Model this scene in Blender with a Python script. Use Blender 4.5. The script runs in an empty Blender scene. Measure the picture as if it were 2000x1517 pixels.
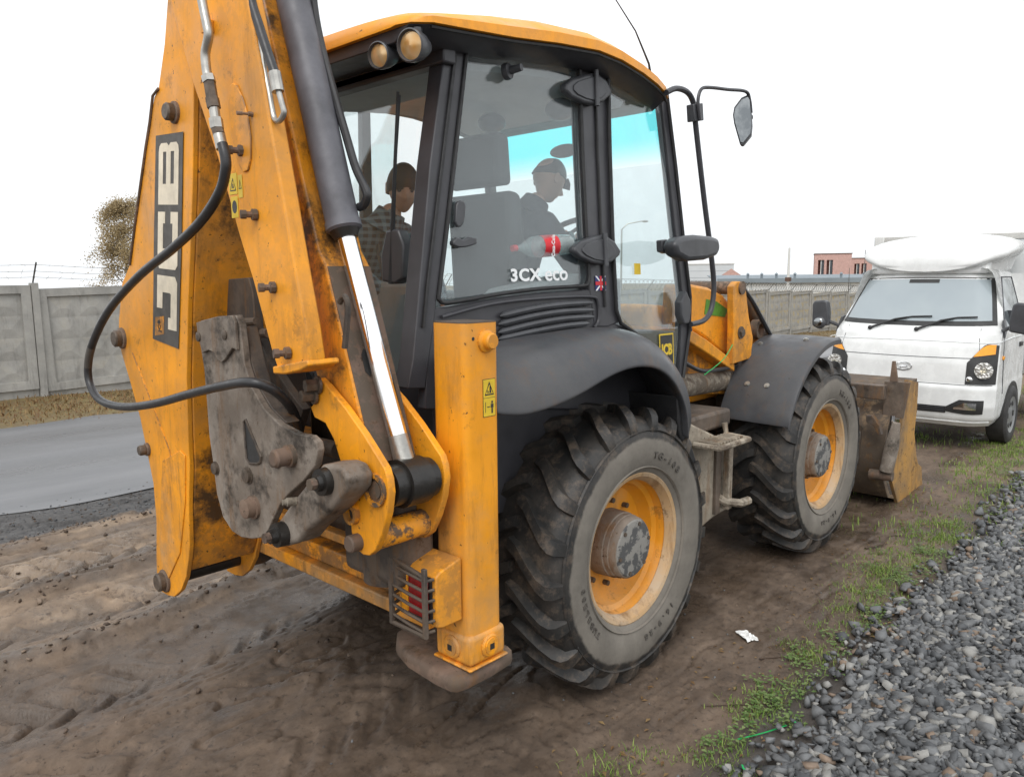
import bpy, bmesh, math, random
import numpy as np
from mathutils import Vector, Matrix

random.seed(7); rng = np.random.default_rng(7)
scene = bpy.context.scene
COL = scene.collection

# ------------------------------------------------------------------ camera
cam = bpy.data.cameras.new('camera'); camo = bpy.data.objects.new('camera', cam); COL.objects.link(camo)
_r, _u, _f = Vector((0.683, -0.730, -0.009)), Vector((0.109, 0.091, 0.990)), Vector((0.722, 0.677, -0.142))
camo.matrix_world = Matrix(((_r.x, _u.x, -_f.x, 0), (_r.y, _u.y, -_f.y, 0), (_r.z, _u.z, -_f.z, 0), (0, 0, 0, 1)))
camo.location = (-3.116, -3.205, 2.034)
cam.sensor_fit = 'HORIZONTAL'; cam.sensor_width = 36.0; cam.lens = 27.184
cam.clip_start = 0.05; cam.clip_end = 3000
scene.camera = camo

# ------------------------------------------------------------------ sky, sun, exposure (bright overcast)
SUN_EL, SUN_AZ = math.radians(52), math.radians(212)      # azimuth from +x towards +y
world = bpy.data.worlds.new('World'); scene.world = world; world.use_nodes = True
wn = world.node_tree; wn.nodes.clear()
wo = wn.nodes.new('ShaderNodeOutputWorld'); wadd = wn.nodes.new('ShaderNodeAddShader')
wb1 = wn.nodes.new('ShaderNodeBackground'); wb2 = wn.nodes.new('ShaderNodeBackground')
sky = wn.nodes.new('ShaderNodeTexSky'); sky.sky_type = 'NISHITA'; sky.sun_disc = False
sky.sun_elevation = SUN_EL; sky.sun_rotation = math.radians(90) - SUN_AZ
sky.dust_density = 6.0; sky.air_density = 1.0
hs = wn.nodes.new('ShaderNodeHueSaturation'); hs.inputs['Saturation'].default_value = 0.12
wn.links.new(sky.outputs[0], hs.inputs['Color']); wn.links.new(hs.outputs[0], wb1.inputs['Color'])
wb1.inputs['Strength'].default_value = 0.05
wb2.inputs['Color'].default_value = (0.95, 0.975, 1.0, 1); wb2.inputs['Strength'].default_value = 1.10   # the cloud deck
wn.links.new(wb1.outputs[0], wadd.inputs[0]); wn.links.new(wb2.outputs[0], wadd.inputs[1])
wn.links.new(wadd.outputs[0], wo.inputs['Surface'])
sun = bpy.data.lights.new('sun', 'SUN'); suno = bpy.data.objects.new('sun', sun); COL.objects.link(suno)
sun.energy = 0.9; sun.angle = math.radians(25); sun.color = (1.0, 0.96, 0.90)
suno.rotation_euler = (math.pi / 2 - SUN_EL, 0, SUN_AZ + math.pi / 2)
scene.view_settings.view_transform = 'Standard'; scene.view_settings.look = 'None'
scene.view_settings.exposure = 0.0; scene.view_settings.gamma = 1.0
scene.view_settings.use_curve_mapping = False
scene.render.engine = 'CYCLES'

# ------------------------------------------------------------------ materials
MATS = {}
def nmat(name):
    m = bpy.data.materials.new(name); m.use_nodes = True
    nt = m.node_tree; nt.nodes.clear()
    out = nt.nodes.new('ShaderNodeOutputMaterial'); MATS[name] = m
    return m, nt, out
def N(nt, typ, **kw):
    n = nt.nodes.new(typ)
    for k, v in kw.items():
        if k.startswith('i_'):
            n.inputs[k[2:].replace('_', ' ')].default_value = v
        else: setattr(n, k, v)
    return n
def noise(nt, scale, detail=5, rough=0.6, coord='Object', vec=None, stretch=None):
    tc = N(nt, 'ShaderNodeTexCoord')
    src = vec or tc.outputs[coord]
    if stretch:
        mp = N(nt, 'ShaderNodeMapping'); mp.inputs['Scale'].default_value = stretch
        nt.links.new(src, mp.inputs['Vector']); src = mp.outputs[0]
    n = N(nt, 'ShaderNodeTexNoise'); n.inputs['Scale'].default_value = scale
    n.inputs['Detail'].default_value = detail; n.inputs['Roughness'].default_value = rough
    nt.links.new(src, n.inputs['Vector']); return n.outputs['Fac']
def ramp(nt, fac, p0, p1, c0=(0, 0, 0, 1), c1=(1, 1, 1, 1)):
    r = N(nt, 'ShaderNodeValToRGB'); e = r.color_ramp.elements
    e[0].position = p0; e[1].position = p1; e[0].color = c0; e[1].color = c1
    nt.links.new(fac, r.inputs[0]); return r.outputs[0]
def mixc(nt, fac, a, b):
    m = N(nt, 'ShaderNodeMix', data_type='RGBA')
    for s, v in ((m.inputs[0], fac), (m.inputs[6], a), (m.inputs[7], b)):
        if hasattr(v, 'is_linked'): nt.links.new(v, s)
        else: s.default_value = v if not isinstance(v, tuple) else (*v[:3], 1)
    return m.outputs[2]
def math2(nt, op, a, b=0.0):
    m = N(nt, 'ShaderNodeMath', operation=op)
    for s, v in ((m.inputs[0], a), (m.inputs[1], b)):
        if hasattr(v, 'is_linked'): nt.links.new(v, s)
        else: s.default_value = v
    return m.outputs[0]
def bump(nt, h, strength=0.3, dist=0.01):
    b = N(nt, 'ShaderNodeBump'); b.inputs['Strength'].default_value = strength; b.inputs['Distance'].default_value = dist
    nt.links.new(h, b.inputs['Height']); return b.outputs[0]
def pbsdf(nt, out, col, rough=0.5, metal=0.0, spec=0.5, nrm=None):
    p = N(nt, 'ShaderNodeBsdfPrincipled')
    for s, v in ((p.inputs['Base Color'], col), (p.inputs['Roughness'], rough)):
        if hasattr(v, 'is_linked'): nt.links.new(v, s)
        else: s.default_value = v if not isinstance(v, tuple) else (*v[:3], 1)
    p.inputs['Metallic'].default_value = metal; p.inputs['Specular IOR Level'].default_value = spec
    if nrm is not None: nt.links.new(nrm, p.inputs['Normal'])
    nt.links.new(p.outputs[0], out.inputs['Surface']); return p

def simple(name, col, rough=0.5, metal=0.0, var=0.25, scale=8.0, spec=0.5, bumpk=0.0, bscale=60):
    m, nt, out = nmat(name)
    f = noise(nt, scale, 6, 0.65)
    dark = tuple(c * (1 - var) for c in col); light = tuple(min(1, c * (1 + var)) for c in col)
    c = mixc(nt, ramp(nt, f, 0.3, 0.7), dark, light)
    rr = ramp(nt, noise(nt, scale * 2.3, 4), 0.3, 0.7, (max(.03, rough * .8),) * 3 + (1,), (min(1, rough * 1.2),) * 3 + (1,))
    nb = bump(nt, noise(nt, bscale, 4), bumpk, 0.004) if bumpk else None
    pbsdf(nt, out, c, rr, metal, spec, nb); return m

def paint(name, col, dirt=0.35, dust=(0.30, 0.185, 0.085), chips=0.35, grease=0.0, rough=0.38, sc=1.0, edge=1.0):
    """machine enamel with film of dust, brown grime, paint chips and greasy smears"""
    m, nt, out = nmat(name)
    base = mixc(nt, ramp(nt, noise(nt, 3 * sc, 4), 0.35, 0.7), tuple(c * 0.86 for c in col), tuple(min(1, c * 1.06) for c in col))
    # broad film of dried dust, patchy
    d = math2(nt, 'MULTIPLY', ramp(nt, noise(nt, 1.7 * sc, 10, 0.72), 0.44, 0.64), min(1, dirt * 1.5))
    c = mixc(nt, d, base, dust)
    # brown run-off streaks
    st = ramp(nt, noise(nt, 8 * sc, 8, 0.75, stretch=(1, 1, 0.16)), 0.52, 0.66)
    c = mixc(nt, math2(nt, 'MULTIPLY', st, min(1, dirt * 1.1)), c, (0.17, 0.080, 0.022))
    # dark smears
    sm_ = ramp(nt, noise(nt, 5.5 * sc, 10, 0.78), 0.575, 0.64)
    c = mixc(nt, math2(nt, 'MULTIPLY', sm_, min(1, dirt * 1.3)), c, (0.085, 0.045, 0.018))
    if grease:
        g = ramp(nt, noise(nt, 2.6 * sc, 10, 0.74), 0.63 - grease * .30, 0.70 - grease * .20)
        c = mixc(nt, math2(nt, 'MULTIPLY', g, 0.92), c, (0.026, 0.020, 0.015))
    ch = ramp(nt, noise(nt, 30 * sc, 7, 0.72), 0.665 - chips * .05, 0.685 - chips * .05)
    c = mixc(nt, math2(nt, 'MULTIPLY', ch, 0.88), c, (0.040, 0.020, 0.011))
    # worn, bare edges
    geo = N(nt, 'ShaderNodeNewGeometry')
    ed = ramp(nt, geo.outputs['Pointiness'], 0.53, 0.60)
    ed = math2(nt, 'MULTIPLY', ed, ramp(nt, noise(nt, 14 * sc, 6, .7), 0.44, 0.52))
    c = mixc(nt, math2(nt, 'MULTIPLY', ed, max(0, min(1, chips * 1.5)) * edge), c, (0.10, 0.075, 0.055))
    rr = ramp(nt, noise(nt, 6 * sc, 5), 0.3, 0.75, (rough * .8,) * 3 + (1,), (min(1, rough * 1.9),) * 3 + (1,))
    pbsdf(nt, out, c, rr, 0, 0.45, bump(nt, noise(nt, 90, 5), 0.06, 0.003)); return m

ORANGE = (0.93, 0.365, 0.013)
paint('yellow_paint', ORANGE, 0.30, chips=0.45)
paint('yellow_paint_clean', ORANGE, 0.12, chips=0.1, rough=0.32)
paint('yellow_paint_greasy', (0.88, 0.34, 0.016), 0.45, chips=0.8, grease=0.40)
paint('yellow_paint_dusty', ORANGE, 0.55, dust=(0.34, 0.245, 0.145), chips=0.3)
paint('leg_paint', ORANGE, 0.34, dust=(0.33, 0.235, 0.13), chips=0.3, edge=0.0)
paint('bucket_paint', (0.50, 0.27, 0.07), 0.7, dust=(0.22, 0.15, 0.085), chips=1.2, grease=0.1, rough=0.6)
paint('dark_steel', (0.055, 0.046, 0.040), 0.8, dust=(0.17, 0.13, 0.10), chips=0.5, grease=0.3, rough=0.55)
paint('worn_steel', (0.185, 0.150, 0.120), 0.55, dust=(0.36, 0.32, 0.275), chips=0.3, grease=0.42, rough=0.5, sc=1.3)
paint('rusty_steel', (0.15, 0.10, 0.075), 0.7, dust=(0.25, 0.17, 0.12), chips=0.8, grease=0.1, rough=0.7)
paint('dusty_steel', (0.27, 0.235, 0.185), 0.8, dust=(0.40, 0.345, 0.27), chips=0.5, grease=0.08, rough=0.75)
simple('grease', (0.018, 0.016, 0.014), 0.35, var=0.5, scale=12, bumpk=0.4)
simple('bolt_steel', (0.11, 0.085, 0.065), 0.5, 0.3, 0.5, 30)
simple('zinc', (0.42, 0.41, 0.38), 0.35, 0.8, 0.25, 20)
simple('black_plastic', (0.058, 0.060, 0.066), 0.36, var=0.3, scale=5, bumpk=0.08, bscale=180)
simple('cab_black', (0.046, 0.046, 0.052), 0.38, var=0.25, scale=4)
simple('black_rubber', (0.020, 0.020, 0.021), 0.55, var=0.35, scale=14)
simple('hose_rubber', (0.026, 0.026, 0.028), 0.38, var=0.3, scale=20)
simple('cylinder_grey', (0.115, 0.115, 0.13), 0.48, var=0.3, scale=7, bumpk=0.05)
simple('interior_grey', (0.24, 0.25, 0.255), 0.7, var=0.15, scale=5)
simple('headlining', (0.55, 0.57, 0.58), 0.8, var=0.1, scale=4)
simple('seat_fabric', (0.045, 0.048, 0.05), 0.85, var=0.2, scale=3)
simple('white_print', (0.85, 0.87, 0.88), 0.5, var=0.04)
simple('faded_print', (0.72, 0.64, 0.50), 0.6, var=0.2, scale=9)
simple('black_print', (0.03, 0.03, 0.03), 0.5, var=0.3, scale=10)
simple('grey_print', (0.075, 0.068, 0.06), 0.55, var=0.35, scale=8)
simple('yellow_print', (0.72, 0.50, 0.03), 0.5, var=0.12, scale=12)
simple('red_print', (0.60, 0.02, 0.03), 0.5, var=0.1)
simple('blue_print', (0.02, 0.03, 0.16), 0.5, var=0.1)
simple('green_print', (0.08, 0.24, 0.03), 0.5, var=0.3, scale=20)
paint('white_enamel', (0.80, 0.81, 0.80), 0.025, dust=(0.55, 0.52, 0.46), chips=-2.0, rough=0.2)
paint('dusty_plastic', (0.056, 0.058, 0.064), 0.20, dust=(0.130, 0.125, 0.118), chips=-.5, rough=0.34)
simple('white_panel', (0.74, 0.76, 0.76), 0.4, var=0.05, scale=2)
simple('aluminium', (0.55, 0.54, 0.51), 0.45, 0.5, 0.1, 6)
simple('truck_grey', (0.05, 0.053, 0.06), 0.4, var=0.15)
simple('wheel_silver', (0.42, 0.43, 0.44), 0.35, 0.7, 0.1, 6)
simple('amber_lens', (0.95, 0.38, 0.03), 0.12, var=0.08, scale=40)
simple('red_lens', (0.30, 0.010, 0.012), 0.15, var=0.3, scale=25)
simple('brick_red', (0.50, 0.315, 0.275), 0.85, var=0.15, scale=3)  # brick paled, distance haze put into the colour
simple('concrete_light', (0.62, 0.62, 0.60), 0.85, var=0.08, scale=1)
simple('roof_sheet', (0.20, 0.235, 0.26), 0.6, var=0.1, scale=0.5)
simple('pale_block', (0.55, 0.58, 0.60), 0.8, var=0.05, scale=0.4)
simple('window_dark', (0.05, 0.06, 0.07), 0.2, var=0.2, scale=2)
simple('rust_brown', (0.12, 0.07, 0.05), 0.8, var=0.3, scale=3)
simple('wire_steel', (0.10, 0.095, 0.09), 0.6, 0.3, 0.3, 10)
simple('skin', (0.55, 0.31, 0.22), 0.5, var=0.12, scale=15)
simple('hair_dark', (0.012, 0.010, 0.009), 0.6, var=0.3, scale=40)
simple('jacket_navy', (0.022, 0.026, 0.038), 0.85, var=0.3, scale=12)
simple('trousers_dark', (0.03, 0.03, 0.034), 0.85, var=0.3, scale=12)
simple('birch_bark', (0.45, 0.42, 0.38), 0.9, var=0.5, scale=6)
simple('plastic_green', (0.01, 0.40, 0.10), 0.35, var=0.1)
simple('litter_white', (0.78, 0.78, 0.76), 0.6, var=0.15, scale=25)
simple('twig', (0.075, 0.05, 0.035), 0.9, var=0.4, scale=30)

# checked shirt
m, nt, out = nmat('check_shirt')
tc = N(nt, 'ShaderNodeTexCoord'); wv1 = N(nt, 'ShaderNodeTexWave', bands_direction='X'); wv2 = N(nt, 'ShaderNodeTexWave', bands_direction='Z')
for w_ in (wv1, wv2):
    w_.inputs['Scale'].default_value = 9; w_.inputs['Distortion'].default_value = 1.2; nt.links.new(tc.outputs['Object'], w_.inputs['Vector'])
c = mixc(nt, ramp(nt, wv1.outputs['Fac'], .45, .6), (0.03, 0.04, 0.06), (0.10, 0.15, 0.18))
c = mixc(nt, math2(nt, 'MULTIPLY', ramp(nt, wv2.outputs['Fac'], .5, .62), .5), c, (0.28, 0.34, 0.36))
pbsdf(nt, out, c, 0.85)

# chrome rod
m, nt, out = nmat('chrome')
pbsdf(nt, out, (0.92, 0.92, 0.93), ramp(nt, noise(nt, 12, 4), .3, .8, (.10,) * 3 + (1,), (.24,) * 3 + (1,)), 1.0)
m, nt, out = nmat('lamp_chrome'); pbsdf(nt, out, (0.85, 0.85, 0.85), 0.12, 1.0)
m, nt, out = nmat('mirror_glass'); pbsdf(nt, out, mixc(nt, ramp(nt, noise(nt, 9, 5), .4, .6), (0.20, 0.215, 0.225), (0.34, 0.355, 0.36)), 0.06, 1.0)

def glass(name, tint, dust=0.05, refl=1.0, dust_sheen_col=(0.55, 0.60, 0.60)):
    m, nt, out = nmat(name)
    tr = N(nt, 'ShaderNodeBsdfTransparent'); tr.inputs[0].default_value = (*tint, 1)
    gl = N(nt, 'ShaderNodeBsdfGlossy'); gl.inputs['Roughness'].default_value = 0.015; gl.inputs[0].default_value = (1, 1, 1, 1)
    fr = N(nt, 'ShaderNodeFresnel'); gb = N(nt, 'ShaderNodeNewGeometry')      # same reflectance from both sides of a thin pane
    nt.links.new(math2(nt, 'SUBTRACT', 1.5, math2(nt, 'MULTIPLY', gb.outputs['Backfacing'], .8333)), fr.inputs[0])
    mx = N(nt, 'ShaderNodeMixShader'); nt.links.new(math2(nt, 'MULTIPLY', fr.outputs[0], refl), mx.inputs[0])
    nt.links.new(tr.outputs[0], mx.inputs[1]); nt.links.new(gl.outputs[0], mx.inputs[2])
    df = N(nt, 'ShaderNodeBsdfDiffuse'); df.inputs[0].default_value = (*dust_sheen_col, 1)  # film colour: dust and, on the cab panes, painted milky sky reflection
    dd = ramp(nt, noise(nt, 3, 8, 0.7), 0.25, 0.85, (dust * .5,) * 3 + (1,), (min(1, dust * 1.8),) * 3 + (1,))
    sp = ramp(nt, noise(nt, 90, 1), 0.80, 0.83)
    dd2 = math2(nt, 'ADD', dd, math2(nt, 'MULTIPLY', sp, min(.5, dust * 3)))
    m2 = N(nt, 'ShaderNodeMixShader'); nt.links.new(dd2, m2.inputs[0])
    nt.links.new(mx.outputs[0], m2.inputs[1]); nt.links.new(df.outputs[0], m2.inputs[2])
    nt.links.new(m2.outputs[0], out.inputs['Surface']); return m
glass('cab_glass', (0.945, 0.98, 0.98), 0.050, 1.35, (0.56, 0.66, 0.70))
glass('cab_glass_rear', (0.95, 0.975, 0.97), 0.030, 1.5, (0.52, 0.62, 0.65))
m = glass('tinted_band', (0.42, 0.95, 0.97), 0.01, 0.6); nt = m.node_tree            # sun band fades out downwards
geo = N(nt, 'ShaderNodeNewGeometry'); sx = N(nt, 'ShaderNodeSeparateXYZ'); nt.links.new(geo.outputs['Position'], sx.inputs[0])
tr = [n_ for n_ in nt.nodes if n_.type == 'BSDF_TRANSPARENT'][0]
nt.links.new(ramp(nt, math2(nt, 'MULTIPLY', math2(nt, 'SUBTRACT', sx.outputs[2], 2.66), 5.0), 0.1, 0.85, (.96, .985, .985, 1), (.42, .95, .97, 1)), tr.inputs[0])
glass('lamp_glass', (0.95, 0.93, 0.88), 0.05, 1.0)
glass('truck_glass', (0.42, 0.50, 0.53), 0.10, 1.3, (0.45, 0.52, 0.56))
glass('bottle_plastic', (0.80, 0.88, 0.88), 0.22, 0.9, (0.7, 0.76, 0.76))

# truck windscreen: opaque pane, sky reflection painted in as blue-grey
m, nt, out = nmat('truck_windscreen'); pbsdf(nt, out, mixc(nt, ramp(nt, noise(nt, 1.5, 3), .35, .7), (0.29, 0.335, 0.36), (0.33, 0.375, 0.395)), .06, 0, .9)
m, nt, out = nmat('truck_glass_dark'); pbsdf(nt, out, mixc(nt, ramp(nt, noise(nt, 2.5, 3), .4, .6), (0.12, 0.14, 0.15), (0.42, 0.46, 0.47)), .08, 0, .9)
m, nt, out = nmat('lamp_facets')
tc = N(nt, 'ShaderNodeTexCoord'); vo = N(nt, 'ShaderNodeTexVoronoi'); vo.inputs['Scale'].default_value = 34; nt.links.new(tc.outputs['Object'], vo.inputs['Vector'])
pbsdf(nt, out, mixc(nt, vo.outputs['Distance'], (0.88, 0.88, 0.86), (0.30, 0.28, 0.24)), .18, .6, .5, bump(nt, vo.outputs['Distance'], .6, .02))
# work-lamp lens: amber-grey reflector
m, nt, out = nmat('worklamp_lens')
tc = N(nt, 'ShaderNodeTexCoord'); vo = N(nt, 'ShaderNodeTexVoronoi'); vo.inputs['Scale'].default_value = 22
nt.links.new(tc.outputs['Object'], vo.inputs['Vector'])
pbsdf(nt, out, mixc(nt, vo.outputs['Distance'], (0.60, 0.30, 0.07), (0.74, 0.56, 0.34)), 0.18, 0.45)

# tyre: black lugs, grey dried mud on the sidewall disc (local x,z = wheel plane)
m, nt, out = nmat('tyre_rubber')
tc = N(nt, 'ShaderNodeTexCoord'); sx = N(nt, 'ShaderNodeSeparateXYZ'); nt.links.new(tc.outputs['Object'], sx.inputs[0])
rad = math2(nt, 'SQRT', math2(nt, 'ADD', math2(nt, 'POWER', sx.outputs[0], 2), math2(nt, 'POWER', sx.outputs[2], 2)))
rad = math2(nt, 'ADD', rad, math2(nt, 'MULTIPLY', noise(nt, 5, 6, .65), 0.075))
side = ramp(nt, rad, 0.592, 0.606, (1, 1, 1, 1), (0, 0, 0, 1))
base = mixc(nt, ramp(nt, noise(nt, 6, 8, .7), .42, .72), (0.018, 0.018, 0.018), (0.058, 0.051, 0.044))
base = mixc(nt, math2(nt, 'MULTIPLY', ramp(nt, noise(nt, 13, 8, .75), .50, .62), .6), base, (0.13, 0.098, 0.072))
mud = mixc(nt, ramp(nt, noise(nt, 4, 9, .7), .35, .7), (0.140, 0.126, 0.107), (0.240, 0.217, 0.185))
mud = mixc(nt, math2(nt, 'MULTIPLY', ramp(nt, noise(nt, 2.4, 8, .7), .60, .70), .7), mud, (0.07, 0.065, 0.06))
c = mixc(nt, math2(nt, 'MULTIPLY', side, 0.93), base, mud)
pbsdf(nt, out, c, ramp(nt, side, 0, 1, (.55,) * 3 + (1,), (.85,) * 3 + (1,)), 0, .5, bump(nt, noise(nt, 45, 7, .7), 0.25, 0.006))
simple('lettering_rubber', (0.085, 0.076, 0.066), 0.75, var=.4, scale=12)
paint('muddy_steel', (0.085, 0.062, 0.045), 0.9, dust=(0.27, 0.19, 0.115), chips=0.8, grease=0.25, rough=0.7)
simple('road_tyre', (0.035, 0.034, 0.033), 0.7, var=0.4, scale=8)

# wheel paint, dusty towards the flange
paint('rim_paint', (0.84, 0.34, 0.02), 0.35, dust=(0.42, 0.29, 0.17), chips=0.2)
paint('rim_dust', (0.52, 0.33, 0.16), 0.6, dust=(0.44, 0.36, 0.27), chips=0.15, rough=.6)
paint('hub_mud', (0.20, 0.165, 0.135), 0.8, dust=(0.33, 0.28, 0.23), chips=0.2, rough=0.8)
m, nt, out = nmat('hub_face')
pbsdf(nt, out, mixc(nt, ramp(nt, noise(nt, 16, 4, .6), .46, .52), (0.085, 0.085, 0.085), (0.25, 0.24, 0.22)), 0.7, 0, .4, bump(nt, noise(nt, 16, 4), .4, .006))

# concrete fence: weathered grey with ochre lichen
m, nt, out = nmat('fence_concrete')
c = mixc(nt, ramp(nt, noise(nt, 1.6, 9, .7), .3, .7), (0.24, 0.235, 0.22), (0.41, 0.40, 0.375))
c = mixc(nt, math2(nt, 'MULTIPLY', ramp(nt, noise(nt, 6, 8, .75, stretch=(1, 1, .2)), .52, .72), .6), c, (0.13, 0.125, 0.12))
geo = N(nt, 'ShaderNodeNewGeometry'); sx = N(nt, 'ShaderNodeSeparateXYZ'); nt.links.new(geo.outputs['Normal'], sx.inputs[0])
sx2 = N(nt, 'ShaderNodeSeparateXYZ'); nt.links.new(geo.outputs['Position'], sx2.inputs[0])
up = ramp(nt, sx.outputs[2], 0.01, 0.16)
far = ramp(nt, math2(nt, 'MULTIPLY', sx2.outputs[0], 0.02), 0.02, 0.5, (.12,) * 3 + (1,), (.95,) * 3 + (1,))
li = math2(nt, 'MULTIPLY', math2(nt, 'MULTIPLY', math2(nt, 'ADD', up, .15), far), ramp(nt, noise(nt, 3.3, 7, .7), .42, .6))
c = mixc(nt, li, c, (0.36, 0.25, 0.06))
pbsdf(nt, out, c, .9, 0, .3, bump(nt, noise(nt, 30, 8, .7), .35, .01))

# asphalt, damp
m, nt, out = nmat('asphalt')
c = mixc(nt, ramp(nt, noise(nt, 0.9, 8, .65, stretch=(.25, 1, 1)), .3, .7), (0.11, 0.112, 0.118), (0.19, 0.19, 0.198))
c = mixc(nt, math2(nt, 'MULTIPLY', ramp(nt, noise(nt, 160, 2), .5, .75), .5), c, (0.22, 0.22, 0.22))
rr = ramp(nt, noise(nt, 0.7, 6, .6, stretch=(.3, 1, 1)), .35, .7, (.24,) * 3 + (1,), (.55,) * 3 + (1,))
pbsdf(nt, out, c, rr, 0, .5, bump(nt, noise(nt, 120, 4, .7), .22, .006))

# ground: colour attribute gives the kind of soil (r tan silt, g litter/grass, b dark grit), a = wetness
m, nt, out = nmat('soil')
at = N(nt, 'ShaderNodeAttribute', attribute_name='soil'); sp = N(nt, 'ShaderNodeSeparateColor'); nt.links.new(at.outputs['Color'], sp.inputs[0])
mudc = mixc(nt, ramp(nt, noise(nt, 2.1, 10, .72), .32, .68), (0.060, 0.042, 0.030), (0.190, 0.138, 0.099))
mudc = mixc(nt, math2(nt, 'MULTIPLY', ramp(nt, noise(nt, 11, 10, .78), .50, .62), .55), mudc, (0.185, 0.130, 0.090))
mudc = mixc(nt, math2(nt, 'MULTIPLY', ramp(nt, noise(nt, 28, 9, .78), .54, .62), .7), mudc, (0.034, 0.025, 0.020))
tan = mixc(nt, ramp(nt, noise(nt, 2.6, 9, .7), .3, .7), (0.20, 0.140, 0.092), (0.44, 0.335, 0.240))
tan = mixc(nt, math2(nt, 'MULTIPLY', ramp(nt, noise(nt, 13, 10, .78), .52, .63), .8), tan, (0.085, 0.056, 0.040))
lit = mixc(nt, ramp(nt, noise(nt, 5, 9, .75), .38, .62), (0.12, 0.075, 0.035), (0.19, 0.16, 0.06))
lit = mixc(nt, ramp(nt, noise(nt, 14, 8, .75), .50, .62), lit, (0.23, 0.145, 0.065))
grit = mixc(nt, ramp(nt, noise(nt, 20, 8, .75), .35, .68), (0.030, 0.029, 0.030), (0.105, 0.098, 0.092))
c = mixc(nt, sp.outputs[0], mudc, tan); c = mixc(nt, sp.outputs[2], c, grit); c = mixc(nt, sp.outputs[1], c, lit)
wet = math2(nt, 'MULTIPLY', at.outputs['Alpha'], ramp(nt, noise(nt, 4, 6, .6), .3, .6))
c = mixc(nt, math2(nt, 'MULTIPLY', ramp(nt, wet, .1, .6), .62), c, mixc(nt, .5, c, (0.02, 0.015, 0.012)))          # damp soil is darker
rr = ramp(nt, wet, 0.05, 0.9, (.82,) * 3 + (1,), (.16,) * 3 + (1,))
h = math2(nt, 'ADD', noise(nt, 45, 9, .75), math2(nt, 'MULTIPLY', noise(nt, 12, 10, .75), 2.0))
pbsdf(nt, out, c, rr, 0, .45, bump(nt, h, .36, .011))

simple('stone_grey', (0.140, 0.144, 0.148), 0.7, var=0.45, scale=9, bumpk=.5, bscale=70)
simple('stone_dark', (0.075, 0.079, 0.084), 0.6, var=0.4, scale=9, bumpk=.5, bscale=70)
simple('stone_pale', (0.26, 0.255, 0.24), 0.75, var=0.35, scale=9, bumpk=.5, bscale=70)
simple('stone_warm', (0.21, 0.155, 0.115), 0.75, var=0.4, scale=9, bumpk=.5, bscale=70)

def leafmat(name, c0, c1):
    m, nt, out = nmat(name)
    oi = N(nt, 'ShaderNodeNewGeometry')
    c = mixc(nt, oi.outputs['Random Per Island'], c0, c1)
    p = pbsdf(nt, out, c, 0.6, 0, .3)
    p.inputs['Subsurface Weight'].default_value = 0.0
    tl = N(nt, 'ShaderNodeBsdfTranslucent'); nt.links.new(c, tl.inputs[0])
    mx = N(nt, 'ShaderNodeMixShader'); mx.inputs[0].default_value = .3
    nt.links.new(p.outputs[0], mx.inputs[1]); nt.links.new(tl.outputs[0], mx.inputs[2]); nt.links.new(mx.outputs[0], out.inputs['Surface'])
leafmat('birch_leaf', (0.30, 0.235, 0.13), (0.48, 0.38, 0.22))
leafmat('grass_blade', (0.11, 0.21, 0.03), (0.32, 0.40, 0.11))
leafmat('weed_leaf', (0.10, 0.19, 0.05), (0.24, 0.31, 0.12))
leafmat('dry_leaf', (0.16, 0.085, 0.04), (0.32, 0.22, 0.10))
def MM(n): return MATS[n]

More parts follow.
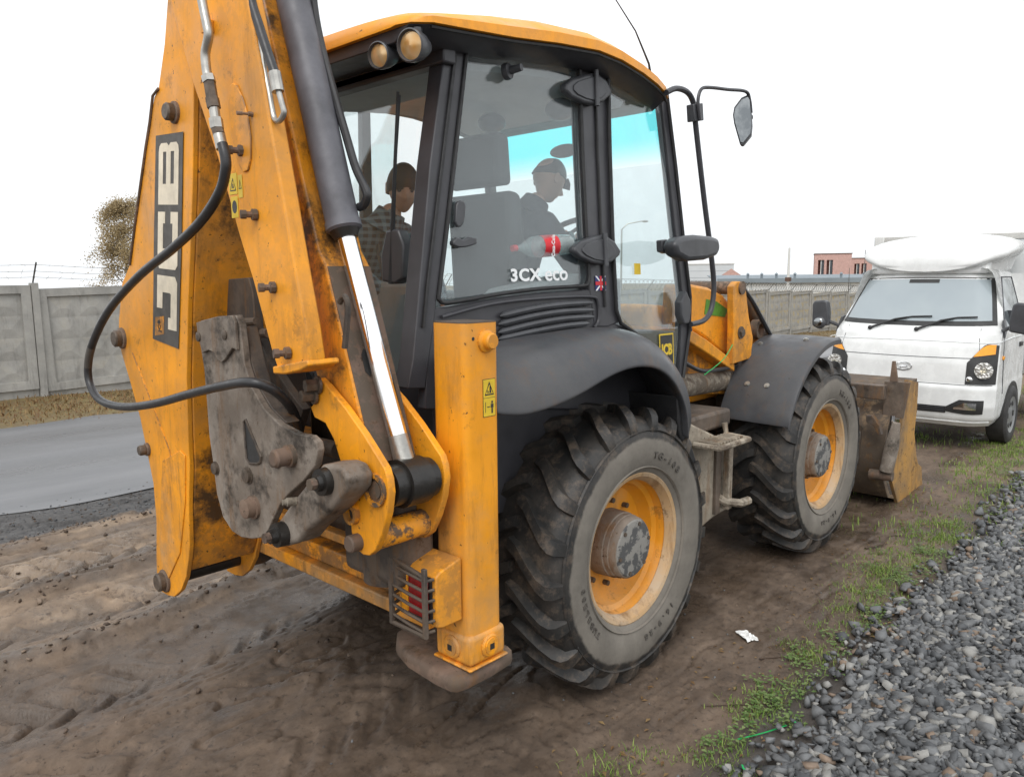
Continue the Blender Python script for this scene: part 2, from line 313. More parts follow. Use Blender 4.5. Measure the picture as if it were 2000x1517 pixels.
# ------------------------------------------------------------------ mesh helpers
def V(*a): return Vector(a)
class MB:
    def __init__(s): s.v = []; s.f = []
    def box(s, x0, x1, y0, y1, z0, z1):
        b = len(s.v)
        s.v += [(x, y, z) for x in (x0, x1) for y in (y0, y1) for z in (z0, z1)]
        s.f += [tuple(b + i for i in q) for q in ((0, 1, 3, 2), (4, 6, 7, 5), (0, 4, 5, 1), (2, 3, 7, 6), (0, 2, 6, 4), (1, 5, 7, 3))]
        return s
    def prism(s, pts, d):
        b = len(s.v); n = len(pts); d = Vector(d)
        s.v += [tuple(p) for p in pts] + [tuple(Vector(p) + d) for p in pts]
        s.f += [tuple(range(b, b + n)), tuple(range(b + 2 * n - 1, b + n - 1, -1))]
        for i in range(n): j = (i + 1) % n; s.f.append((b + i, b + j, b + n + j, b + n + i))
        return s
    def poly(s, pts):
        b = len(s.v); s.v += [tuple(p) for p in pts]; s.f.append(tuple(range(b, b + len(pts)))); return s
    def loft(s, secs, closed=True, cap=True):
        b = len(s.v); n = len(secs[0])
        for q in secs: s.v += [tuple(p) for p in q]
        for k in range(len(secs) - 1):
            for i in range(n if closed else n - 1):
                j = (i + 1) % n
                s.f.append((b + k * n + i, b + k * n + j, b + (k + 1) * n + j, b + (k + 1) * n + i))
        if cap and closed:
            s.f.append(tuple(range(b, b + n))); e = b + (len(secs) - 1) * n; s.f.append(tuple(range(e + n - 1, e - 1, -1)))
        return s
    def tube(s, path, r, n=10, cap=True, flat=1.0):
        path = [Vector(p) for p in path]; secs = []
        t0 = (path[1] - path[0]).normalized()
        nrm = t0.orthogonal().normalized()
        for i, p in enumerate(path):
            a = path[max(0, i - 1)]; c = path[min(len(path) - 1, i + 1)]
            t = (c - a)
            t = t.normalized() if t.length > 1e-9 else t0
            nrm = (nrm - t * nrm.dot(t)); nrm = nrm.normalized() if nrm.length > 1e-6 else t.orthogonal().normalized()
            bi = t.cross(nrm); rr = r[i] if isinstance(r, (list, tuple)) else r
            secs.append([p + nrm * (rr * math.cos(2 * math.pi * k / n)) + bi * (rr * flat * math.sin(2 * math.pi * k / n)) for k in range(n)])
        return s.loft(secs, True, cap)
    def cyl(s, p0, p1, r, n=20, r1=None):
        return s.tube([p0, p1], [r, r if r1 is None else r1], n)
    def lathe(s, prof, o=(0, 0, 0), ax='y', n=32, closed=False):
        secs = []
        o = Vector(o)
        for r, h in prof:
            ring = []
            for k in range(n):
                a = 2 * math.pi * k / n; c, q = r * math.cos(a), r * math.sin(a)
                ring.append(o + (Vector((c, h, q)) if ax == 'y' else Vector((h, c, q)) if ax == 'x' else Vector((c, q, h))))
            secs.append(ring)
        if closed: secs.append(secs[0]); return s.loft(secs, True, False)
        return s.loft(secs, True, True)
    def ball(s, c, r, n=14, m=9, sc=(1, 1, 1)):
        c = Vector(c)
        secs = []
        for i in range(m + 1):
            t = -math.pi / 2 + math.pi * i / m; rr = max(1e-4, math.cos(t)) * r
            secs.append([c + Vector((rr * math.cos(2 * math.pi * k / n) * sc[0], rr * math.sin(2 * math.pi * k / n) * sc[1], math.sin(t) * r * sc[2])) for k in range(n)])
        return s.loft(secs)
    def xf(s, M):
        s.v = [tuple(M @ Vector(p)) for p in s.v]; return s
    def mesh(s, name, mat=None, smooth=35, recalc=True):
        me = bpy.data.meshes.new(name); me.from_pydata([tuple(p) for p in s.v], [], s.f)
        if recalc:
            bm = bmesh.new(); bm.from_mesh(me); bmesh.ops.recalc_face_normals(bm, faces=bm.faces); bm.to_mesh(me); bm.free()
        if smooth:
            me.shade_smooth(); me.set_sharp_from_angle(angle=math.radians(smooth))
        if mat: me.materials.append(MM(mat))
        return me
def link(name, me, parent=None, loc=None, rot=None):
    o = bpy.data.objects.new(name, me); COL.objects.link(o)
    if parent is not None: o.parent = parent
    if loc is not None: o.location = loc
    if rot is not None: o.rotation_euler = rot
    return o
def part(name, mb, mat, parent=None, bevel=0.0, seg=2, smooth=35, loc=None, rot=None, label=None):
    o = link(name, mb.mesh(name, mat, smooth), parent, loc, rot)
    if bevel:
        m = o.modifiers.new('bevel', 'BEVEL'); m.width = bevel; m.segments = seg; m.limit_method = 'ANGLE'
        m.angle_limit = math.radians(32); m.harden_normals = False
    if label: o['label'] = label
    return o
def thing(name, label, cat, loc=(0, 0, 0), rotz=0.0, group=None):
    o = bpy.data.objects.new(name, None); COL.objects.link(o); o.empty_display_size = .2
    o.location = loc; o.rotation_euler = (0, 0, rotz); o['label'] = label; o['category'] = cat
    if group: o['group'] = group
    return o
def tag(o, label, cat, group=None):
    o['label'] = label; o['category'] = cat
    if group: o['group'] = group
    return o
def kind(o, k): o['kind'] = k; return o
def off(pts, d): d = Vector(d); return [tuple(Vector(p) + d) for p in pts]
def catmull(pts, n=6):
    P = [Vector(p) for p in pts]; out = []
    for i in range(len(P) - 1):
        a, b, c, d = P[max(0, i - 1)], P[i], P[i + 1], P[min(len(P) - 1, i + 2)]
        for k in range(n):
            t = k / n
            out.append(0.5 * ((2 * b) + (c - a) * t + (2 * a - 5 * b + 4 * c - d) * t * t + (3 * b - a - 3 * c + d) * t ** 3))
    out.append(P[-1]); return out
def text_mesh(txt, size, bold=0.0, sx=1.0, ext=0.0008, sp=1.0):
    cu = bpy.data.curves.new('txt', 'FONT'); cu.body = txt; cu.space_character = sp; cu.size = size; cu.offset = bold; cu.extrude = ext
    cu.align_x = 'CENTER'; cu.align_y = 'CENTER'; cu.resolution_u = 3
    o = bpy.data.objects.new('txt', cu); COL.objects.link(o)
    dg = bpy.context.evaluated_depsgraph_get(); me = bpy.data.meshes.new_from_object(o.evaluated_get(dg))
    bpy.data.objects.remove(o); bpy.data.curves.remove(cu)
    for v in me.vertices: v.co.x *= sx
    return me
def lettering(name, txt, size, mat, parent, origin, right, up, bold=0.0, sx=1.0, ext=0.0008, sp=1.0):
    """flat lettering: right/up give the plane of the print"""
    me = text_mesh(txt, size, bold, sx, ext, sp); r = Vector(right).normalized(); u = Vector(up); u = (u - r * u.dot(r)).normalized(); n = r.cross(u)
    M = Matrix(((r.x, u.x, n.x, origin[0]), (r.y, u.y, n.y, origin[1]), (r.z, u.z, n.z, origin[2]), (0, 0, 0, 1)))
    me.transform(M); me.materials.clear(); me.materials.append(MM(mat)); me.name = name
    return link(name, me, parent)
def flat(name, uv_polys, mat, parent, origin, right, up, th=0.0012):
    """flat print made of polygons given in (u,v) metres"""
    r = Vector(right).normalized(); u = Vector(up); u = (u - r * u.dot(r)).normalized(); n = r.cross(u); o = Vector(origin)
    mb = MB()
    for P in uv_polys: mb.prism([o + r * a + u * b for a, b in P], n * th)
    return part(name, mb, mat, parent, smooth=0)
def bolt(parent, p, d, r=0.018, h=0.02, mat='bolt_steel', name='bolt', n=6):
    p = Vector(p); d = Vector(d).normalized()
    mb = MB(); mb.cyl(p - d * .004, p + d * .006, r * 1.45, 14); mb.cyl(p, p + d * h, r, n)
    return part(name, mb, mat, parent, smooth=25)
# ------------------------------------------------------------------ terrain
def sst(a, b, x): t = np.clip((x - a) / (b - a), 0, 1); return t * t * (3 - 2 * t)
_perm = np.random.default_rng(3).random((256, 256))
def vnoise(x, y):
    xi = np.floor(x).astype(int); yi = np.floor(y).astype(int); fx = x - xi; fy = y - yi
    fx = fx * fx * (3 - 2 * fx); fy = fy * fy * (3 - 2 * fy)
    g = lambda a, b: _perm[a % 256, b % 256]
    return (g(xi, yi) * (1 - fx) + g(xi + 1, yi) * fx) * (1 - fy) + (g(xi, yi + 1) * (1 - fx) + g(xi + 1, yi + 1) * fx) * fy - 0.5
def fbm(x, y, o=5, g=0.55):
    r = 0; a = 1.0
    for k in range(o): r = r + a * vnoise(x * 2 ** k + 17.3 * k, y * 2 ** k + 5.1 * k); a *= g
    return r
def h_base(x, y):
    x = np.asarray(x, float); y = np.asarray(y, float)
    lo = 0.035 * sst(0.3, 2.3, x) + 0.095 * sst(3.6, 6.3, x) - 0.0235 * np.clip(x - 11, 0, 140)
    hi = -0.0235 * np.clip(x - 1, 0, 140)
    z = lo + (hi - lo) * sst(2.5, 9, y)
    z = z + 0.16 * sst(-1.72, -2.7, y) * sst(12, 6, x)                       # ballast bank
    return z
def h_full(x, y):
    z = h_base(x, y); x = np.asarray(x, float); y = np.asarray(y, float)
    near = sst(14, 7, np.hypot(x - 1, y))
    mudm = sst(-1.85, -1.55, y) * sst(4.75, 4.3, y) * near
    wob = 0.22 * fbm(x * 0.45, y * 0.2, 3)
    yy = y + wob
    left = sst(0.1, 0.6, y)                                               # churned left-hand strip
    behind = sst(-0.3, -1.0, x)
    r = 0
    for yc, w, d in ((0.42, .13, .035), (0.95, .19, -.075), (1.48, .11, .075), (2.00, .19, -.080), (2.50, .11, .070), (3.02, .2, -.065), (3.52, .12, .055)):
        r = r + d * np.exp(-np.abs((yy - yc) / w) ** 2.6) * left
    for yc, w, d in ((-0.92, .25, -.03), (0.92, .25, -.02)):
        r = r + d * np.exp(-((y - yc) / w) ** 4) * behind
    # tread prints pressed into the tracks
    for yc, w in ((-0.92, .24), (-.30, .24), (0.12, .2), (0.95, .2), (2.0, .2), (3.02, .2)):
        wv = wob * (yc > .6)
        s = (x + 0.9 * np.abs(y - yc + wv)) / 0.19
        bar = np.clip(np.sin(s * 2 * np.pi) * 2.6, -1, 1)
        r = r + (0.016 + .010 * (yc > .6)) * bar * np.exp(-((y + wv - yc) / w) ** 6) * sst(-.6, -.95, x) * np.clip(fbm(x * 1.3, y * 1.3 + 9 + yc, 3) * 1.6 + .45, 0, 1)
    # torn, layered edges: one-sided steps whose lines run along the tracks
    t1 = fbm(x * .7, y * 2.6 + 3, 3) * 3.6; t1 = t1 - np.floor(t1)
    t2 = fbm(x * 2.2 + 5, y * 7.0, 3) * 2.4; t2 = t2 - np.floor(t2)
    msk = sst(-.2, .2, fbm(x * .7 + 3, y * 1.1, 3))
    tear = -0.034 * sst(.72, 1.0, t1) * msk - 0.013 * sst(.70, 1.0, t2) * (1 - .6 * msk)
    n1 = fbm(x * .7, y * 1.5, 3) * 0.022
    n3 = fbm(x * 20, y * 26, 3, .6) * 0.0065
    crest = sst(.025, .06, r)
    cl = np.clip(fbm(x * 9, y * 13, 4, .65) - 0.12, 0, .5)
    clod = cl * 0.045 * np.maximum(crest, .3 * sst(.12, .4, fbm(x * 1.1 + 7, y * 2.3, 3))) * (left * .9 + .12)
    r = r + n1 * (0.4 + .6 * left) + n3 + tear * (.45 + .55 * left) + clod
    # a shallow puddle in the second track
    pk = np.exp(-np.abs((x + 1.05) / .55) ** 4 - np.abs((yy - 1.02) / .17) ** 4); r = r * (1 - pk) + (-.055 + .10 * n3) * pk
    z = z + mudm * r
    z = z + (1 - mudm) * fbm(x * .8, y * .8, 4) * 0.03 * sst(9.0, 9.6, y)
    # keep the ground firm under the tyres
    for cx in (0.0, 2.4):
        for cy in (-.91, .91):
            k = np.exp(-(((x - cx) / .32) ** 4 + ((y - cy) / .33) ** 4)); z = z * (1 - k) + (h_base(x, y) - .004) * k
    return z
def axis(lo, hi, step, far_lo, far_hi, g=1.22):
    a = list(np.arange(lo, hi + 1e-6, step)); s = step
    b = []; x = lo
    while x > far_lo: s *= g; x -= s; b.append(x)
    c = []; x = hi; s = step
    while x < far_hi: s *= g; x += s; c.append(x)
    return np.array(b[::-1] + a + c)
gx = np.unique(np.concatenate([axis(-2.7, 1.3, 0.0145, -300, 1.29, 1.25), np.arange(1.3, 5.0, .028), np.arange(5.05, 9, .06), axis(9.1, 9.2, .08, 9.1, 420, 1.18)]))
gx = gx[np.concatenate([[True], np.diff(gx) > 0.012])]
gy = np.unique(np.concatenate([axis(-2.0, 3.7, 0.0145, -300, 3.69, 1.20), axis(3.72, 4.8, .03, 3.71, 380, 1.2)]))
GX, GY = np.meshgrid(gx, gy, indexing='ij'); GZ = h_full(GX, GY)
nx, ny = GX.shape
vv = np.stack([GX, GY, GZ], -1).reshape(-1, 3)
ii = (np.arange(nx - 1)[:, None] * ny + np.arange(ny - 1)[None]).ravel()
ff = np.stack([ii, ii + ny, ii + ny + 1, ii + 1], 1)
def np_mesh(name, v, f, mat, smooth=True):
    me = bpy.data.meshes.new(name); k = f.shape[1]
    me.vertices.add(len(v)); me.vertices.foreach_set('co', v.astype(np.float32).ravel())
    me.loops.add(f.size); me.loops.foreach_set('vertex_index', f.astype(np.int32).ravel())
    me.polygons.add(len(f)); me.polygons.foreach_set('loop_start', np.arange(0, f.size, k, dtype=np.int32))
    me.polygons.foreach_set('loop_total', np.full(len(f), k, np.int32))
    me.update(calc_edges=True); me.validate()
    if smooth: me.shade_smooth()
    for q in (mat if isinstance(mat, (list, tuple)) else [mat]): me.materials.append(MM(q))
    return me
me = np_mesh('ground', vv, ff, 'soil')
x, y = vv[:, 0], vv[:, 1]
nz = fbm(x * .8, y * 1.3, 5); nz2 = fbm(x * 2.4 + 40, y * 3.4, 4)
near = sst(16, 9, np.hypot(x, y))
tan = sst(.55, 1.3, y + .7 * nz + 0.18 * x) * sst(3.75, 3.3, y + .5 * nz) * (0.55 + .45 * sst(-.2, .25, nz2))
nzs = fbm(x * .32, (y + .22 * fbm(x * .45, y * .2, 3)) * 3.6, 4)
tan = tan * (.25 + .75 * sst(-.16, .14, nzs))
tan = np.maximum(tan, .30 * sst(-.1, .3, nz) * sst(1.2, 3.5, x) * sst(1, -.5, y)) * near
grit = sst(3.3, 3.75, y + .45 * nz) * sst(4.9, 4.6, y) + .8 * sst(-1.62, -1.95, y + .3 * nz)
lit = np.maximum(sst(9.1, 9.5, y + .2 * nz), .75 * sst(6, 9, x) * sst(4.4, 3.4, y) * sst(-.15, .15, nz2))
lit = np.maximum(lit, sst(60, 90, np.hypot(x, y)))
wet = np.clip(.42 - 1.3 * nzs + .7 * nz2, 0, 1) * (1 - lit) * near
low = sst(.02, -.03, GZ.reshape(-1) - h_base(x, y)) * sst(.2, .6, y)
wet = np.clip(np.maximum(wet, low * .95), 0, 1)
grit = np.maximum(grit, .55 * sst(.045, .085, GZ.reshape(-1) - h_base(x, y)) * sst(.2, .6, y) * sst(4.4, 4.0, y))
ca = me.color_attributes.new('soil', 'FLOAT_COLOR', 'POINT')
ca.data.foreach_set('color', np.stack([tan, lit, grit, wet], 1).astype(np.float32).ravel())
kind(link('ground', me), 'structure')

# asphalt road parallel to the machine
rx = np.unique(np.concatenate([np.arange(-14, 14, .25), axis(14, 15, .4, 13, 420, 1.2), -axis(14, 15, .4, 13, 300, 1.2)])); ry = np.linspace(4.55, 9.35, 30)
RX, RY = np.meshgrid(rx, ry, indexing='ij')
edge = (np.abs(RY - 6.95) / 2.4) ** 6
RYj = RY + edge * fbm(RX * 1.3, RY, 4) * 0.22
RZ = np.maximum(h_base(RX, RYj) + 0.030 - .026 * ((RY - 6.95) / 2.4) ** 2, 0 * RX - 99)
v = np.stack([RX, RYj, RZ], -1).reshape(-1, 3); a, b = RX.shape
i0 = (np.arange(a - 1)[:, None] * b + np.arange(b - 1)[None]).ravel()
kind(link('road', np_mesh('road', v, np.stack([i0, i0 + b, i0 + b + 1, i0 + 1], 1), 'asphalt')), 'structure')

# ------------------------------------------------------------------ ballast stones
def rock_variant(seed):
    r = np.random.default_rng(seed); bm = bmesh.new()
    n = 11
    d = r.normal(size=(n, 3)); d /= np.linalg.norm(d, axis=1)[:, None]
    d *= r.uniform(.78, 1.05, (n, 1)); d *= np.array([1.0, r.uniform(.6, .85), r.uniform(.42, .7)])
    for p in d: bm.verts.new(p)
    res = bmesh.ops.convex_hull(bm, input=bm.verts)
    bmesh.ops.delete(bm, geom=[g for g in res['geom_interior'] if isinstance(g, bmesh.types.BMVert)], context='VERTS')
    bmesh.ops.triangulate(bm, faces=bm.faces); bmesh.ops.recalc_face_normals(bm, faces=bm.faces)
    bm.verts.ensure_lookup_table(); bm.verts.index_update()
    v = np.array([q.co[:] for q in bm.verts]); f = np.array([[q.index for q in fc.verts] for fc in bm.faces]); bm.free()
    return v, f
ROCKS = [rock_variant(100 + k) for k in range(14)]
SM = ['stone_grey', 'stone_dark', 'stone_pale', 'stone_warm']
def eul(a, b, c):
    ca, sa, cb, sb, cc, sc_ = math.cos(a), math.sin(a), math.cos(b), math.sin(b), math.cos(c), math.sin(c)
    return np.array([[cc * cb, cc * sb * sa - sc_ * ca, cc * sb * ca + sc_ * sa], [sc_ * cb, sc_ * sb * sa + cc * ca, sc_ * sb * ca - cc * sa], [-sb, cb * sa, cb * ca]])
pts = []
C0 = np.array(camo.location)
for k in range(100000):
    px_, py_ = rng.uniform(-1.2, 11), rng.uniform(-4.6, -1.55)
    e = -1.86 - .04 * (px_ < .6) + .10 * float(fbm(np.array(px_ * 1.4), np.array(.3), 3))
    dens = 1.0 if py_ < e - .12 else max(0., (e + .14 - py_) / .5) * .6
    if rng.random() > dens: continue
    d = math.hypot(px_ - C0[0], py_ - C0[1])
    if d < 1.7: continue
    # only where a viewer near the photograph's position can see
    az = math.degrees(math.atan2(py_ - C0[1], px_ - C0[0]))
    if not (-2 < az < 48): continue
    if rng.random() > min(1.0, 5.2 / d) : continue
    pts.append((d, px_, py_))
pts = sorted(pts)[:23000]
gvx = np.arange(-1.5, 11.5, .1); gvy = np.arange(-4.8, -2.0, .08)
A, B = np.meshgrid(gvx, gvy, indexing='ij'); Z = h_full(A, B) + .012 * sst(-1.9, -2.1, B) + .010 * fbm(A * 9, B * 9, 3) * sst(-1.95, -2.1, B) + .004
v = np.stack([A, B, Z], -1).reshape(-1, 3); a, b = A.shape; i0 = (np.arange(a - 1)[:, None] * b + np.arange(b - 1)[None]).ravel()
simple('gravel_fines', (0.075, 0.075, 0.076), 0.9, var=.5, scale=25, bumpk=.6, bscale=90)
gravel = kind(link('gravel_bed', np_mesh('gravel_bed', v, np.stack([i0, i0 + b, i0 + b + 1, i0 + 1], 1), 'gravel_fines')), 'structure')
rock_me = {}
def stone_obj(k, mi):
    if (k, mi) not in rock_me:
        v, f = ROCKS[k]; rock_me[(k, mi)] = np_mesh('stone', v, f, SM[mi], smooth=False)
    return rock_me[(k, mi)]
bufv = {m: [] for m in range(4)}; buff = {m: [] for m in range(4)}; cnt = {m: 0 for m in range(4)}
for q, (d, px_, py_) in enumerate(pts):
    k = int(rng.integers(14)); mi = int(rng.choice(4, p=[.50, .30, .15, .05]))
    s = float(np.clip(rng.lognormal(math.log(.027), .42), .009, .060))
    zz = float(h_base(px_, py_)) + .012 + rng.uniform(.0, .026)
    ang = (rng.normal(0, .4), rng.normal(0, .4), rng.uniform(0, 6.28))
    if q < 300:
        o = link('stone', stone_obj(k, mi), gravel, (px_, py_, zz), ang); o.scale = (s, s, s)
    else:
        v, f = ROCKS[k]; w = (v * s) @ eul(*ang).T + np.array([px_, py_, zz])
        bufv[mi].append(w); buff[mi].append(f + cnt[mi]); cnt[mi] += len(v)
allv, allf, mats_i, base_i = [], [], [], 0
for mi in range(4):
    v = np.concatenate(bufv[mi]); f = np.concatenate(buff[mi]); allv.append(v); allf.append(f + base_i); base_i += len(v); mats_i.append(np.full(len(f), mi))
me = np_mesh('gravel', np.concatenate(allv), np.concatenate(allf), SM, smooth=False)
me.polygons.foreach_set('material_index', np.concatenate(mats_i).astype(np.int32))
go = tag(kind(link('gravel', me), 'stuff'), 'grey crushed ballast stones heaped along the dirt verge', 'gravel')

# ------------------------------------------------------------------ grass, weeds, fallen leaves on the verge
def blades(name, spots, mat, label, cat, hgt, wid, per, spread, lean=.6):
    S = np.array([q for q in spots for _ in range(int(per * q[2]))]); n = len(S); sc_ = S[:, 2]
    bx = S[:, 0] + rng.normal(0, 1, n) * spread * sc_; by = S[:, 1] + rng.normal(0, 1, n) * spread * sc_; bz = h_full(bx, by) - .004
    a = rng.uniform(0, 6.283, n); l = hgt * rng.uniform(.45, 1.2, n) * sc_; ln = rng.uniform(.15, lean, n) * l; w = wid * rng.uniform(.6, 1.2, n)
    dx, dy = np.cos(a), np.sin(a); nx_, ny_ = -dy * w, dx * w
    P = [(bx - nx_, by - ny_, bz), (bx + nx_, by + ny_, bz), (bx + dx * ln * .4 + nx_ * .8, by + dy * ln * .4 + ny_ * .8, bz + l * .6),
         (bx + dx * ln * .4 - nx_ * .8, by + dy * ln * .4 - ny_ * .8, bz + l * .6), (bx + dx * ln, by + dy * ln, bz + l * .95)]
    v = np.stack([np.stack(q, -1) for q in P], 1).reshape(-1, 3)
    f = (np.arange(n)[:, None, None] * 5 + np.array([(0, 1, 2), (0, 2, 3), (3, 2, 4)])[None]).reshape(-1, 3)
    return tag(kind(link(name, np_mesh(name, v, f, mat, False)), 'stuff'), label, cat)
sp = []
for k in range(430):
    gx_ = rng.uniform(-.5, 8.5); c = float(fbm(np.array(gx_ * .9), np.array(7.7), 4))
    gy_ = -1.72 + .11 * rng.normal() + .075 * gx_ * (gx_ > 1.4) * rng.random()
    if rng.random() < .30 + 2.2 * c + .25 * (1.8 < gx_ < 4): sp.append((gx_, gy_, rng.uniform(.5, 1.15)))
for gx_, gy_ in ((2.35, -1.62), (2.7, -1.58), (2.55, -1.70), (2.9, -1.66), (3.1, -1.58), (3.3, -1.66), (2.1, -1.64), (0.75, -1.62), (0.9, -1.67), (0.2, -1.70), (2.2, -1.55), (2.0, -1.72), (3.6, -1.62), (4.2, -1.6), (-.62, -1.52)):
    for _ in range(4): sp.append((gx_ + rng.normal(0, .10), gy_ + rng.normal(0, .06), rng.uniform(.5, 1.1)))
blades('grass', sp, 'grass_blade', 'short green grass tufts growing between mud and ballast', 'grass', .036, .0024, 46, .055, 1.3)
sp = [(rng.uniform(3, 13), rng.uniform(-1.9, 1.8) if k % 3 else rng.uniform(-3.0, -1.6), rng.uniform(.7, 1.2)) for k in range(420)]
blades('verge_grass', sp, 'grass_blade', 'sparse muddy grass around and behind the white truck', 'grass', .06, .004, 22, .12)
sp = [(rng.uniform(-7, 40) if k < 500 else rng.uniform(-3, 5), rng.uniform(9.5, 12.1), rng.uniform(.7, 1.5)) for k in range(800)]
blades('fence_grass', sp, 'dry_leaf', 'brown withered grass strip at the foot of the concrete fence', 'grass', .055, .009, 12, .2, 1.6)
# low broad-leaved weeds: rosettes of small leaves
v, f = [], []
for k in range(95):
    wx, wy = rng.uniform(-.6, 6), -1.74 + rng.normal(0, .12)
    if k < 14: wx, wy = ((.75, -1.70), (.2, -1.78), (1.6, -1.72), (2.3, -1.74))[k % 4]; wx += rng.normal(0, .07); wy += rng.normal(0, .05)
    wz = float(h_full(wx, wy)) + .006
    for j in range(int(rng.integers(14, 30))):
        a = rng.uniform(0, 6.283); l = rng.uniform(.012, .028); o = rng.uniform(.005, .07); up = rng.uniform(.0, .03)
        cx, cy = wx + math.cos(a) * o, wy + math.sin(a) * o; b = len(v); dx, dy = math.cos(a + rng.normal(0, .5)), math.sin(a)
        q = math.hypot(dx, dy); dx /= q; dy /= q; w = l * .38
        v += [(cx, cy, wz + up), (cx + dx * l * .5 - dy * w, cy + dy * l * .5 + dx * w, wz + up + .004), (cx + dx * l, cy + dy * l, wz + up + .001), (cx + dx * l * .5 + dy * w, cy + dy * l * .5 - dx * w, wz + up + .004)]
        f += [(b, b + 1, b + 2), (b, b + 2, b + 3)]
tag(kind(link('weeds', np_mesh('weeds', np.array(v), np.array(f), 'weed_leaf', False)), 'stuff'), 'small broad-leaved weeds creeping over the ballast edge', 'weeds')
v, f = [], []
for k in range(1500):
    if k < 420: wx, wy = rng.uniform(-2, 6), rng.uniform(-1.9, -1.2)
    else: wx, wy = rng.uniform(-8, 25), rng.uniform(9.4, 12.1)
    wz = float(h_full(wx, wy)) + .008; a = rng.uniform(0, 6.28); l = rng.uniform(.008, .022) * (1 if k < 420 else 2.2); b = len(v)
    dx, dy = math.cos(a), math.sin(a)
    v += [(wx, wy, wz), (wx + dx * l - dy * l * .4, wy + dy * l + dx * l * .4, wz + .006), (wx + dx * 2 * l, wy + dy * 2 * l, wz), (wx + dx * l + dy * l * .4, wy + dy * l - dx * l * .4, wz + .004)]
    f += [(b, b + 1, b + 2), (b, b + 2, b + 3)]
tag(kind(link('fallen_leaves', np_mesh('fallen_leaves', np.array(v), np.array(f), 'dry_leaf', False)), 'stuff'), 'brown fallen leaves scattered over mud and verge', 'leaves')

# clods torn out of the tracks and grit trodden into the mud
def crumbs(name, label, cat, N_, xr, yr, smin, smax, mats, keep):
    x_ = rng.uniform(*xr, N_); y_ = rng.uniform(*yr, N_); k_ = rng.random(N_) < keep(x_, y_); x_, y_ = x_[k_], y_[k_]
    z_ = h_full(x_, y_); V_, F_, I_, n_ = [], [], [], 0
    for a_, b_, c_ in zip(x_, y_, z_):
        v, f = ROCKS[int(rng.integers(14))]; s = smin * (smax / smin) ** (rng.random() ** 2.2)
        V_.append((v * s * np.array([1, 1, .9])) @ eul(rng.normal(0, .5), rng.normal(0, .5), rng.uniform(0, 6.28)).T + np.array([a_, b_, c_ + s * .15])); F_.append(f + n_); n_ += len(v); I_.append(np.full(len(f), int(rng.integers(len(mats)))))
    me = np_mesh(name, np.concatenate(V_), np.concatenate(F_), mats, False); me.polygons.foreach_set('material_index', np.concatenate(I_).astype(np.int32))
    return tag(kind(link(name, me), 'stuff'), label, cat)
simple('clod_brown', (0.085, 0.060, 0.044), .9, var=.5, scale=12, bumpk=.7, bscale=60); simple('clod_tan', (0.20, 0.150, 0.112), .9, var=.4, scale=12, bumpk=.7, bscale=60)
rise = lambda x_, y_: h_full(x_, y_) - h_base(x_, y_)
crumbs('mud_clods', 'brown clods of mud torn up along the wheel tracks', 'mud clods', 15000, (-3, 1.4), (.1, 4.3), .005, .034, ['clod_brown', 'clod_brown', 'clod_tan'], lambda x_, y_: .55 * sst(.015, .055, rise(x_, y_)) + .03)
crumbs('grit', 'fine grit and small pebbles trodden into the mud', 'grit', 9000, (-2.4, 5), (-1.75, 1.2), .0025, .011, ['clod_brown', 'clod_tan', 'stone_dark', 'stone_grey'], lambda x_, y_: .20 + .5 * sst(-1.2, -1.7, y_))
crumbs('road_chippings', 'dark loose chippings along the ragged edge of the asphalt', 'chippings', 5000, (-4, 4), (3.5, 4.75), .006, .022, ['stone_dark', 'stone_dark', 'clod_brown'], lambda x_, y_: .75 + 0 * x_)

# litter
def litter(name, label, cat, x, y, s, mat, seed, flatk=.25, group=None):
    r = np.random.default_rng(seed); n = 9; bm = bmesh.new(); g = [[None] * n for _ in range(n)]
    for i in range(n):
        for j in range(n):
            u, w = i / (n - 1) - .5, j / (n - 1) - .5; k = 1 - .35 * r.random() * (max(abs(u), abs(w)) > .4)
            g[i][j] = bm.verts.new((u * s * k, w * s * .55 * k, s * flatk * (.12 + .5 * r.random() * (1 - 1.6 * abs(u)))))
    for i in range(n - 1):
        for j in range(n - 1): bm.faces.new((g[i][j], g[i + 1][j], g[i + 1][j + 1], g[i][j + 1]))
    me = bpy.data.meshes.new(name); bm.to_mesh(me); bm.free(); me.materials.append(MM(mat))
    o = link(name, me, None, (x, y, float(h_full(x, y)) + .006), (0, 0, seed)); m_ = o.modifiers.new('thick', 'SOLIDIFY'); m_.thickness = .0015
    return tag(o, label, cat, group)
litter('plastic_scrap', 'crumpled whitish scrap of plastic lying on the mud', 'litter', *(0.800, -1.337, 0.020)[:2], .15, 'litter_white', 1)
litter('paper_scrap', 'small white paper scrap among the weeds by the ballast', 'litter', *(2.205, -1.866, 0.050)[:2], .05, 'litter_white', 2, .5)
# ================================================================== backhoe loader
L = thing('backhoe_loader', 'yellow and black wheeled backhoe loader with folded digging arm and glazed cab', 'backhoe loader')

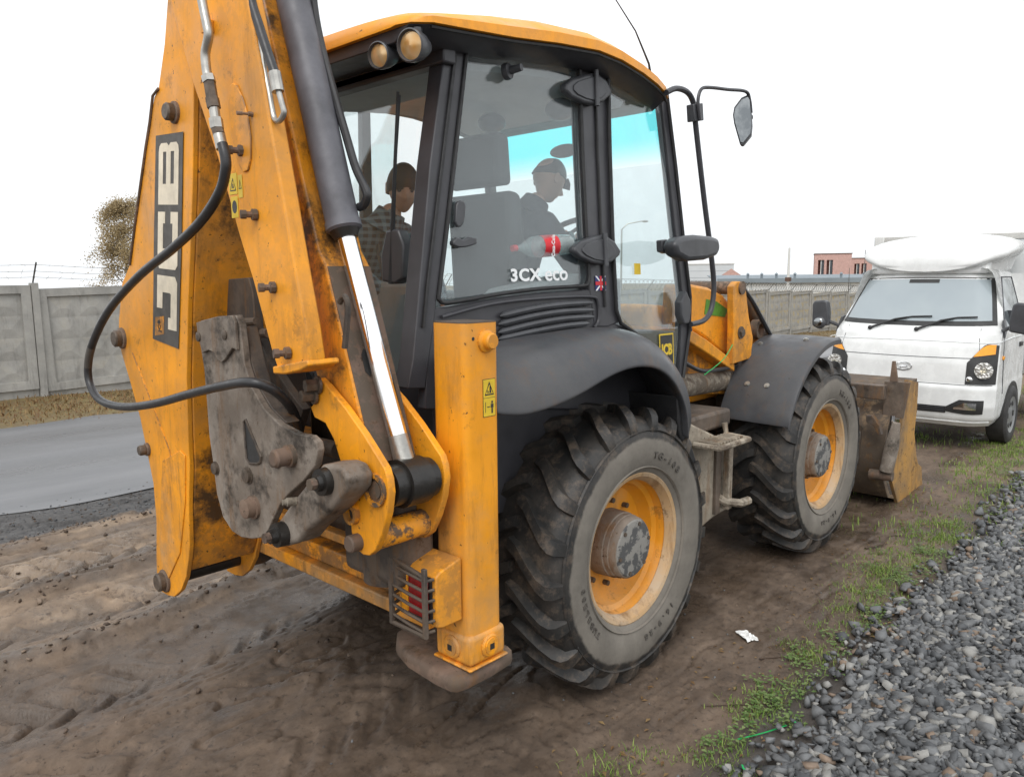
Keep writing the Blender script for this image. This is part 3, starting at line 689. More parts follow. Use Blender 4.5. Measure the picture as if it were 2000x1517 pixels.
# ---------------------------------------------------------------- wheels
def tyre_mesh():
    mb = MB(); n = 72
    prof = [(.372, -.005), (.385, -.022), (.43, -.048), (.50, -.062), (.57, -.056), (.612, -.040), (.640, -.016), (.655, .04), (.662, .12), (.664, .2), (.662, .28), (.655, .36), (.640, .416), (.612, .440), (.57, .456), (.50, .462), (.43, .448), (.385, .422), (.372, .405)]
    mb.lathe(prof, n=n, closed=True)
    NL = 21
    for side in (0, 1):
        for k in range(NL):
            th0 = 2 * math.pi * (k + .5 * side) / NL
            # centre-line of the lug: (axial, arc length, base radius, top radius, half width)
            st = [(.212, -.052, .655, .700, .030), (.160, -.030, .656, .707, .031), (.118, .004, .656, .710, .030), (.070, .048, .652, .710, .030), (.018, .096, .644, .706, .033), (-.018, .120, .626, .694, .036), (-.040, .128, .600, .668, .037), (-.055, .132, .575, .612, .033)]
            secs = []
            for (a, s, r0, r1, w) in st:
                ax_ = a if side == 0 else .40 - a
                ring = []
                for (dw, rr) in ((-1.25, r0 - .01), (-.85, r1), (.85, r1), (1.25, r0 - .01)):
                    th = th0 + (s + dw * w) / .69
                    ring.append((rr * math.cos(th), ax_ if rr == r1 else ax_ + (.012 if side == 0 else -.012) * (a < 0), rr * math.sin(th)))
                secs.append(ring)
            mb.loft(secs)
    # bead and buttress rings
    for rr, yy in ((.415, -.046), (.60, -.052)):
        mb.lathe([(rr - .006, yy + .006), (rr, yy - .004), (rr + .006, yy + .006)], n=n, closed=True)
    return mb.mesh('tyre', 'tyre_rubber', 40)
def rim_mesh():
    mb = MB()
    mb.lathe([(.384, -.006), (.386, -.016), (.378, -.020), (.366, -.014), (.360, .004), (.345, .03), (.338, .075), (.315, .09), (.305, .125), (.285, .150), (.17, .158), (.0, .158), (.0, .175), (.30, .175), (.345, .20), (.352, .38), (.384, .40), (.384, .39), (.37, .2)], n=64, closed=True)
    return mb.mesh('rim', 'rim_paint', 30)
def flange_mesh():
    mb = MB(); mb.lathe([(.3875, -.006), (.390, -.020), (.380, -.0245), (.364, -.018), (.357, .004), (.343, .028), (.3395, .024), (.353, .0), (.362, -.014)], n=64, closed=True)
    return mb.mesh('flange', 'rim_dust', 30)
def hub_mesh():
    mb = MB(); mb.lathe([(.0, -.012), (.135, -.012), (.148, -.008), (.156, .004), (.158, .03), (.162, .034), (.162, .06), (.168, .064), (.172, .16), (.0, .16)], n=48)
    return mb.mesh('hub', 'hub_mud', 30)
def hubface_mesh():
    mb = MB(); mb.lathe([(.0, -.017), (.122, -.017), (.140, -.0145), (.146, -.009), (.0, -.006)], n=48); return mb.mesh('hub_cap', 'hub_face', 30)
TY, RI, FL, HU, HC = tyre_mesh(), rim_mesh(), flange_mesh(), hub_mesh(), hubface_mesh()
def nut_mesh():
    mb = MB(); mb.lathe([(.0, -.03), (.014, -.03), (.014, .0), (.026, .002), (.026, .012), (.0, .012)], n=10); return mb.mesh('wheel_nut', 'bolt_steel', 30)
NUT = nut_mesh(); CAPS = None
def cap_screw():
    mb = MB(); mb.lathe([(.0, -.008), (.010, -.008), (.011, .0), (.0, .0)], n=8); return mb.mesh('cap_screw', 'bolt_steel', 30)
CAPS = cap_screw()
def wheel(x, y, z, flip, spin, txt):
    w = bpy.data.objects.new('wheel', None); COL.objects.link(w); w.parent = L
    w.location = (x, y, z); w.rotation_euler = (0, spin, math.pi if flip else 0)
    for nm, me in (('tyre', TY), ('rim', RI), ('flange', FL), ('hub', HU), ('hub_cap', HC)): link(nm, me, w)
    for k in range(10):
        a = 2 * math.pi * (k + .35) / 10; link('wheel_nut', NUT, w, (.215 * math.cos(a), .156, .215 * math.sin(a)))
    for k in range(6):
        a = 2 * math.pi * (k + .2) / 6; link('cap_screw', CAPS, w, (.125 * math.cos(a), -.015, .125 * math.sin(a)))
    if not flip:
        for s_, a0, sz in txt:                                        # moulded sidewall lettering
            me = None
            for i, ch in enumerate(s_):
                if ch == ' ': continue
                a = math.radians(a0) - (i - (len(s_) - 1) / 2) * sz * .95 / .475 - spin * -1
                t = text_mesh(ch, sz, .001, 1.15, .0025); rv = Vector((math.cos(a), 0, math.sin(a))); tg = Vector((math.sin(a), 0, -math.cos(a)))
                c = rv * .475; n_ = Vector((0, -1, 0))
                M = Matrix(((tg.x, rv.x, n_.x, c.x), (tg.y, rv.y, n_.y, -.0605), (tg.z, rv.z, n_.z, c.z), (0, 0, 0, 1)))
                t.transform(M); t.materials.clear(); t.materials.append(MM('tyre_rubber'))
                if me is None: me = bmesh.new()
                me.from_mesh(t)
            tm = bpy.data.meshes.new('sidewall_lettering'); me.to_mesh(tm); me.free(); tm.materials.append(MM('lettering_rubber')); link('sidewall_lettering', tm, w)
    return w
wheel(0.0, -1.092, .690, False, 0.0, (('TG-108', 62, .05), ('TUBELESS', 205, .042), ('16.9-28', 292, .045)))
wheel(2.40, -1.092, .735, False, .1, (('TG-108', 58, .05), ('16.9-28', 275, .045)))
wheel(0.0, 1.092, .690, True, .2, ()); wheel(2.40, 1.092, .735, True, .3, ())

# ---------------------------------------------------------------- chassis, axles, steps
mb = MB(); mb.box(-1.0, 3.0, -.36, .36, .62, 1.12); mb.box(-.25, .25, -.9, .9, .55, .82); mb.box(2.2, 2.6, -.9, .9, .60, .86)
part('chassis', mb, 'dark_steel', L, .01)
mb = MB(); mb.lathe([(0, -.98), (.15, -.98), (.15, -.70), (.11, -.5), (.11, .5), (.15, .70), (.15, .98), (0, .98)], (0, 0, .69), 'y', 20); part('rear_axle', mb, 'dusty_steel', L)
mb = MB(); mb.lathe([(0, -.98), (.15, -.98), (.15, -.70), (.10, -.5), (.10, .5), (.15, .70), (.15, .98), (0, .98)], (2.40, 0, .735), 'y', 20); part('front_axle', mb, 'dusty_steel', L)
tank = part('tank', MB().prism([(0.682, -0.980, 1.225), (1.133, -0.980, 1.047), (1.270, -0.980, 0.953), (1.267, -0.980, 0.591), (1.034, -0.980, 0.573), (0.853, -0.980, 0.534), (0.751, -0.980, 0.585)], (0, .42, 0)), 'dusty_steel', L, .015)
part('tank_top', MB().box(.60, 1.32, -.93, -.45, 1.10, 1.21), 'dark_steel', tank, .02)
part('tank_strap', MB().box(1.02, 1.08, -1.0, -.972, .60, 1.05), 'dark_steel', tank, .004)
st = MB()
st.prism([(.74, -.985, 1.065), (1.12, -.985, 1.065), (1.12, -1.13, 1.055), (.80, -1.13, 1.055)], (0, 0, .012))
step = part('step', st, 'dusty_steel', L, .003)
for k in range(9):
    part('step_tooth', MB().box(.80 + k * .035, .818 + k * .035, -1.125, -1.0, 1.074, 1.094), 'dusty_steel', step, .002)
part('step_rail', MB().tube([(.74, -1.0, 1.08), (.79, -1.145, 1.07), (1.13, -1.145, 1.07), (1.13, -1.0, 1.08), (1.13, -.985, 1.15)], .018, 8), 'dusty_steel', step)
part('step_hanger', MB().box(1.10, 1.15, -1.04, -1.0, .62, 1.04), 'dusty_steel', step, .004)
part('foot_rung', MB().tube([(1.08, -.97, .70), (1.10, -1.02, .67), (1.16, -1.09, .66), (1.25, -1.10, .66)], .026, 8), 'dusty_steel', L)
part('air_tank', MB().cyl((1.15, -.62, 1.33), (2.0, -.58, 1.30), .075, 20), 'dusty_steel', L)
part('hydraulic_pipe', MB().tube(catmull([(1.1, -.72, 1.50), (1.25, -.74, 1.44), (1.45, -.72, 1.42), (1.9, -.66, 1.40)], 5), .014, 8), 'hose_rubber', L)
part('green_cord', MB().tube(catmull([(1.20, -.80, 1.42), (1.40, -.82, 1.50), (1.56, -.80, 1.585)], 4), .003, 5), 'plastic_green', L)

# ---------------------------------------------------------------- rear fender (moulded plastic)
def fender(side):
    lip = [(-1.02, 1.53), (-.90, 1.505), (-.78, 1.505), (-.62, 1.52), (-.46, 1.553), (-.30, 1.60), (-.15, 1.628), (.02, 1.625), (.16, 1.59), (.27, 1.52), (.35, 1.43), (.405, 1.33), (.42, 1.20)]
    top = [(-1.00, 1.70), (-.86, 1.735), (-.70, 1.752), (-.52, 1.764), (-.34, 1.772), (-.16, 1.778), (.02, 1.777), (.18, 1.760), (.34, 1.70), (.47, 1.62), (.60, 1.53), (.70, 1.44), (.76, 1.33)]
    secs = []
    for (lx, lz), (tx, tz) in zip(lip, top):
        ring = []
        for t in np.linspace(0, 1, 9):
            bul = math.sin(t * math.pi) * .035
            y_ = -.80 + (-1.155 + .80) * (1 - (1 - t) ** 1.55); x_ = tx + (lx - tx) * t ** 1.25
            z_ = tz + (lz - tz) * t ** 1.7 + bul
            ring.append((x_, side * y_, z_))
        ring.append((lx, side * -1.158, lz - .018)); ring.append((lx, side * -1.135, lz - .022))
        ring.append((lx + .01, side * -1.05, lz + .03)); ring.append((tx * .5 + lx * .5, side * -.80, (tz + lz) / 2 + .02))
        secs.append(ring)
    return MB().loft([list(s) for s in secs], closed=False)
for sd in (1, -1):
    fo = part('fender', fender(sd), 'dusty_plastic', L, smooth=60)
    m_ = fo.modifiers.new('t', 'SOLIDIFY'); m_.thickness = .008; m_ = fo.modifiers.new('s', 'SUBSURF'); m_.levels = 1; m_.render_levels = 2
part('mud_flap', MB().prism([(.36, -1.12, 1.42), (.43, -1.12, 1.28), (.62, -1.10, 1.0), (.70, -1.08, .62), (.68, -1.08, .60), (.56, -1.10, .98), (.38, -1.12, 1.24)], (0, .42, 0)), 'black_rubber', L, .01)
part('wheel_arch', MB().box(-.95, .75, -.78, -.745, .95, 1.62), 'cab_black', L)

# ---------------------------------------------------------------- cab
YB, ZB, KY = -.80, 1.70, .055          # side wall leans inwards: y = YB + KY*(z-ZB)
cab = part('cab', MB().box(-.93, .98, -.74, .74, 1.18, 1.26), 'cab_black', L)          # floor pan carries the cab
def ywall(z, o=0): return YB + KY * (z - ZB) + o
def side_panel(name, pts, mat, parent, th=.05, bevel=.006, mirror=True, o=0.0, **kw):
    pts = off(pts, (0, o, 0))
    ob = part(name, MB().prism(pts, (0, th, 0)), mat, parent, bevel, **kw)
    if mirror: part(name, MB().prism([(x, -y, z) for x, y, z in pts], (0, -th, 0)), mat, parent, bevel, **kw)
    return ob
rear_pillar = [(-0.871, -0.732, 2.945), (-0.732, -0.727, 3.031), (-0.762, -0.733, 2.913), (-0.848, -0.753, 2.548), (-0.930, -0.773, 2.188), (-0.985, -0.786, 1.957), (-1.014, -0.793, 1.833), (-1.078, -0.806, 1.586), (-1.171, -0.806, 1.596), (-1.132, -0.799, 1.716), (-1.060, -0.779, 2.082), (-0.979, -0.756, 2.493), (-0.906, -0.740, 2.786)]
side_panel('rear_pillar', rear_pillar, 'cab_black', cab, .09)
ridge = [(-0.819, -0.730, 2.964), (-0.801, -0.730, 2.971), (-1.034, -0.784, 2.000), (-1.069, -0.793, 1.835), (-1.082, -0.793, 1.836), (-1.048, -0.783, 2.000)]
side_panel('pillar_ridge', ridge, 'black_rubber', cab, .02, .002, False, -.012)
top_rail = [(-0.887, -0.727, 3.026), (-0.729, -0.724, 3.073), (-0.400, -0.722, 3.122), (0.046, -0.719, 3.169), (0.206, -0.719, 3.176), (0.416, -0.719, 3.166), (0.662, -0.722, 3.126), (0.821, -0.725, 3.071), (0.798, -0.726, 3.045), (0.624, -0.724, 3.076), (0.394, -0.722, 3.110), (0.241, -0.722, 3.118), (0.023, -0.722, 3.120), (-0.404, -0.725, 3.068), (-0.727, -0.727, 3.019), (-0.872, -0.732, 2.937)]
side_panel('top_rail', top_rail, 'cab_black', cab, .10, .005, True, .002)
b_pillar = [(0.007, -0.722, 3.127), (0.273, -0.721, 3.129), (0.268, -0.747, 2.667), (0.273, -0.771, 2.222), (0.284, -0.791, 1.857), (0.317, -0.795, 1.795), (0.187, -0.796, 1.770), (0.072, -0.796, 1.776), (0.042, -0.784, 1.984), (0.040, -0.772, 2.215), (0.033, -0.748, 2.642), (0.033, -0.724, 3.084)]
side_panel('door_pillar', b_pillar, 'cab_black', cab, .07, .008, False, .001)
part('door_pillar', MB().prism([(-.24, .79, 1.70), (-.16, .79, 1.70), (-.18, .74, 3.02), (-.24, .74, 3.02)], (0, -.05, 0)), 'cab_black', cab, .006)
part('door_seal', MB().tube([(0.252, -0.734, 3.123), (0.242, -0.759, 2.663), (0.242, -0.783, 2.220), (0.253, -0.803, 1.858), (0.290, -0.807, 1.786), (0.421, -0.811, 1.724), (0.568, -0.815, 1.647), (0.722, -0.821, 1.530), (0.817, -0.827, 1.432)], .011, 8), 'black_rubber', cab)
part('pillar_groove', MB().tube([(0.149, -0.727, 3.124), (0.145, -0.753, 2.653), (0.149, -0.777, 2.218), (0.164, -0.795, 1.877)], .008, 6), 'black_rubber', cab)
a_pillar = [(0.757, -0.725, 3.066), (0.826, -0.725, 3.060), (0.898, -0.748, 2.648), (0.967, -0.772, 2.211), (1.023, -0.788, 1.910), (1.001, -0.800, 1.696), (0.929, -0.814, 1.441), (0.882, -0.816, 1.415), (0.919, -0.800, 1.701), (0.951, -0.790, 1.881), (0.898, -0.772, 2.210), (0.831, -0.748, 2.642), (0.782, -0.731, 2.947)]
side_panel('front_pillar', a_pillar, 'cab_black', cab, .05, .004)
# quarter window with rounded rubber seal
qg = [(-0.721, -0.728, 3.016), (-0.404, -0.725, 3.072), (-0.041, -0.722, 3.125), (0.007, -0.722, 3.117), (0.025, -0.724, 3.087), (0.025, -0.748, 2.641), (0.031, -0.772, 2.215), (0.041, -0.782, 2.036), (0.026, -0.783, 2.000), (-0.025, -0.784, 1.988), (-0.316, -0.785, 1.980), (-0.598, -0.786, 1.962), (-0.851, -0.787, 1.937), (-0.950, -0.787, 1.931), (-0.977, -0.787, 1.944), (-0.978, -0.785, 1.970), (-0.925, -0.773, 2.188), (-0.842, -0.753, 2.548), (-0.759, -0.733, 2.914), (-0.741, -0.729, 2.996)]
qw = side_panel('quarter_window', qg, 'cab_glass', cab, .006, 0, True, .018, smooth=0)
part('window_seal', MB().tube(catmull(off(qg, (0, -.004, 0)) + [off(qg, (0, -.004, 0))[0]], 3), .0095, 8), 'black_rubber', qw)
dg = [(0.277, -0.722, 3.120), (0.403, -0.723, 3.107), (0.623, -0.725, 3.071), (0.766, -0.726, 3.039), (0.820, -0.748, 2.641), (0.887, -0.772, 2.209), (0.939, -0.790, 1.881), (0.907, -0.800, 1.701), (0.854, -0.814, 1.439), (0.752, -0.809, 1.533), (0.597, -0.803, 1.650), (0.449, -0.798, 1.728), (0.326, -0.795, 1.784), (0.283, -0.792, 1.851), (0.273, -0.771, 2.222), (0.268, -0.747, 2.667)]
dw = side_panel('door_window', dg, 'cab_glass', cab, .006, 0, True, .014, smooth=0)
part('door_edge', MB().tube(off([(0.814, -0.726, 3.053), (0.892, -0.748, 2.647), (0.961, -0.772, 2.211), (1.017, -0.788, 1.910), (0.995, -0.800, 1.696), (0.911, -0.815, 1.433)], (0, -.008, 0)), .010, 8), 'black_rubber', cab)
# window furniture
def knob(px3, name, L1, r0, r1, par):
    p = Vector(px3); d = Vector((.25, -1, .12)).normalized()
    return part(name, MB().tube([p, p + d * L1 * .15, p + d * L1 * .3, p + d * L1 * .35, p + d * L1], [r0, r0 * 1.05, r0 * .95, r1, r1 * .9], 14), 'black_plastic', par)
knob([(-0.511, -0.732, 2.933)][0], 'window_stop', .085, .036, .018, qw)
hp = [(-0.828, -0.774, 2.356), (-0.811, -0.774, 2.352), (-0.800, -0.775, 2.336), (-0.820, -0.779, 2.263), (-0.837, -0.780, 2.245), (-0.857, -0.780, 2.244), (-0.867, -0.779, 2.265), (-0.856, -0.775, 2.333), (-0.846, -0.774, 2.350)]
part('window_catch', MB().prism(hp, (0, .02, 0)), 'black_plastic', qw, .005)
hp2 = [(-0.890, -0.788, 2.184), (-0.865, -0.787, 2.202), (-0.831, -0.788, 2.192), (-0.791, -0.787, 2.206), (-0.751, -0.787, 2.201), (-0.753, -0.789, 2.177), (-0.787, -0.789, 2.167), (-0.827, -0.790, 2.160), (-0.860, -0.790, 2.159), (-0.888, -0.789, 2.167)]
part('window_handle', MB().prism(hp2, (0, .03, 0)), 'black_plastic', qw, .006)
HINGE1 = [(-0.129, -0.772, 2.940), (-0.081, -0.770, 2.974), (0.022, -0.768, 3.011), (0.114, -0.766, 3.038), (0.198, -0.768, 3.018), (0.244, -0.770, 2.973), (0.234, -0.771, 2.948), (0.174, -0.774, 2.907), (0.096, -0.775, 2.877), (0.005, -0.775, 2.876), (-0.086, -0.775, 2.888), (-0.131, -0.773, 2.909)]
HINGE2 = [(-0.112, -0.814, 2.175), (-0.062, -0.812, 2.206), (0.043, -0.811, 2.231), (0.138, -0.810, 2.245), (0.226, -0.812, 2.213), (0.277, -0.814, 2.165), (0.262, -0.816, 2.141), (0.197, -0.818, 2.108), (0.116, -0.818, 2.092), (0.022, -0.818, 2.102), (-0.067, -0.817, 2.126), (-0.114, -0.815, 2.153)]
for hg, bar in ((HINGE1, [(0.097, -0.776, 3.042), (0.095, -0.786, 2.871)]), (HINGE2, [(0.121, -0.820, 2.251), (0.124, -0.829, 2.087)])):
    ho = part('door_hinge', MB().prism(hg, (0, .045, 0)), 'black_plastic', cab, .012, 3)
    c_ = sum((Vector(p) for p in hg), Vector()) / len(hg)
    part('hinge_plate', MB().prism([tuple(c_ + (Vector(p) - c_) * .72 + Vector((0, -.006, 0))) for p in hg], (0, .01, 0)), 'black_plastic', ho, .003)
    part('hinge_pin', MB().cyl(bar[0], bar[1], .013, 12), 'black_plastic', ho)
# body side below the glass, with louvres
body = [(-1.008, -0.789, 1.908), (-0.852, -0.788, 1.920), (-0.599, -0.787, 1.944), (-0.317, -0.786, 1.961), (0.041, -0.785, 1.969), (0.207, -0.794, 1.801), (0.368, -0.797, 1.760), (0.547, -0.801, 1.682), (0.721, -0.807, 1.565), (0.905, -0.815, 1.422), (0.839, -0.825, 1.252), (0.134, -0.820, 1.344), (-1.084, -0.811, 1.502), (-1.036, -0.793, 1.834)]
side_panel('lower_side', body, 'cab_black', cab, .05, .006, True, .004)
LOUV = [[(-0.634, -0.803, 1.863), (-0.409, -0.802, 1.889), (-0.183, -0.801, 1.901), (0.055, -0.801, 1.902)], [(-0.646, -0.805, 1.827), (-0.411, -0.804, 1.854), (-0.185, -0.803, 1.867), (0.062, -0.803, 1.865)], [(-0.649, -0.807, 1.791), (-0.414, -0.806, 1.818), (-0.187, -0.805, 1.832), (0.060, -0.805, 1.831)], [(-0.651, -0.809, 1.762), (-0.416, -0.807, 1.783), (-0.189, -0.807, 1.797), (0.015, -0.807, 1.800)]]
for lv in LOUV:
    pth = catmull(lv, 5)
    part('louvre', MB().tube(pth, [.003] + [.016] * (len(pth) - 3) + [.012, .003], 8), 'black_plastic', cab)
part('louvre_frame', MB().tube(catmull([(-0.971, -0.796, 1.873), (-0.672, -0.794, 1.918), (-0.326, -0.793, 1.934), (0.031, -0.793, 1.933), (0.098, -0.795, 1.905), (0.101, -0.800, 1.814), (0.064, -0.802, 1.776)], 5), .008, 8), 'cab_black', cab)
# rear wall: glass, frame, sill
XR = -.93
rf = part('rear_frame', MB().box(-.90, -.83, -.76, .76, 2.90, 3.03), 'cab_black', cab, .008)
RG = [(-.965, -.72, 1.60), (-.84, -.715, 2.92), (-.84, .715, 2.92), (-.965, .72, 1.60)]
part('rear_window', MB().prism(RG, (-.006, 0, 0)), 'cab_glass_rear', cab, smooth=0)
part('rear_sill', MB().box(-1.0, -.90, -.77, .77, 1.20, 1.595), 'cab_black', cab, .015)
part('rear_sill_lip', MB().tube([(-.985, -.74, 1.605), (-.985, .74, 1.605)], .014, 8), 'black_rubber', cab)
for s_ in (-1, 1): part('glass_guide', MB().tube([(-.985, s_ * .66, 1.60), (-.862, s_ * .655, 2.93)], .014, 8), 'black_rubber', cab)
# wiper on the rear glass
wip = part('wiper', MB().tube([(-0.990, -0.494, 2.010), (-0.990, -0.514, 2.261), (-0.990, -0.539, 2.493), (-0.990, -0.574, 2.799)], [.016, .010, .008, .006], 8), 'black_rubber', cab)
part('wiper_blade', MB().tube([(-0.985, -0.477, 2.087), (-0.985, -0.511, 2.347), (-0.985, -0.542, 2.556), (-0.985, -0.577, 2.787)], .007, 6), 'black_rubber', wip)
part('wiper_motor', MB().prism([(-1.000, -0.476, 2.241), (-1.000, -0.557, 2.241), (-1.000, -0.591, 2.171), (-1.000, -0.578, 2.032), (-1.000, -0.528, 2.008), (-1.000, -0.435, 2.021), (-1.000, -0.434, 2.132)], (.06, 0, 0)), 'black_plastic', cab, .01)
# front wall
for s_ in (-1, 1):
    part('windscreen_post', MB().tube([(1.05, s_ * .77, 1.70), (.92, s_ * .74, 2.4), (.78, s_ * .70, 3.05)], .024, 8), 'cab_black', cab)
FGp = [(1.05, -.74, 1.72), (.857, -.705, 2.68), (.78, -.69, 3.02), (.78, .69, 3.02), (.857, .705, 2.68), (1.05, .74, 1.72)]
part('windscreen', MB().prism([FGp[0], FGp[1], FGp[4], FGp[5]], (.006, 0, 0)), 'cab_glass', cab, smooth=0)
part('windscreen_band', MB().prism([FGp[1], FGp[2], FGp[3], FGp[4]], (.006, 0, 0)), 'tinted_band', cab, smooth=0, label='cyan tinted sun band along the top of the windscreen')
part('front_wall', MB().box(.96, 1.04, -.74, .74, 1.2, 1.70), 'cab_black', cab, .01)
# roof: moulded orange cap over black soffit
RX_ = [-1.13, -1.11, -1.04, -.9, -.6, -.3, 0.0, .2, .4, .55, .66, .72, .735]
ZT = [3.01, 3.04, 3.062, 3.09, 3.145, 3.19, 3.215, 3.205, 3.175, 3.14, 3.10, 3.06, 3.03]
ZB_ = [2.995, 2.995, 2.998, 3.005, 3.032, 3.070, 3.098, 3.094, 3.070, 3.042, 3.015, 3.0, 2.99]
HW = [.74, .81, .86, .875, .875, .872, .868, .86, .85, .84, .825, .80, .74]
secs = []
for x_, zt, zb, w in zip(RX_, ZT, ZB_, HW):
    ring = []
    for s_ in np.linspace(-1, 1, 25):
        y_ = w * s_; e = abs(s_) ** 9
        ring.append((x_, y_, zt - (zt - zb) * .62 * e + .05 * (1 - s_ * s_) * (zt - zb) / .1))
    ring.append((x_, w * 1.004, zb)); ring.append((x_, w - .03, zb - .004)); ring.append((x_, -w + .03, zb - .004)); ring.append((x_, -w * 1.004, zb))
    secs.append(ring)
roof = part('roof', MB().loft(secs), 'yellow_paint_clean', cab, smooth=50)
part('roof_soffit', MB().loft([[(x_, -w + .012, zb - .003), (x_, w - .012, zb - .003), (x_, w - .10, zb - .055), (x_, -w + .10, zb - .055)] for x_, zb, w in list(zip(RX_, ZB_, HW))[1:-1]]), 'cab_black', cab, .004)
part('headlining', MB().loft([[(x_, -.62, zb - .06), (x_, .62, zb - .06), (x_, .60, zb - .085), (x_, -.60, zb - .085)] for x_, zb in list(zip(RX_, ZB_))[3:-3]]), 'headlining', cab)
part('gutter', MB().tube([(x_, -w * .985, zb - .012) for x_, zb, w in list(zip(RX_, ZB_, HW))[2:-1]], .008, 6), 'black_rubber', cab)
# rear work lamps
def worklamp(c, d, r, par):
    c = Vector(c); d = Vector(d).normalized(); q = Vector((0, -1, 0)).rotation_difference(d).to_matrix().to_4x4(); q.translation = c
    lo = part('work_lamp', MB().lathe([(0, .09), (r * .6, .085), (r * .95, .045), (r * 1.12, .01), (r * 1.15, -.012), (r * 1.05, -.016), (r * .98, -.004), (0, .0)], n=32).xf(q), 'black_plastic', par)
    part('lens', MB().lathe([(0, -.014), (r * .5, -.012), (r * .93, -.004), (r * .93, .004), (0, .004)], n=32).xf(q), 'worklamp_lens', lo)
    part('lamp_bracket', MB().tube([c + Vector((0, 0, r * .8)) - d * .04, c + Vector((0, 0, r * 1.25)) - d * .04], .018, 8), 'black_plastic', lo)
worklamp((-1.115, -0.623, 2.908), (-1, -.22, -.15), .046, cab)
worklamp((-1.115, -0.819, 2.907), (-1, -.22, -.15), .054, cab)
# aerial
ae = (.585, -.775, 3.098)
an = part('aerial', MB().tube([ae, tuple(Vector(ae) + Vector((-.02, -.0, .06))), (0.435, -0.775, 3.297), (0.256, -0.775, 3.410), (0.122, -0.775, 3.484)], [.008, .006, .004, .003, .002], 6), 'black_rubber', cab)
part('aerial_base', MB().ball(ae, .022, sc=(1, 1, .8)), 'black_rubber', an)
# prints on the glass and pillar
q0, q1, q2 = [Vector(p) for p in [(-0.334, -0.781, 2.043), (-0.103, -0.781, 2.047), (-0.327, -0.776, 2.133)]]
rt = (q1 - q0).normalized(); upv = (q2 - q0)
e0 = Vector([(-0.424, -0.781, 2.041)][0]); e1 = Vector([(-0.202, -0.781, 2.044)][0])
lettering('model_lettering', '3CX', .078, 'white_print', qw, e0 + Vector((0, .010, 0)), rt, upv, .0026, 1.30, .0008, 1.12)
lettering('model_lettering', 'eco', .098, 'white_print', qw, e1 + Vector((0, .010, .003)), rt, upv, .0016, 1.22)
fo_ = Vector([(0.134, -0.784, 1.999)][0]) + Vector((0, -.0015, 0)); fr_ = Vector((1, 0, 0)); fu_ = Vector((0, KY, 1))
W2, H2 = .045, .037
flag = flat('flag_sticker', [[(-W2, -H2), (W2, -H2), (W2, H2), (-W2, H2)]], 'blue_print', cab, fo_, fr_, fu_)
flat('flag_saltire', [[(-W2, -H2), (-W2 + .014, -H2), (-.001, -.011), (-.012, -.011)], [(W2 - .014, -H2), (W2, -H2), (.012, -.011), (.001, -.011)], [(-W2, H2), (-.012, .011), (-.001, .011), (-W2 + .014, H2)], [(W2, H2), (W2 - .014, H2), (.001, .011), (.012, .011)]], 'white_print', flag, fo_ + Vector((0, -.0012, 0)), fr_, fu_)
flat('flag_cross', [[(-W2, -.009), (W2, -.009), (W2, .009), (-W2, .009)], [(-.008, .0095), (.008, .0095), (.008, H2), (-.008, H2)], [(-.008, -H2), (.008, -H2), (.008, -.0095), (-.008, -.0095)]], 'red_print', flag, fo_ + Vector((0, -.0024, 0)), fr_, fu_)
s0 = Vector([(0.762, -0.805, 1.609)][0]) + Vector((0, .008, 0))
dl = flat('logo_sticker', [[(-.075, -.095), (.075, -.095), (.075, .095), (-.075, .095)]], 'yellow_print', dw, s0, (1, 0, 0), fu_)
flat('logo_sticker_field', [[(-.066, -.086), (.066, -.086), (.066, .086), (-.066, .086)]], 'black_print', dl, s0 + Vector((0, -.0013, 0)), (1, 0, 0), fu_)
lettering('logo_lettering', 'JCB', .085, 'yellow_print', dl, s0 + Vector((0, -.003, 0)), (1, 0, 0), fu_, .004, .85)
s1_ = Vector([(0.488, -0.780, 2.073)][0]) + Vector((0, .008, 0)); flat('inspection_sticker', [[(-.03, -.03), (.03, -.03), (.03, .03), (-.03, .03)]], 'yellow_print', dw, s1_, (1, 0, 0), fu_)
# interior
part('cab_floor', MB().box(-.86, .94, -.72, .72, 1.262, 1.285), 'interior_grey', cab)
seat = part('operator_seat', MB().box(-.20, .30, -.52, -.02, 1.60, 1.74), 'seat_fabric', cab, .04, 3)
part('seat_back', MB().prism([(-.20, -.50, 1.72), (-.05, -.50, 1.72), (-.14, -.50, 2.46), (-.24, -.50, 2.47)], (0, .48, 0)), 'seat_fabric', seat, .04, 3)
part('headrest', MB().prism([(-.30, -.47, 2.50), (-.18, -.47, 2.49), (-.20, -.47, 2.74), (-.29, -.47, 2.75)], (0, .42, 0)), 'seat_fabric', seat, .03, 3)
part('seat_base', MB().box(-.1, .2, -.42, -.12, 1.285, 1.60), 'black_plastic', seat, .02)
col = part('steering_column', MB().tube([(.80, -.27, 1.285), (.62, -.27, 2.0), (.55, -.27, 2.26)], [.06, .05, .035], 12), 'black_plastic', cab)
swc = Vector((.53, -.27, 2.29)); swn = Vector((-.5, 0, .86)).normalized(); a1 = Vector((0, 1, 0)); a2 = swn.cross(a1)
part('steering_wheel', MB().tube([swc + (a1 * math.cos(t) + a2 * math.sin(t)) * .19 for t in np.linspace(0, 2 * math.pi, 33)], .017, 8, False), 'black_plastic', col)
for t in (0.3, 2.4, 4.5): part('wheel_spoke', MB().tube([swc, swc + (a1 * math.cos(t) + a2 * math.sin(t)) * .185], .012, 6), 'black_plastic', col)
part('side_console', MB().prism([(-.70, -.70, 1.285), (.45, -.70, 1.285), (.45, -.70, 2.02), (.05, -.70, 2.05), (-.45, -.70, 1.98), (-.70, -.70, 1.80)], (0, .16, 0)), 'interior_grey', cab, .02, label='grey console beside the seat behind the quarter window')
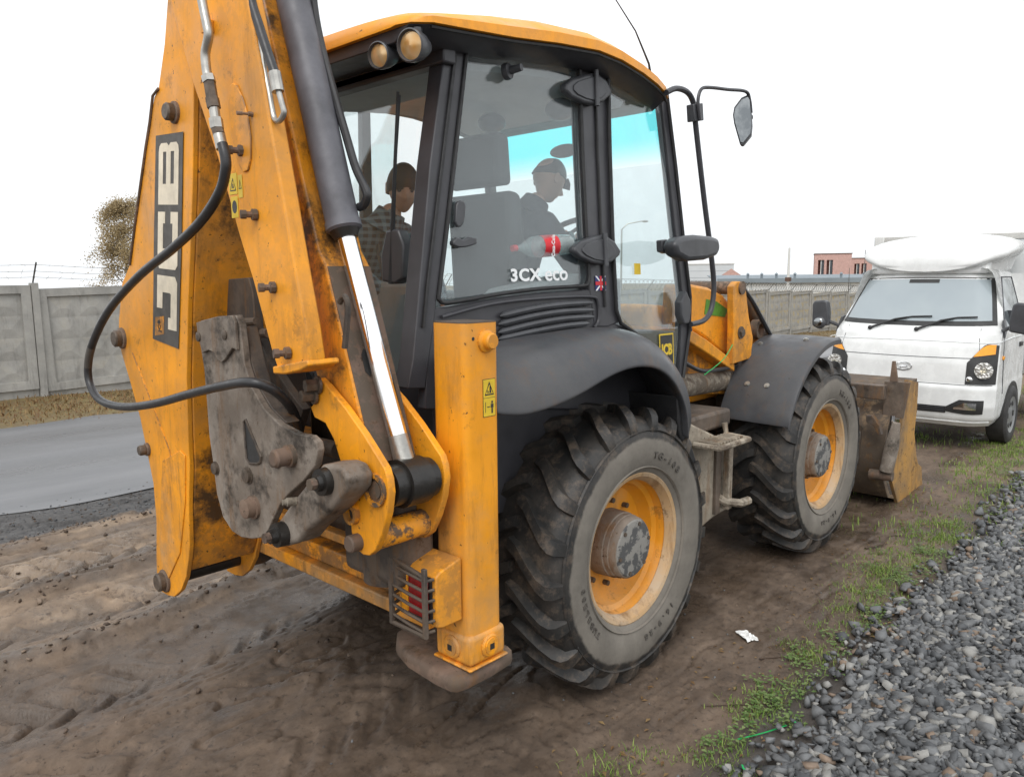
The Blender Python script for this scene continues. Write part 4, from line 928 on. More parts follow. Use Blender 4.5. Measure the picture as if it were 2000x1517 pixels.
part('left_console', MB().box(-.7, .5, .52, .70, 1.285, 1.95), 'interior_grey', cab, .02)
part('lever_tower', MB().prism([(-.82, -.38, 1.285), (-.55, -.38, 1.285), (-.60, -.38, 2.02), (-.78, -.38, 2.02)], (0, .5, 0)), 'interior_grey', cab, .03)
for y_ in (-.28, -.18, -.05, .05): part('control_lever', MB().tube([(-.69, y_, 2.02), (-.72, y_, 2.15), (-.71, y_, 2.2)], [.007, .007, .018], 8), 'black_plastic', cab)
part('rear_ledge', MB().box(-.86, -.45, .15, .68, 1.285, 1.80), 'interior_grey', cab, .03)
part('interior_mirror', MB().ball((.70, -.08, 2.80), .06, sc=(.4, 1.9, .7)), 'black_plastic', cab)
for y_ in (-.42, .1): part('ceiling_vent', MB().ball((.25, y_, 2.93), .085, sc=(1, 1, .7)), 'black_plastic', cab)

# ---------------------------------------------------------------- mirrors and grab rail
gr = part('grab_rail', MB().tube(catmull([(0.638, -0.840, 3.012), (0.741, -0.840, 3.050), (0.860, -0.840, 3.047), (0.929, -0.840, 2.991), (0.958, -0.840, 2.872), (1.072, -0.840, 2.479), (1.175, -0.840, 2.153), (1.217, -0.840, 1.968), (1.193, -0.840, 1.831), (1.109, -0.840, 1.766), (0.954, -0.840, 1.749)], 6), .016, 10), 'cab_black', L)
ma = part('mirror_arm', MB().tube(catmull([(0.932, -0.880, 2.902), (0.905, -0.880, 2.998), (0.935, -0.880, 3.069), (1.026, -0.880, 3.095), (1.242, -0.880, 3.119), (1.468, -0.880, 3.144), (1.525, -0.880, 3.104), (1.551, -0.880, 3.029)], 5), .010, 8), 'cab_black', L)
part('mirror_clamp', MB().prism([(0.878, -0.870, 2.985), (0.979, -0.870, 3.005), (0.995, -0.870, 2.912), (0.893, -0.870, 2.893)], (0, .05, 0)), 'black_plastic', ma, .005)
MRR = [(1.349, -0.860, 3.054), (1.450, -0.860, 3.114), (1.556, -0.860, 3.137), (1.586, -0.860, 3.117), (1.626, -0.860, 2.955), (1.617, -0.860, 2.892), (1.497, -0.860, 2.828), (1.456, -0.860, 2.830), (1.355, -0.860, 2.956), (1.332, -0.860, 3.007)]
mc = sum((Vector(p) for p in MRR), Vector()) / len(MRR)
def turned(pts, c, k): return [tuple(Vector((c.x + (p[0] - c.x) * .45, c.y + (p[0] - c.x) * k, p[2]))) for p in pts]
mr = part('mirror', MB().prism(turned(MRR, mc, -.22), (.05, .02, 0)), 'black_plastic', L, .012, 3)
part('mirror_glass', MB().prism([tuple(mc + (Vector(p) - mc) * .88 + Vector((-.006, -.004, 0))) for p in turned(MRR, mc, -.22)], (.004, .002, 0)), 'mirror_glass', mr)
part('mirror_ball', MB().ball(tuple(mc + Vector((.09, 0, .02))), .022), 'black_plastic', mr)
lm = [(0.534, -0.980, 2.205), (0.595, -0.980, 2.239), (0.755, -0.980, 2.258), (0.938, -0.980, 2.255), (1.016, -0.980, 2.246), (1.038, -0.980, 2.188), (1.004, -0.980, 2.147), (0.876, -0.980, 2.122), (0.680, -0.980, 2.112), (0.568, -0.980, 2.141)]
lo = part('low_mirror', MB().prism(lm, (0, .09, 0)), 'black_plastic', L, .025, 3)
part('mirror_stalk', MB().tube([(0.798, -0.900, 2.152), (0.666, -0.900, 2.183), (0.572, -0.900, 2.192)], [.018, .016, .02], 8), 'black_plastic', lo)
part('mirror_bracket', MB().prism([(0.561, -0.880, 2.226), (0.613, -0.880, 2.232), (0.676, -0.880, 2.218), (0.678, -0.880, 2.173), (0.616, -0.880, 2.155), (0.569, -0.880, 2.165)], (0, .04, 0)), 'black_plastic', lo, .006)
ho_ = [(0.864, -0.860, 1.949), (0.913, -0.860, 1.895), (0.927, -0.860, 1.835), (0.907, -0.860, 1.758), (0.850, -0.860, 1.755), (0.814, -0.860, 1.810), (0.810, -0.860, 1.886)]
part('door_handle', MB().prism(ho_, (0, .05, 0)), 'black_plastic', L, .01, 3)

# ---------------------------------------------------------------- loader end
la = part('loader_arm', MB().prism([(1.208, -0.620, 1.980), (1.346, -0.620, 1.979), (1.558, -0.620, 1.956), (1.757, -0.620, 1.904), (1.879, -0.620, 1.831), (1.931, -0.620, 1.736), (1.934, -0.620, 1.454), (1.768, -0.620, 1.503), (1.522, -0.620, 1.624), (1.295, -0.620, 1.705), (1.194, -0.620, 1.710)], (0, .14, 0)), 'yellow_paint', L, .02)
part('arm_rib', MB().prism([(1.121, -0.700, 1.729), (1.405, -0.700, 1.622), (1.794, -0.700, 1.449), (1.799, -0.700, 1.377), (1.410, -0.700, 1.535), (1.125, -0.700, 1.647)], (0, .12, 0)), 'yellow_paint', la, .008)
part('arm_web', MB().prism([(1.293, -0.600, 1.638), (2.010, -0.600, 1.372), (2.054, -0.600, 1.181), (1.310, -0.600, 1.267)], (0, .05, 0)), 'yellow_paint_greasy', la, .006)
part('pivot_tube', MB().cyl(tuple(Vector((1.817, -0.720, 1.949)) + Vector((0, -.012, 0))), tuple(Vector((1.817, -0.720, 1.949)) + Vector((0, .42, 0))), .045, 20), 'rusty_steel', la)
lp = part('lever_plate', MB().prism([(1.706, -0.720, 1.961), (1.762, -0.720, 1.994), (1.851, -0.720, 1.990), (1.885, -0.720, 1.937), (1.945, -0.720, 1.745), (2.019, -0.720, 1.598), (1.998, -0.720, 1.455), (1.727, -0.720, 1.435), (1.725, -0.720, 1.686)], (0, .05, 0)), 'yellow_paint', la, .006)
bolt(lp, (1.827, -0.722, 1.645), (0, -1, 0), .03, .02)
part('bucket_ram', MB().tube([(2.148, -0.550, 1.925), (2.410, -0.550, 1.701), (2.752, -0.550, 1.423)], [.035, .05, .05], 14), 'dark_steel', la)
part('loader_hose', MB().tube(catmull([(1.975, -0.660, 1.935), (2.123, -0.660, 1.838), (2.299, -0.660, 1.691), (2.446, -0.660, 1.569)], 4), .018, 8), 'hose_rubber', la)
part('ram_ring', MB().lathe([(.045, -.03), (.075, -.03), (.075, .03), (.045, .03)], (2.329, -0.600, 1.634), 'y', 20, True), 'rusty_steel', la)
bonnet = part('bonnet', MB().prism([(1.06, -.48, 1.15), (2.75, -.48, 1.15), (2.80, -.48, 1.62), (2.55, -.48, 1.74), (1.06, -.48, 1.86)], (0, .96, 0)), 'yellow_paint', L, .05, 3)
part('bonnet_decal', MB().prism([(1.5, -.6235, 1.78), (1.78, -.6235, 1.75), (1.82, -.6235, 1.80), (1.66, -.6235, 1.86), (1.52, -.6235, 1.88)], (0, .002, 0)), 'green_print', la)
# front mudguard: bent sheet with bolts
def arc(r, a0, a1, n, cx_=2.40, cz_=.735): return [(cx_ + r * math.cos(a), cz_ + r * math.sin(a)) for a in np.linspace(math.radians(a0), math.radians(a1), n)]
ao = arc(.815, 155, 82, 18)
ao = [(x_ - .02 * i / 17, z_ + .045 * i / 17) for i, (x_, z_) in enumerate(ao)]
secs = [[(x_, -.66, z_ + .004), (x_, -.9, z_ + .010), (x_, -1.13, z_), (x_, -1.158, z_ - .012), (x_, -1.160, z_ - .045), (x_, -1.150, z_ - .045), (x_, -1.148, z_ - .02), (x_, -.66, z_ - .008)] for x_, z_ in ao]
fg = part('front_fender', MB().loft(secs), 'dusty_plastic', L, .004)
for x_, y_ in ((1.80, -.80), (1.80, -.94), (2.13, -.72), (2.24, -1.00)):
    i = min(range(len(ao)), key=lambda j: abs(ao[j][0] - x_)); d_ = Vector((ao[i][0] - 2.4, 0, ao[i][1] - .735)).normalized()
    bolt(fg, (ao[i][0], y_, ao[i][1] + .008), d_, .013, .012, 'zinc')
part('fender_bracket', MB().box(2.0, 2.12, -.70, -.45, 1.0, 1.46), 'dark_steel', L, .01)
# bucket: shell, side plates, clam rams
bk = part('loader_bucket', MB().loft([[(4.42, y_, 1.10), (4.05, y_, 1.08), (3.78, y_, .98), (3.66, y_, .80), (3.62, y_, .55), (3.66, y_, .30), (3.80, y_, .13), (4.05, y_, .06), (4.78, y_, .045), (4.78, y_, .065), (4.06, y_, .085), (3.84, y_, .15), (3.70, y_, .32), (3.66, y_, .55), (3.70, y_, .79), (3.80, y_, .95), (4.06, y_, 1.05), (4.42, y_, 1.07)] for y_ in (-1.14, 1.14)]), 'muddy_steel', L)
SP = [(4.078, -1.160, 1.126), (4.397, -1.160, 1.070), (4.405, -1.160, 0.822), (4.374, -1.160, 0.610), (4.484, -1.160, 0.382), (4.549, -1.160, 0.293), (4.671, -1.160, 0.241), (4.757, -1.160, 0.000), (4.369, -1.160, -0.010), (4.243, -1.160, 0.027), (4.161, -1.160, -0.002), (4.029, -1.160, 0.023), (3.903, -1.160, 0.175), (3.782, -1.160, 0.322), (3.890, -1.160, 0.532), (4.005, -1.160, 0.716)]
part('side_plate', MB().prism(SP, (0, .03, 0)), 'bucket_paint', bk, .003)
part('side_plate', MB().prism([(x_, -y_, z_) for x_, y_, z_ in SP], (0, -.03, 0)), 'bucket_paint', bk, .003)
part('jaw_plate', MB().prism([(3.700, -1.086, 1.145), (3.700, -1.284, 1.150), (3.700, -1.247, 0.846), (3.700, -1.086, 0.853)], (.03, 0, 0)), 'dark_steel', bk, .004)
part('spike', MB().prism([(3.700, -1.126, 1.145), (3.700, -1.136, 1.317), (3.700, -1.160, 1.319), (3.700, -1.172, 1.251), (3.700, -1.190, 1.150)], (.03, 0, 0)), 'rusty_steel', bk, .004)
part('clam_ram', MB().tube([(3.560, -1.243, 0.831), (3.560, -1.219, 0.640), (3.560, -1.187, 0.419)], [.03, .055, .055], 14), 'worn_steel', bk)
part('ram_rod', MB().tube([(3.600, -1.196, 0.880), (3.600, -1.193, 0.802)], .022, 10), 'chrome', bk)
part('ram_pin', MB().tube([(3.580, -1.053, 0.366), (3.580, -1.231, 0.379)], .045, 14), 'rusty_steel', bk)
part('back_tube', MB().tube([(3.55, -.95, .62), (3.55, .95, .62)], .16, 20), 'dark_steel', bk)
part('back_bar', MB().box(3.60, 3.68, -1.12, 1.12, 1.0, 1.12), 'dark_steel', bk, .008)
part('back_rib', MB().prism([(3.520, -1.013, 0.870), (3.520, -1.062, 0.875), (3.520, -1.123, 0.797), (3.520, -1.143, 0.722), (3.520, -1.119, 0.719), (3.520, -1.075, 0.791), (3.520, -1.016, 0.818)], (.06, 0, 0)), 'dark_steel', bk, .004)
for s_ in (-1, 1): part('arm_beam', MB().loft([[(2.2, s_ * .50, 1.55), (2.2, s_ * .62, 1.55), (2.2, s_ * .62, 1.30), (2.2, s_ * .50, 1.30)], [(3.0, s_ * .50, 1.20), (3.0, s_ * .62, 1.20), (3.0, s_ * .62, .95), (3.0, s_ * .50, .95)], [(3.66, s_ * .50, .55), (3.66, s_ * .62, .55), (3.66, s_ * .62, .38), (3.66, s_ * .50, .38)]]), 'yellow_paint_greasy', L, .01)
# ---------------------------------------------------------------- rear frame, stabiliser legs
fr = part('rear_frame_beam', MB().box(-1.20, -1.04, -1.0, 1.0, .72, .80), 'yellow_paint_greasy', L, .008)
part('frame_lip', MB().box(-1.24, -1.05, -.98, .98, .655, .716), 'yellow_paint_dusty', fr, .008)
part('frame_top_beam', MB().box(-1.16, -1.02, -1.0, 1.0, 1.18, 1.30), 'yellow_paint_greasy', fr, .008)
part('frame_web', MB().box(-1.10, -1.04, -1.0, 1.0, .80, 1.18), 'dark_steel', fr)
part('frame_step', MB().box(-1.22, -1.165, -.62, .25, .86, .90), 'yellow_paint_dusty', fr, .006)
XL0, XL1, YL0, YL1, ZLB, ZLT = -1.192, -1.012, -1.166, -.977, .545, 1.868
def leg(sg):
    Y = lambda y: y if sg > 0 else -y
    def bx(x0, x1, y0, y1, z0, z1): a, b = sorted((Y(y0), Y(y1))); return MB().box(x0, x1, a, b, z0, z1)
    rc_ = .030; ring = []                                              # rolled corners, square-cut top
    for cx_, cy_, a0 in ((XL1 - rc_, YL1 - rc_, 0), (XL0 + rc_, YL1 - rc_, 90), (XL0 + rc_, YL0 + rc_, 180), (XL1 - rc_, YL0 + rc_, 270)):
        for q in range(6): t_ = math.radians(a0 + 18 * q); ring.append((cx_ + rc_ * math.cos(t_), Y(cy_ + rc_ * math.sin(t_)), ZLB + .10))
    lg = part('stabiliser_leg', MB().prism(ring, (0, 0, ZLT - ZLB - .10)), 'leg_paint', L, smooth=30)
    part('leg_cap', MB().prism([(x_, y_, ZLT + .0005) for x_, y_, z_ in ring], (0, 0, .004)), 'dark_steel', lg, smooth=30)
    part('leg_shoe', bx(XL0 - .010, XL1 + .010, YL0 - .010, YL1 + .004, ZLB, ZLB + .125), 'yellow_paint_dusty', lg, .022, 4)
    part('shoe_flange', bx(XL0 - .016, XL1 + .016, YL0 - .016, YL1 + .01, ZLB - .012, ZLB - .001), 'yellow_paint_dusty', lg, .006)
    # round access plugs on two faces
    for nm, c_, d_ in (('plug', ((XL0 - .010), Y(-1.075), ZLB + .062), (-1, 0, 0)), ('plug', (-1.095, Y(YL0 - .010), ZLB + .062), (0, -sg, 0))):
        c_ = Vector(c_); d_ = Vector(d_)
        po = part(nm, MB().tube([c_ - d_ * .01, c_ + d_ * .004, c_ + d_ * .010], [.047, .047, .040], 28), 'yellow_paint_dusty', lg)
        part('plug_ring', MB().tube([c_ + d_ * .009, c_ + d_ * .014], [.034, .033], 28), 'yellow_paint_dusty', po)
        u_ = Vector((0, 0, 1)); w_ = d_.cross(u_)
        part('plug_socket', MB().prism([c_ + d_ * .0142 + w_ * a + u_ * b for a, b in ((-.012, -.012), (.012, -.012), (.012, .012), (-.012, .012))], d_ * .001), 'black_print', po, smooth=0)
    # inner leg and foot pad
    part('inner_leg', bx(XL0 + .02, XL1 - .02, YL0 + .02, YL1 - .02, .50, ZLB + .02), 'rusty_steel', lg, .01)
    pad = []
    for dx, dy in ((-.185, .0), (-.20, -.02), (-.205, -.10), (-.19, -.30), (-.15, -.42), (-.08, -.50), (.02, -.52), (.10, -.48), (.16, -.36), (.15, -.15), (.14, -.02), (.12, .0), (0, .012), (-.14, .010)):
        pad.append((-1.07 + dx, Y(-1.16 - dy), .44))
    part('foot_pad', MB().loft([[(-1.07 + (x_ + 1.07) * k, y_ + (Y(-.93) - y_) * (1 - k), z_) for x_, y_, z0_ in pad] for k, z_ in ((.86, .458), (.97, .464), (1.0, .486), (.99, .512), (.93, .526))]), 'rusty_steel', lg, smooth=50, label='rusty rounded foot pad lifted off the ground')
    return lg
lg = leg(1); leg(-1)
part('leg_bracket', MB().box(-1.15, -1.06, -.98, -.95, 1.42, 1.66), 'yellow_paint', lg, .012)
# reflector boss and safety stickers on the right leg
bc = Vector((-1.085, YL0, 1.80))
bo = part('boss', MB().tube([bc + V(0, .01, 0), bc + V(0, -.008, 0), bc + V(0, -.012, 0), bc + V(0, -.014, 0), bc + V(0, -.034, 0), bc + V(0, -.040, 0)], [.045, .043, .036, .031, .031, .026], 28), 'yellow_paint', lg)
for dx in (-.066, .055): part('bolt_hole', MB().tube([bc + V(dx, -.0005, .012), bc + V(dx, -.0016, .012)], .007, 12), 'black_print', lg)
so = Vector((-1.072, YL0 - .0006, 1.585))
sk = flat('safety_sticker', [[(-.033, -.072), (.033, -.072), (.033, .072), (-.033, .072)]], 'black_print', lg, so, (1, 0, 0), (0, 0, 1), .0008)
flat('sticker_field', [[(-.031, .001), (.031, .001), (.031, .070), (-.031, .070)], [(-.031, -.070), (.031, -.070), (.031, -.001), (-.031, -.001)]], 'yellow_print', sk, so + V(0, -.0009, 0), (1, 0, 0), (0, 0, 1), .0006)
s2_ = so + V(0, -.0017, 0)
flat('warning_triangle', [[(-.024, .010), (.024, .010), (.020, .015), (-.020, .015)], [(-.024, .0105), (-.0195, .0155), (.0, .052), (0, .062)], [(.024, .0105), (0, .062), (.0, .052), (.0195, .0155)]], 'black_print', sk, s2_, (1, 0, 0), (0, 0, 1), .0005)
flat('warning_symbol', [[(.0, .018), (.010, .018), (.008, .040), (.002, .044)], [(-.010, .018), (-.004, .018), (-.004, .026), (-.010, .030)], [(.010, -.060), (.0135, -.060), (.0135, -.040), (.010, -.040)], [(.0145, -.060), (.018, -.060), (.018, -.040), (.0145, -.040)], [(.007, -.039), (.021, -.039), (.021, -.024), (.007, -.024)], [(.010, -.022), (.018, -.022), (.018, -.013), (.010, -.013)], [(-.022, -.055), (-.020, -.055), (-.020, -.015), (-.022, -.015)], [(-.012, -.036), (.004, -.036), (.004, -.033), (-.012, -.033)]], 'black_print', sk, s2_, (1, 0, 0), (0, 0, 1), .0005)
# tail lamp in a caged box on the leg
tl = part('tail_lamp', MB().prism([(-1.20, -1.135, .985), (-1.31, -1.135, .955), (-1.33, -1.135, .94), (-1.33, -1.135, .745), (-1.30, -1.135, .735), (-1.20, -1.135, .735)], (0, .22, 0)), 'yellow_paint', L, .006)
part('lamp_recess', MB().box(-1.333, -1.3305, -1.115, -.935, .755, .935), 'black_print', tl)
part('tail_lens', MB().box(-1.345, -1.334, -1.10, -.99, .77, .92), 'red_lens', tl, .006)
part('indicator_lens', MB().box(-1.345, -1.334, -.985, -.945, .77, .92), 'amber_lens', tl, .006)
def bar(p, q, r=.0075): return MB().tube([p, q], r, 6)
for z_ in (.735, .775, .815, .855, .895, .935):
    part('cage_bar', MB().tube([(-1.335, -1.128, z_), (-1.372, -1.120, z_), (-1.378, -1.03, z_ + .012), (-1.372, -.93, z_ + .02), (-1.335, -.918, z_ + .02)], .0065, 6), 'dark_steel', tl)
for y_ in (-1.122, -.925): part('cage_post', MB().box(-1.382, -1.366, y_ - .010, y_ + .010, .715, .985), 'dark_steel', tl, .003)
part('cage_rim', MB().tube([(-1.374, -1.122, .722), (-1.374, -.925, .722)], .009, 6), 'dark_steel', tl)
part('cage_rim', MB().tube([(-1.374, -1.122, .95), (-1.374, -.925, .985)], .009, 6), 'dark_steel', tl)

# ---------------------------------------------------------------- kingpost and boom foot (swung square to the machine)
XC = -1.415                                                                 # plane of the folded arm
kp = part('kingpost', MB().box(-1.38, -1.19, -.98, -.62, .86, 1.34), 'dark_steel', L, .03, 3)
part('kingpost_barrel', MB().cyl((-1.29, -.80, .84), (-1.29, -.80, 1.40), .10, 24), 'dark_steel', kp)
part('valve_block', MB().box(-1.30, -1.08, -.62, -.28, 1.22, 1.52), 'grease', kp, .02)
for k in range(5): part('valve_pipe', MB().tube(catmull([(-1.30, -.56 + k * .06, 1.50), (-1.33, -.54 + k * .05, 1.58 + .02 * k), (-1.28, -.40 + k * .05, 1.66), (-1.10, -.35 + k * .05, 1.62)], 5), .016, 8), 'hose_rubber', kp)
CL = [(-1.540, -0.746, 1.673), (-1.540, -0.794, 1.649), (-1.540, -0.902, 1.581), (-1.540, -1.010, 1.497), (-1.540, -1.074, 1.439), (-1.540, -1.126, 1.391), (-1.540, -1.141, 1.356), (-1.540, -1.147, 1.309), (-1.540, -1.132, 1.235), (-1.540, -1.099, 1.155), (-1.540, -1.057, 1.084), (-1.540, -1.020, 1.056), (-1.540, -0.983, 1.050), (-1.540, -0.940, 1.063), (-1.540, -0.916, 1.119), (-1.540, -0.911, 1.195), (-1.540, -0.914, 1.286), (-1.540, -0.868, 1.368), (-1.540, -0.826, 1.453), (-1.540, -0.777, 1.506), (-1.540, -0.706, 1.519), (-1.540, -0.682, 1.555), (-1.540, -0.711, 1.576), (-1.540, -0.723, 1.643)]
cl = part('clevis_plate', MB().prism(CL, (.03, 0, 0)), 'yellow_paint', kp, .004)
cl2 = part('clevis_plate', MB().prism(off(CL, (.255, 0, 0)), (.03, 0, 0)), 'yellow_paint', kp, .004)
rp = Vector((-1.540, -1.073, 1.308))                                       # lower ram pin
part('pin_recess', MB().tube([rp + V(-.002, 0, 0), rp + V(-.0005, 0, 0)], .058, 28), 'rusty_steel', cl)
part('pin_collar', MB().lathe([(.044, -.012), (.060, -.012), (.060, .01), (.044, .01)], rp, 'x', 28, True), 'yellow_paint_greasy', cl)
part('ram_pin', MB().tube([rp + V(-.006, 0, 0), rp + V(.30, 0, 0)], .032, 20), 'rusty_steel', cl)
part('ram_boss', MB().tube([rp + V(.045, 0, 0), rp + V(.24, 0, 0)], .074, 24), 'grease', kp)
part('rod_eye', MB().tube([rp + V(.10, 0, 0), rp + V(.20, 0, 0)], .088, 24), 'grease', kp)
h2_ = Vector((-1.540, -0.936, 1.195)); part('tube_hole', MB().lathe([(.024, -.022), (.038, -.022), (.040, .01), (.024, .01)], h2_, 'x', 20, True), 'yellow_paint', cl)
part('hole_dark', MB().tube([h2_ + V(-.003, 0, 0), h2_ + V(-.001, 0, 0)], .025, 16), 'black_print', cl)
lpn = Vector((-1.540, -0.958, 1.094)); part('lower_pin', MB().tube([lpn + V(-.045, 0, 0), lpn + V(-.040, 0, 0), lpn + V(.28, 0, 0)], [.026, .032, .032], 18), 'rusty_steel', cl)
sp0 = Vector((-1.510, -1.013, 1.118)); part('spacer_tube', MB().tube([sp0, sp0 + V(.225, 0, 0)], .050, 24), 'yellow_paint_greasy', kp)
for q in ((-1.545, -0.748, 1.647), (-1.545, -0.718, 1.606)): bolt(cl, q, (-1, .2, 0), .024, .05)
fb = part('fork_link', MB().tube([(-1.400, -0.367, 1.359), (-1.400, -0.647, 1.360)], .034, 16), 'dark_steel', kp)
part('fork_link', MB().tube([(-1.300, -0.263, 1.314), (-1.300, -0.607, 1.325)], .034, 16), 'dark_steel', kp)

# boom: main box with grease-stained inner side, running up beside the lift ram
pB, pM, pT = Vector((-1.415, -0.767, 2.208)), Vector(rp + V(.15, 0, 0)), Vector((-1.415, -0.450, 3.215))
def ram_y(z):
    a_, b_ = (pT, pB) if z > pB.z else (pB, pM); return a_.y + (b_.y - a_.y) * (z - a_.z) / (b_.z - a_.z)
BL = [(-1.500, -0.274, 3.220), (-1.500, -0.326, 2.985), (-1.500, -0.412, 2.706), (-1.500, -0.523, 2.315), (-1.500, -0.596, 2.006), (-1.500, -0.637, 1.735), (-1.500, -0.703, 1.603), (-1.500, -0.783, 1.456), (-1.500, -0.890, 1.356)]
BR = [(-1.50, ram_y(z_) + (.075 if z_ > 2.1 else .048), z_) for z_ in (1.38, 1.6, 1.9, 2.08, 2.14, 2.5, 2.9, 3.25)]
boom = part('boom', MB().prism(BL + BR, (.20, 0, 0)), 'yellow_paint_greasy', L, .010)
part('boom_side', MB().loft([[(x_ + .006, y_ - .004, z_), (x_ + .196, y_ - .004, z_), (x_ + .196, y_ - .001, z_), (x_ + .006, y_ - .001, z_)] for x_, y_, z_ in BR[:4]]), 'rusty_steel', boom)
part('boom_slot', MB().prism([(-1.44, ram_y(1.70) + .0425, 1.70), (-1.425, ram_y(1.68) + .0425, 1.68), (-1.41, ram_y(1.70) + .0425, 1.70), (-1.41, ram_y(1.76) + .0425, 1.76), (-1.425, ram_y(1.78) + .0425, 1.78), (-1.44, ram_y(1.76) + .0425, 1.76)], (0, -.002, 0)), 'black_print', boom)
part('boom_hook', MB().tube(catmull([(-1.530, -0.885, 1.950), (-1.530, -0.917, 1.972), (-1.530, -0.933, 1.936), (-1.530, -0.922, 1.865), (-1.530, -0.905, 1.791)], 4), .011, 8), 'dark_steel', boom)
bolt(boom, (-1.500, -0.544, 2.306), (-1, -.1, 0), .026, .03, 'yellow_paint_greasy')
# rear cover beam with rounded end and clamp bolts
CB = [(-1.660, 0.047, 3.261), (-1.660, -0.536, 3.110), (-1.660, -0.594, 2.995), (-1.660, -0.624, 2.882), (-1.660, -0.663, 2.728), (-1.660, -0.696, 2.576), (-1.660, -0.749, 2.366), (-1.660, -0.803, 2.124), (-1.660, -0.827, 2.026), (-1.660, -0.863, 1.887), (-1.660, -0.885, 1.764), (-1.660, -0.880, 1.743), (-1.660, -0.776, 1.717), (-1.660, -0.665, 1.713), (-1.660, -0.634, 1.767), (-1.660, -0.564, 1.933), (-1.660, -0.525, 2.027), (-1.660, -0.441, 2.193), (-1.660, -0.306, 2.496), (-1.660, -0.149, 2.780), (-1.660, -0.023, 3.053)]
cb = part('cover_beam', MB().prism(CB, (.065, 0, 0)), 'yellow_paint', L, .008)
part('beam_end', MB().prism(off([(-1.660, -0.651, 1.719), (-1.660, -0.884, 1.759), (-1.660, -0.892, 1.740), (-1.660, -0.836, 1.718), (-1.660, -0.733, 1.697), (-1.660, -0.655, 1.693)], (-.012, 0, 0)), (.13, 0, 0)), 'yellow_paint', cb, .006)
part('weld_patch', MB().prism(off([(-1.660, -0.444, 2.731), (-1.660, -0.468, 2.739), (-1.660, -0.497, 2.726), (-1.660, -0.535, 2.672), (-1.660, -0.564, 2.606), (-1.660, -0.575, 2.534), (-1.660, -0.567, 2.464), (-1.660, -0.544, 2.424), (-1.660, -0.513, 2.419), (-1.660, -0.472, 2.456), (-1.660, -0.432, 2.570), (-1.660, -0.426, 2.680)], (-.007, 0, 0)), (.008, 0, 0)), 'yellow_paint', cb, .004)
for p_, b_ in (((-1.665, -0.506, 2.497), .016), ((-1.662, -0.587, 2.613), .007), ((-1.665, -0.579, 2.265), .016), ((-1.665, -0.678, 2.005), .016), ((-1.665, -0.756, 1.775), .017)):
    q_ = Vector(p_); part('clamp_bolt', MB().tube([q_ + V(.005, 0, 0), q_ + V(-.012, .004, 0), q_ + V(-.013, .004, 0), q_ + V(-.030, .010, 0), q_ + V(-.031, .010, 0), q_ + V(-.05, .016, 0)], [b_ * 1.3, b_ * 1.3, b_ * .7, b_ * .7, b_, b_], 8), 'rusty_steel', cb, smooth=25)
# warning decals on the cover beam
dc = Vector((-1.661, -0.423, 2.353)); du = (Vector((-1.661, -0.371, 2.448)) - Vector((-1.661, -0.466, 2.254))); dr_ = Vector((0, -1, 0))
wd = flat('warning_decal', [[(-.034, -.004), (.028, -.004), (.028, .072), (-.034, .072)], [(-.026, -.09), (.026, -.09), (.026, -.012), (-.026, -.012)], [(.034, -.02), (.066, -.02), (.066, .062), (.034, .062)]], 'yellow_print', cb, dc, dr_, du, .001)
flat('decal_print', [[(-.026, .008), (.018, .008), (.018, .012), (-.026, .012)], [(-.026, .0125), (-.022, .0125), (-.002, .05), (-.004, .056)], [(.018, .0125), (-.004, .056), (-.002, .05), (.014, .0125)], [(-.010, .018), (.002, .018), (-.001, .034), (-.006, .034)], [(.040, .012), (.060, .012), (.060, .015), (.040, .015)], [(.040, .0155), (.043, .0155), (.051, .04), (.050, .045)], [(.060, .0155), (.050, .045), (.051, .04), (.057, .0155)]] + [[(.018 * math.cos(a), -.05 + .024 * math.sin(a)) for a in np.linspace(0, 6.0, 14)]], 'black_print', wd, dc + V(-.0011, 0, 0), dr_, du, .0006)
# lift ram: grey barrel, chrome rod
ram = part('lift_ram', MB().tube([pT, pB - (pB - pT).normalized() * .035, pB - (pB - pT).normalized() * .034, pB - (pB - pT).normalized() * .008, pB], [.063, .063, .067, .067, .057], 36), 'cylinder_grey', L)
part('gland', MB().tube([pB - (pB - pT).normalized() * .002, pB + (pM - pB).normalized() * .03], [.057, .042], 32), 'grease', ram)
part('rod', MB().tube([pB, pM - (pM - pB).normalized() * .17], .035, 36), 'chrome', ram)
part('rod_end', MB().tube([pM - (pM - pB).normalized() * .172, pM - (pM - pB).normalized() * .085, pM], [.0355, .038, .055], 32), 'zinc', ram)
part('ram_hose', MB().tube(catmull([(-1.360, -0.535, 3.171), (-1.360, -0.548, 3.041), (-1.360, -0.583, 2.905), (-1.360, -0.651, 2.728), (-1.360, -0.724, 2.552), (-1.360, -0.775, 2.436), (-1.360, -0.827, 2.361), (-1.360, -0.838, 2.331), (-1.360, -0.817, 2.304), (-1.360, -0.785, 2.295)], 6), .016, 10), 'hose_rubber', ram)

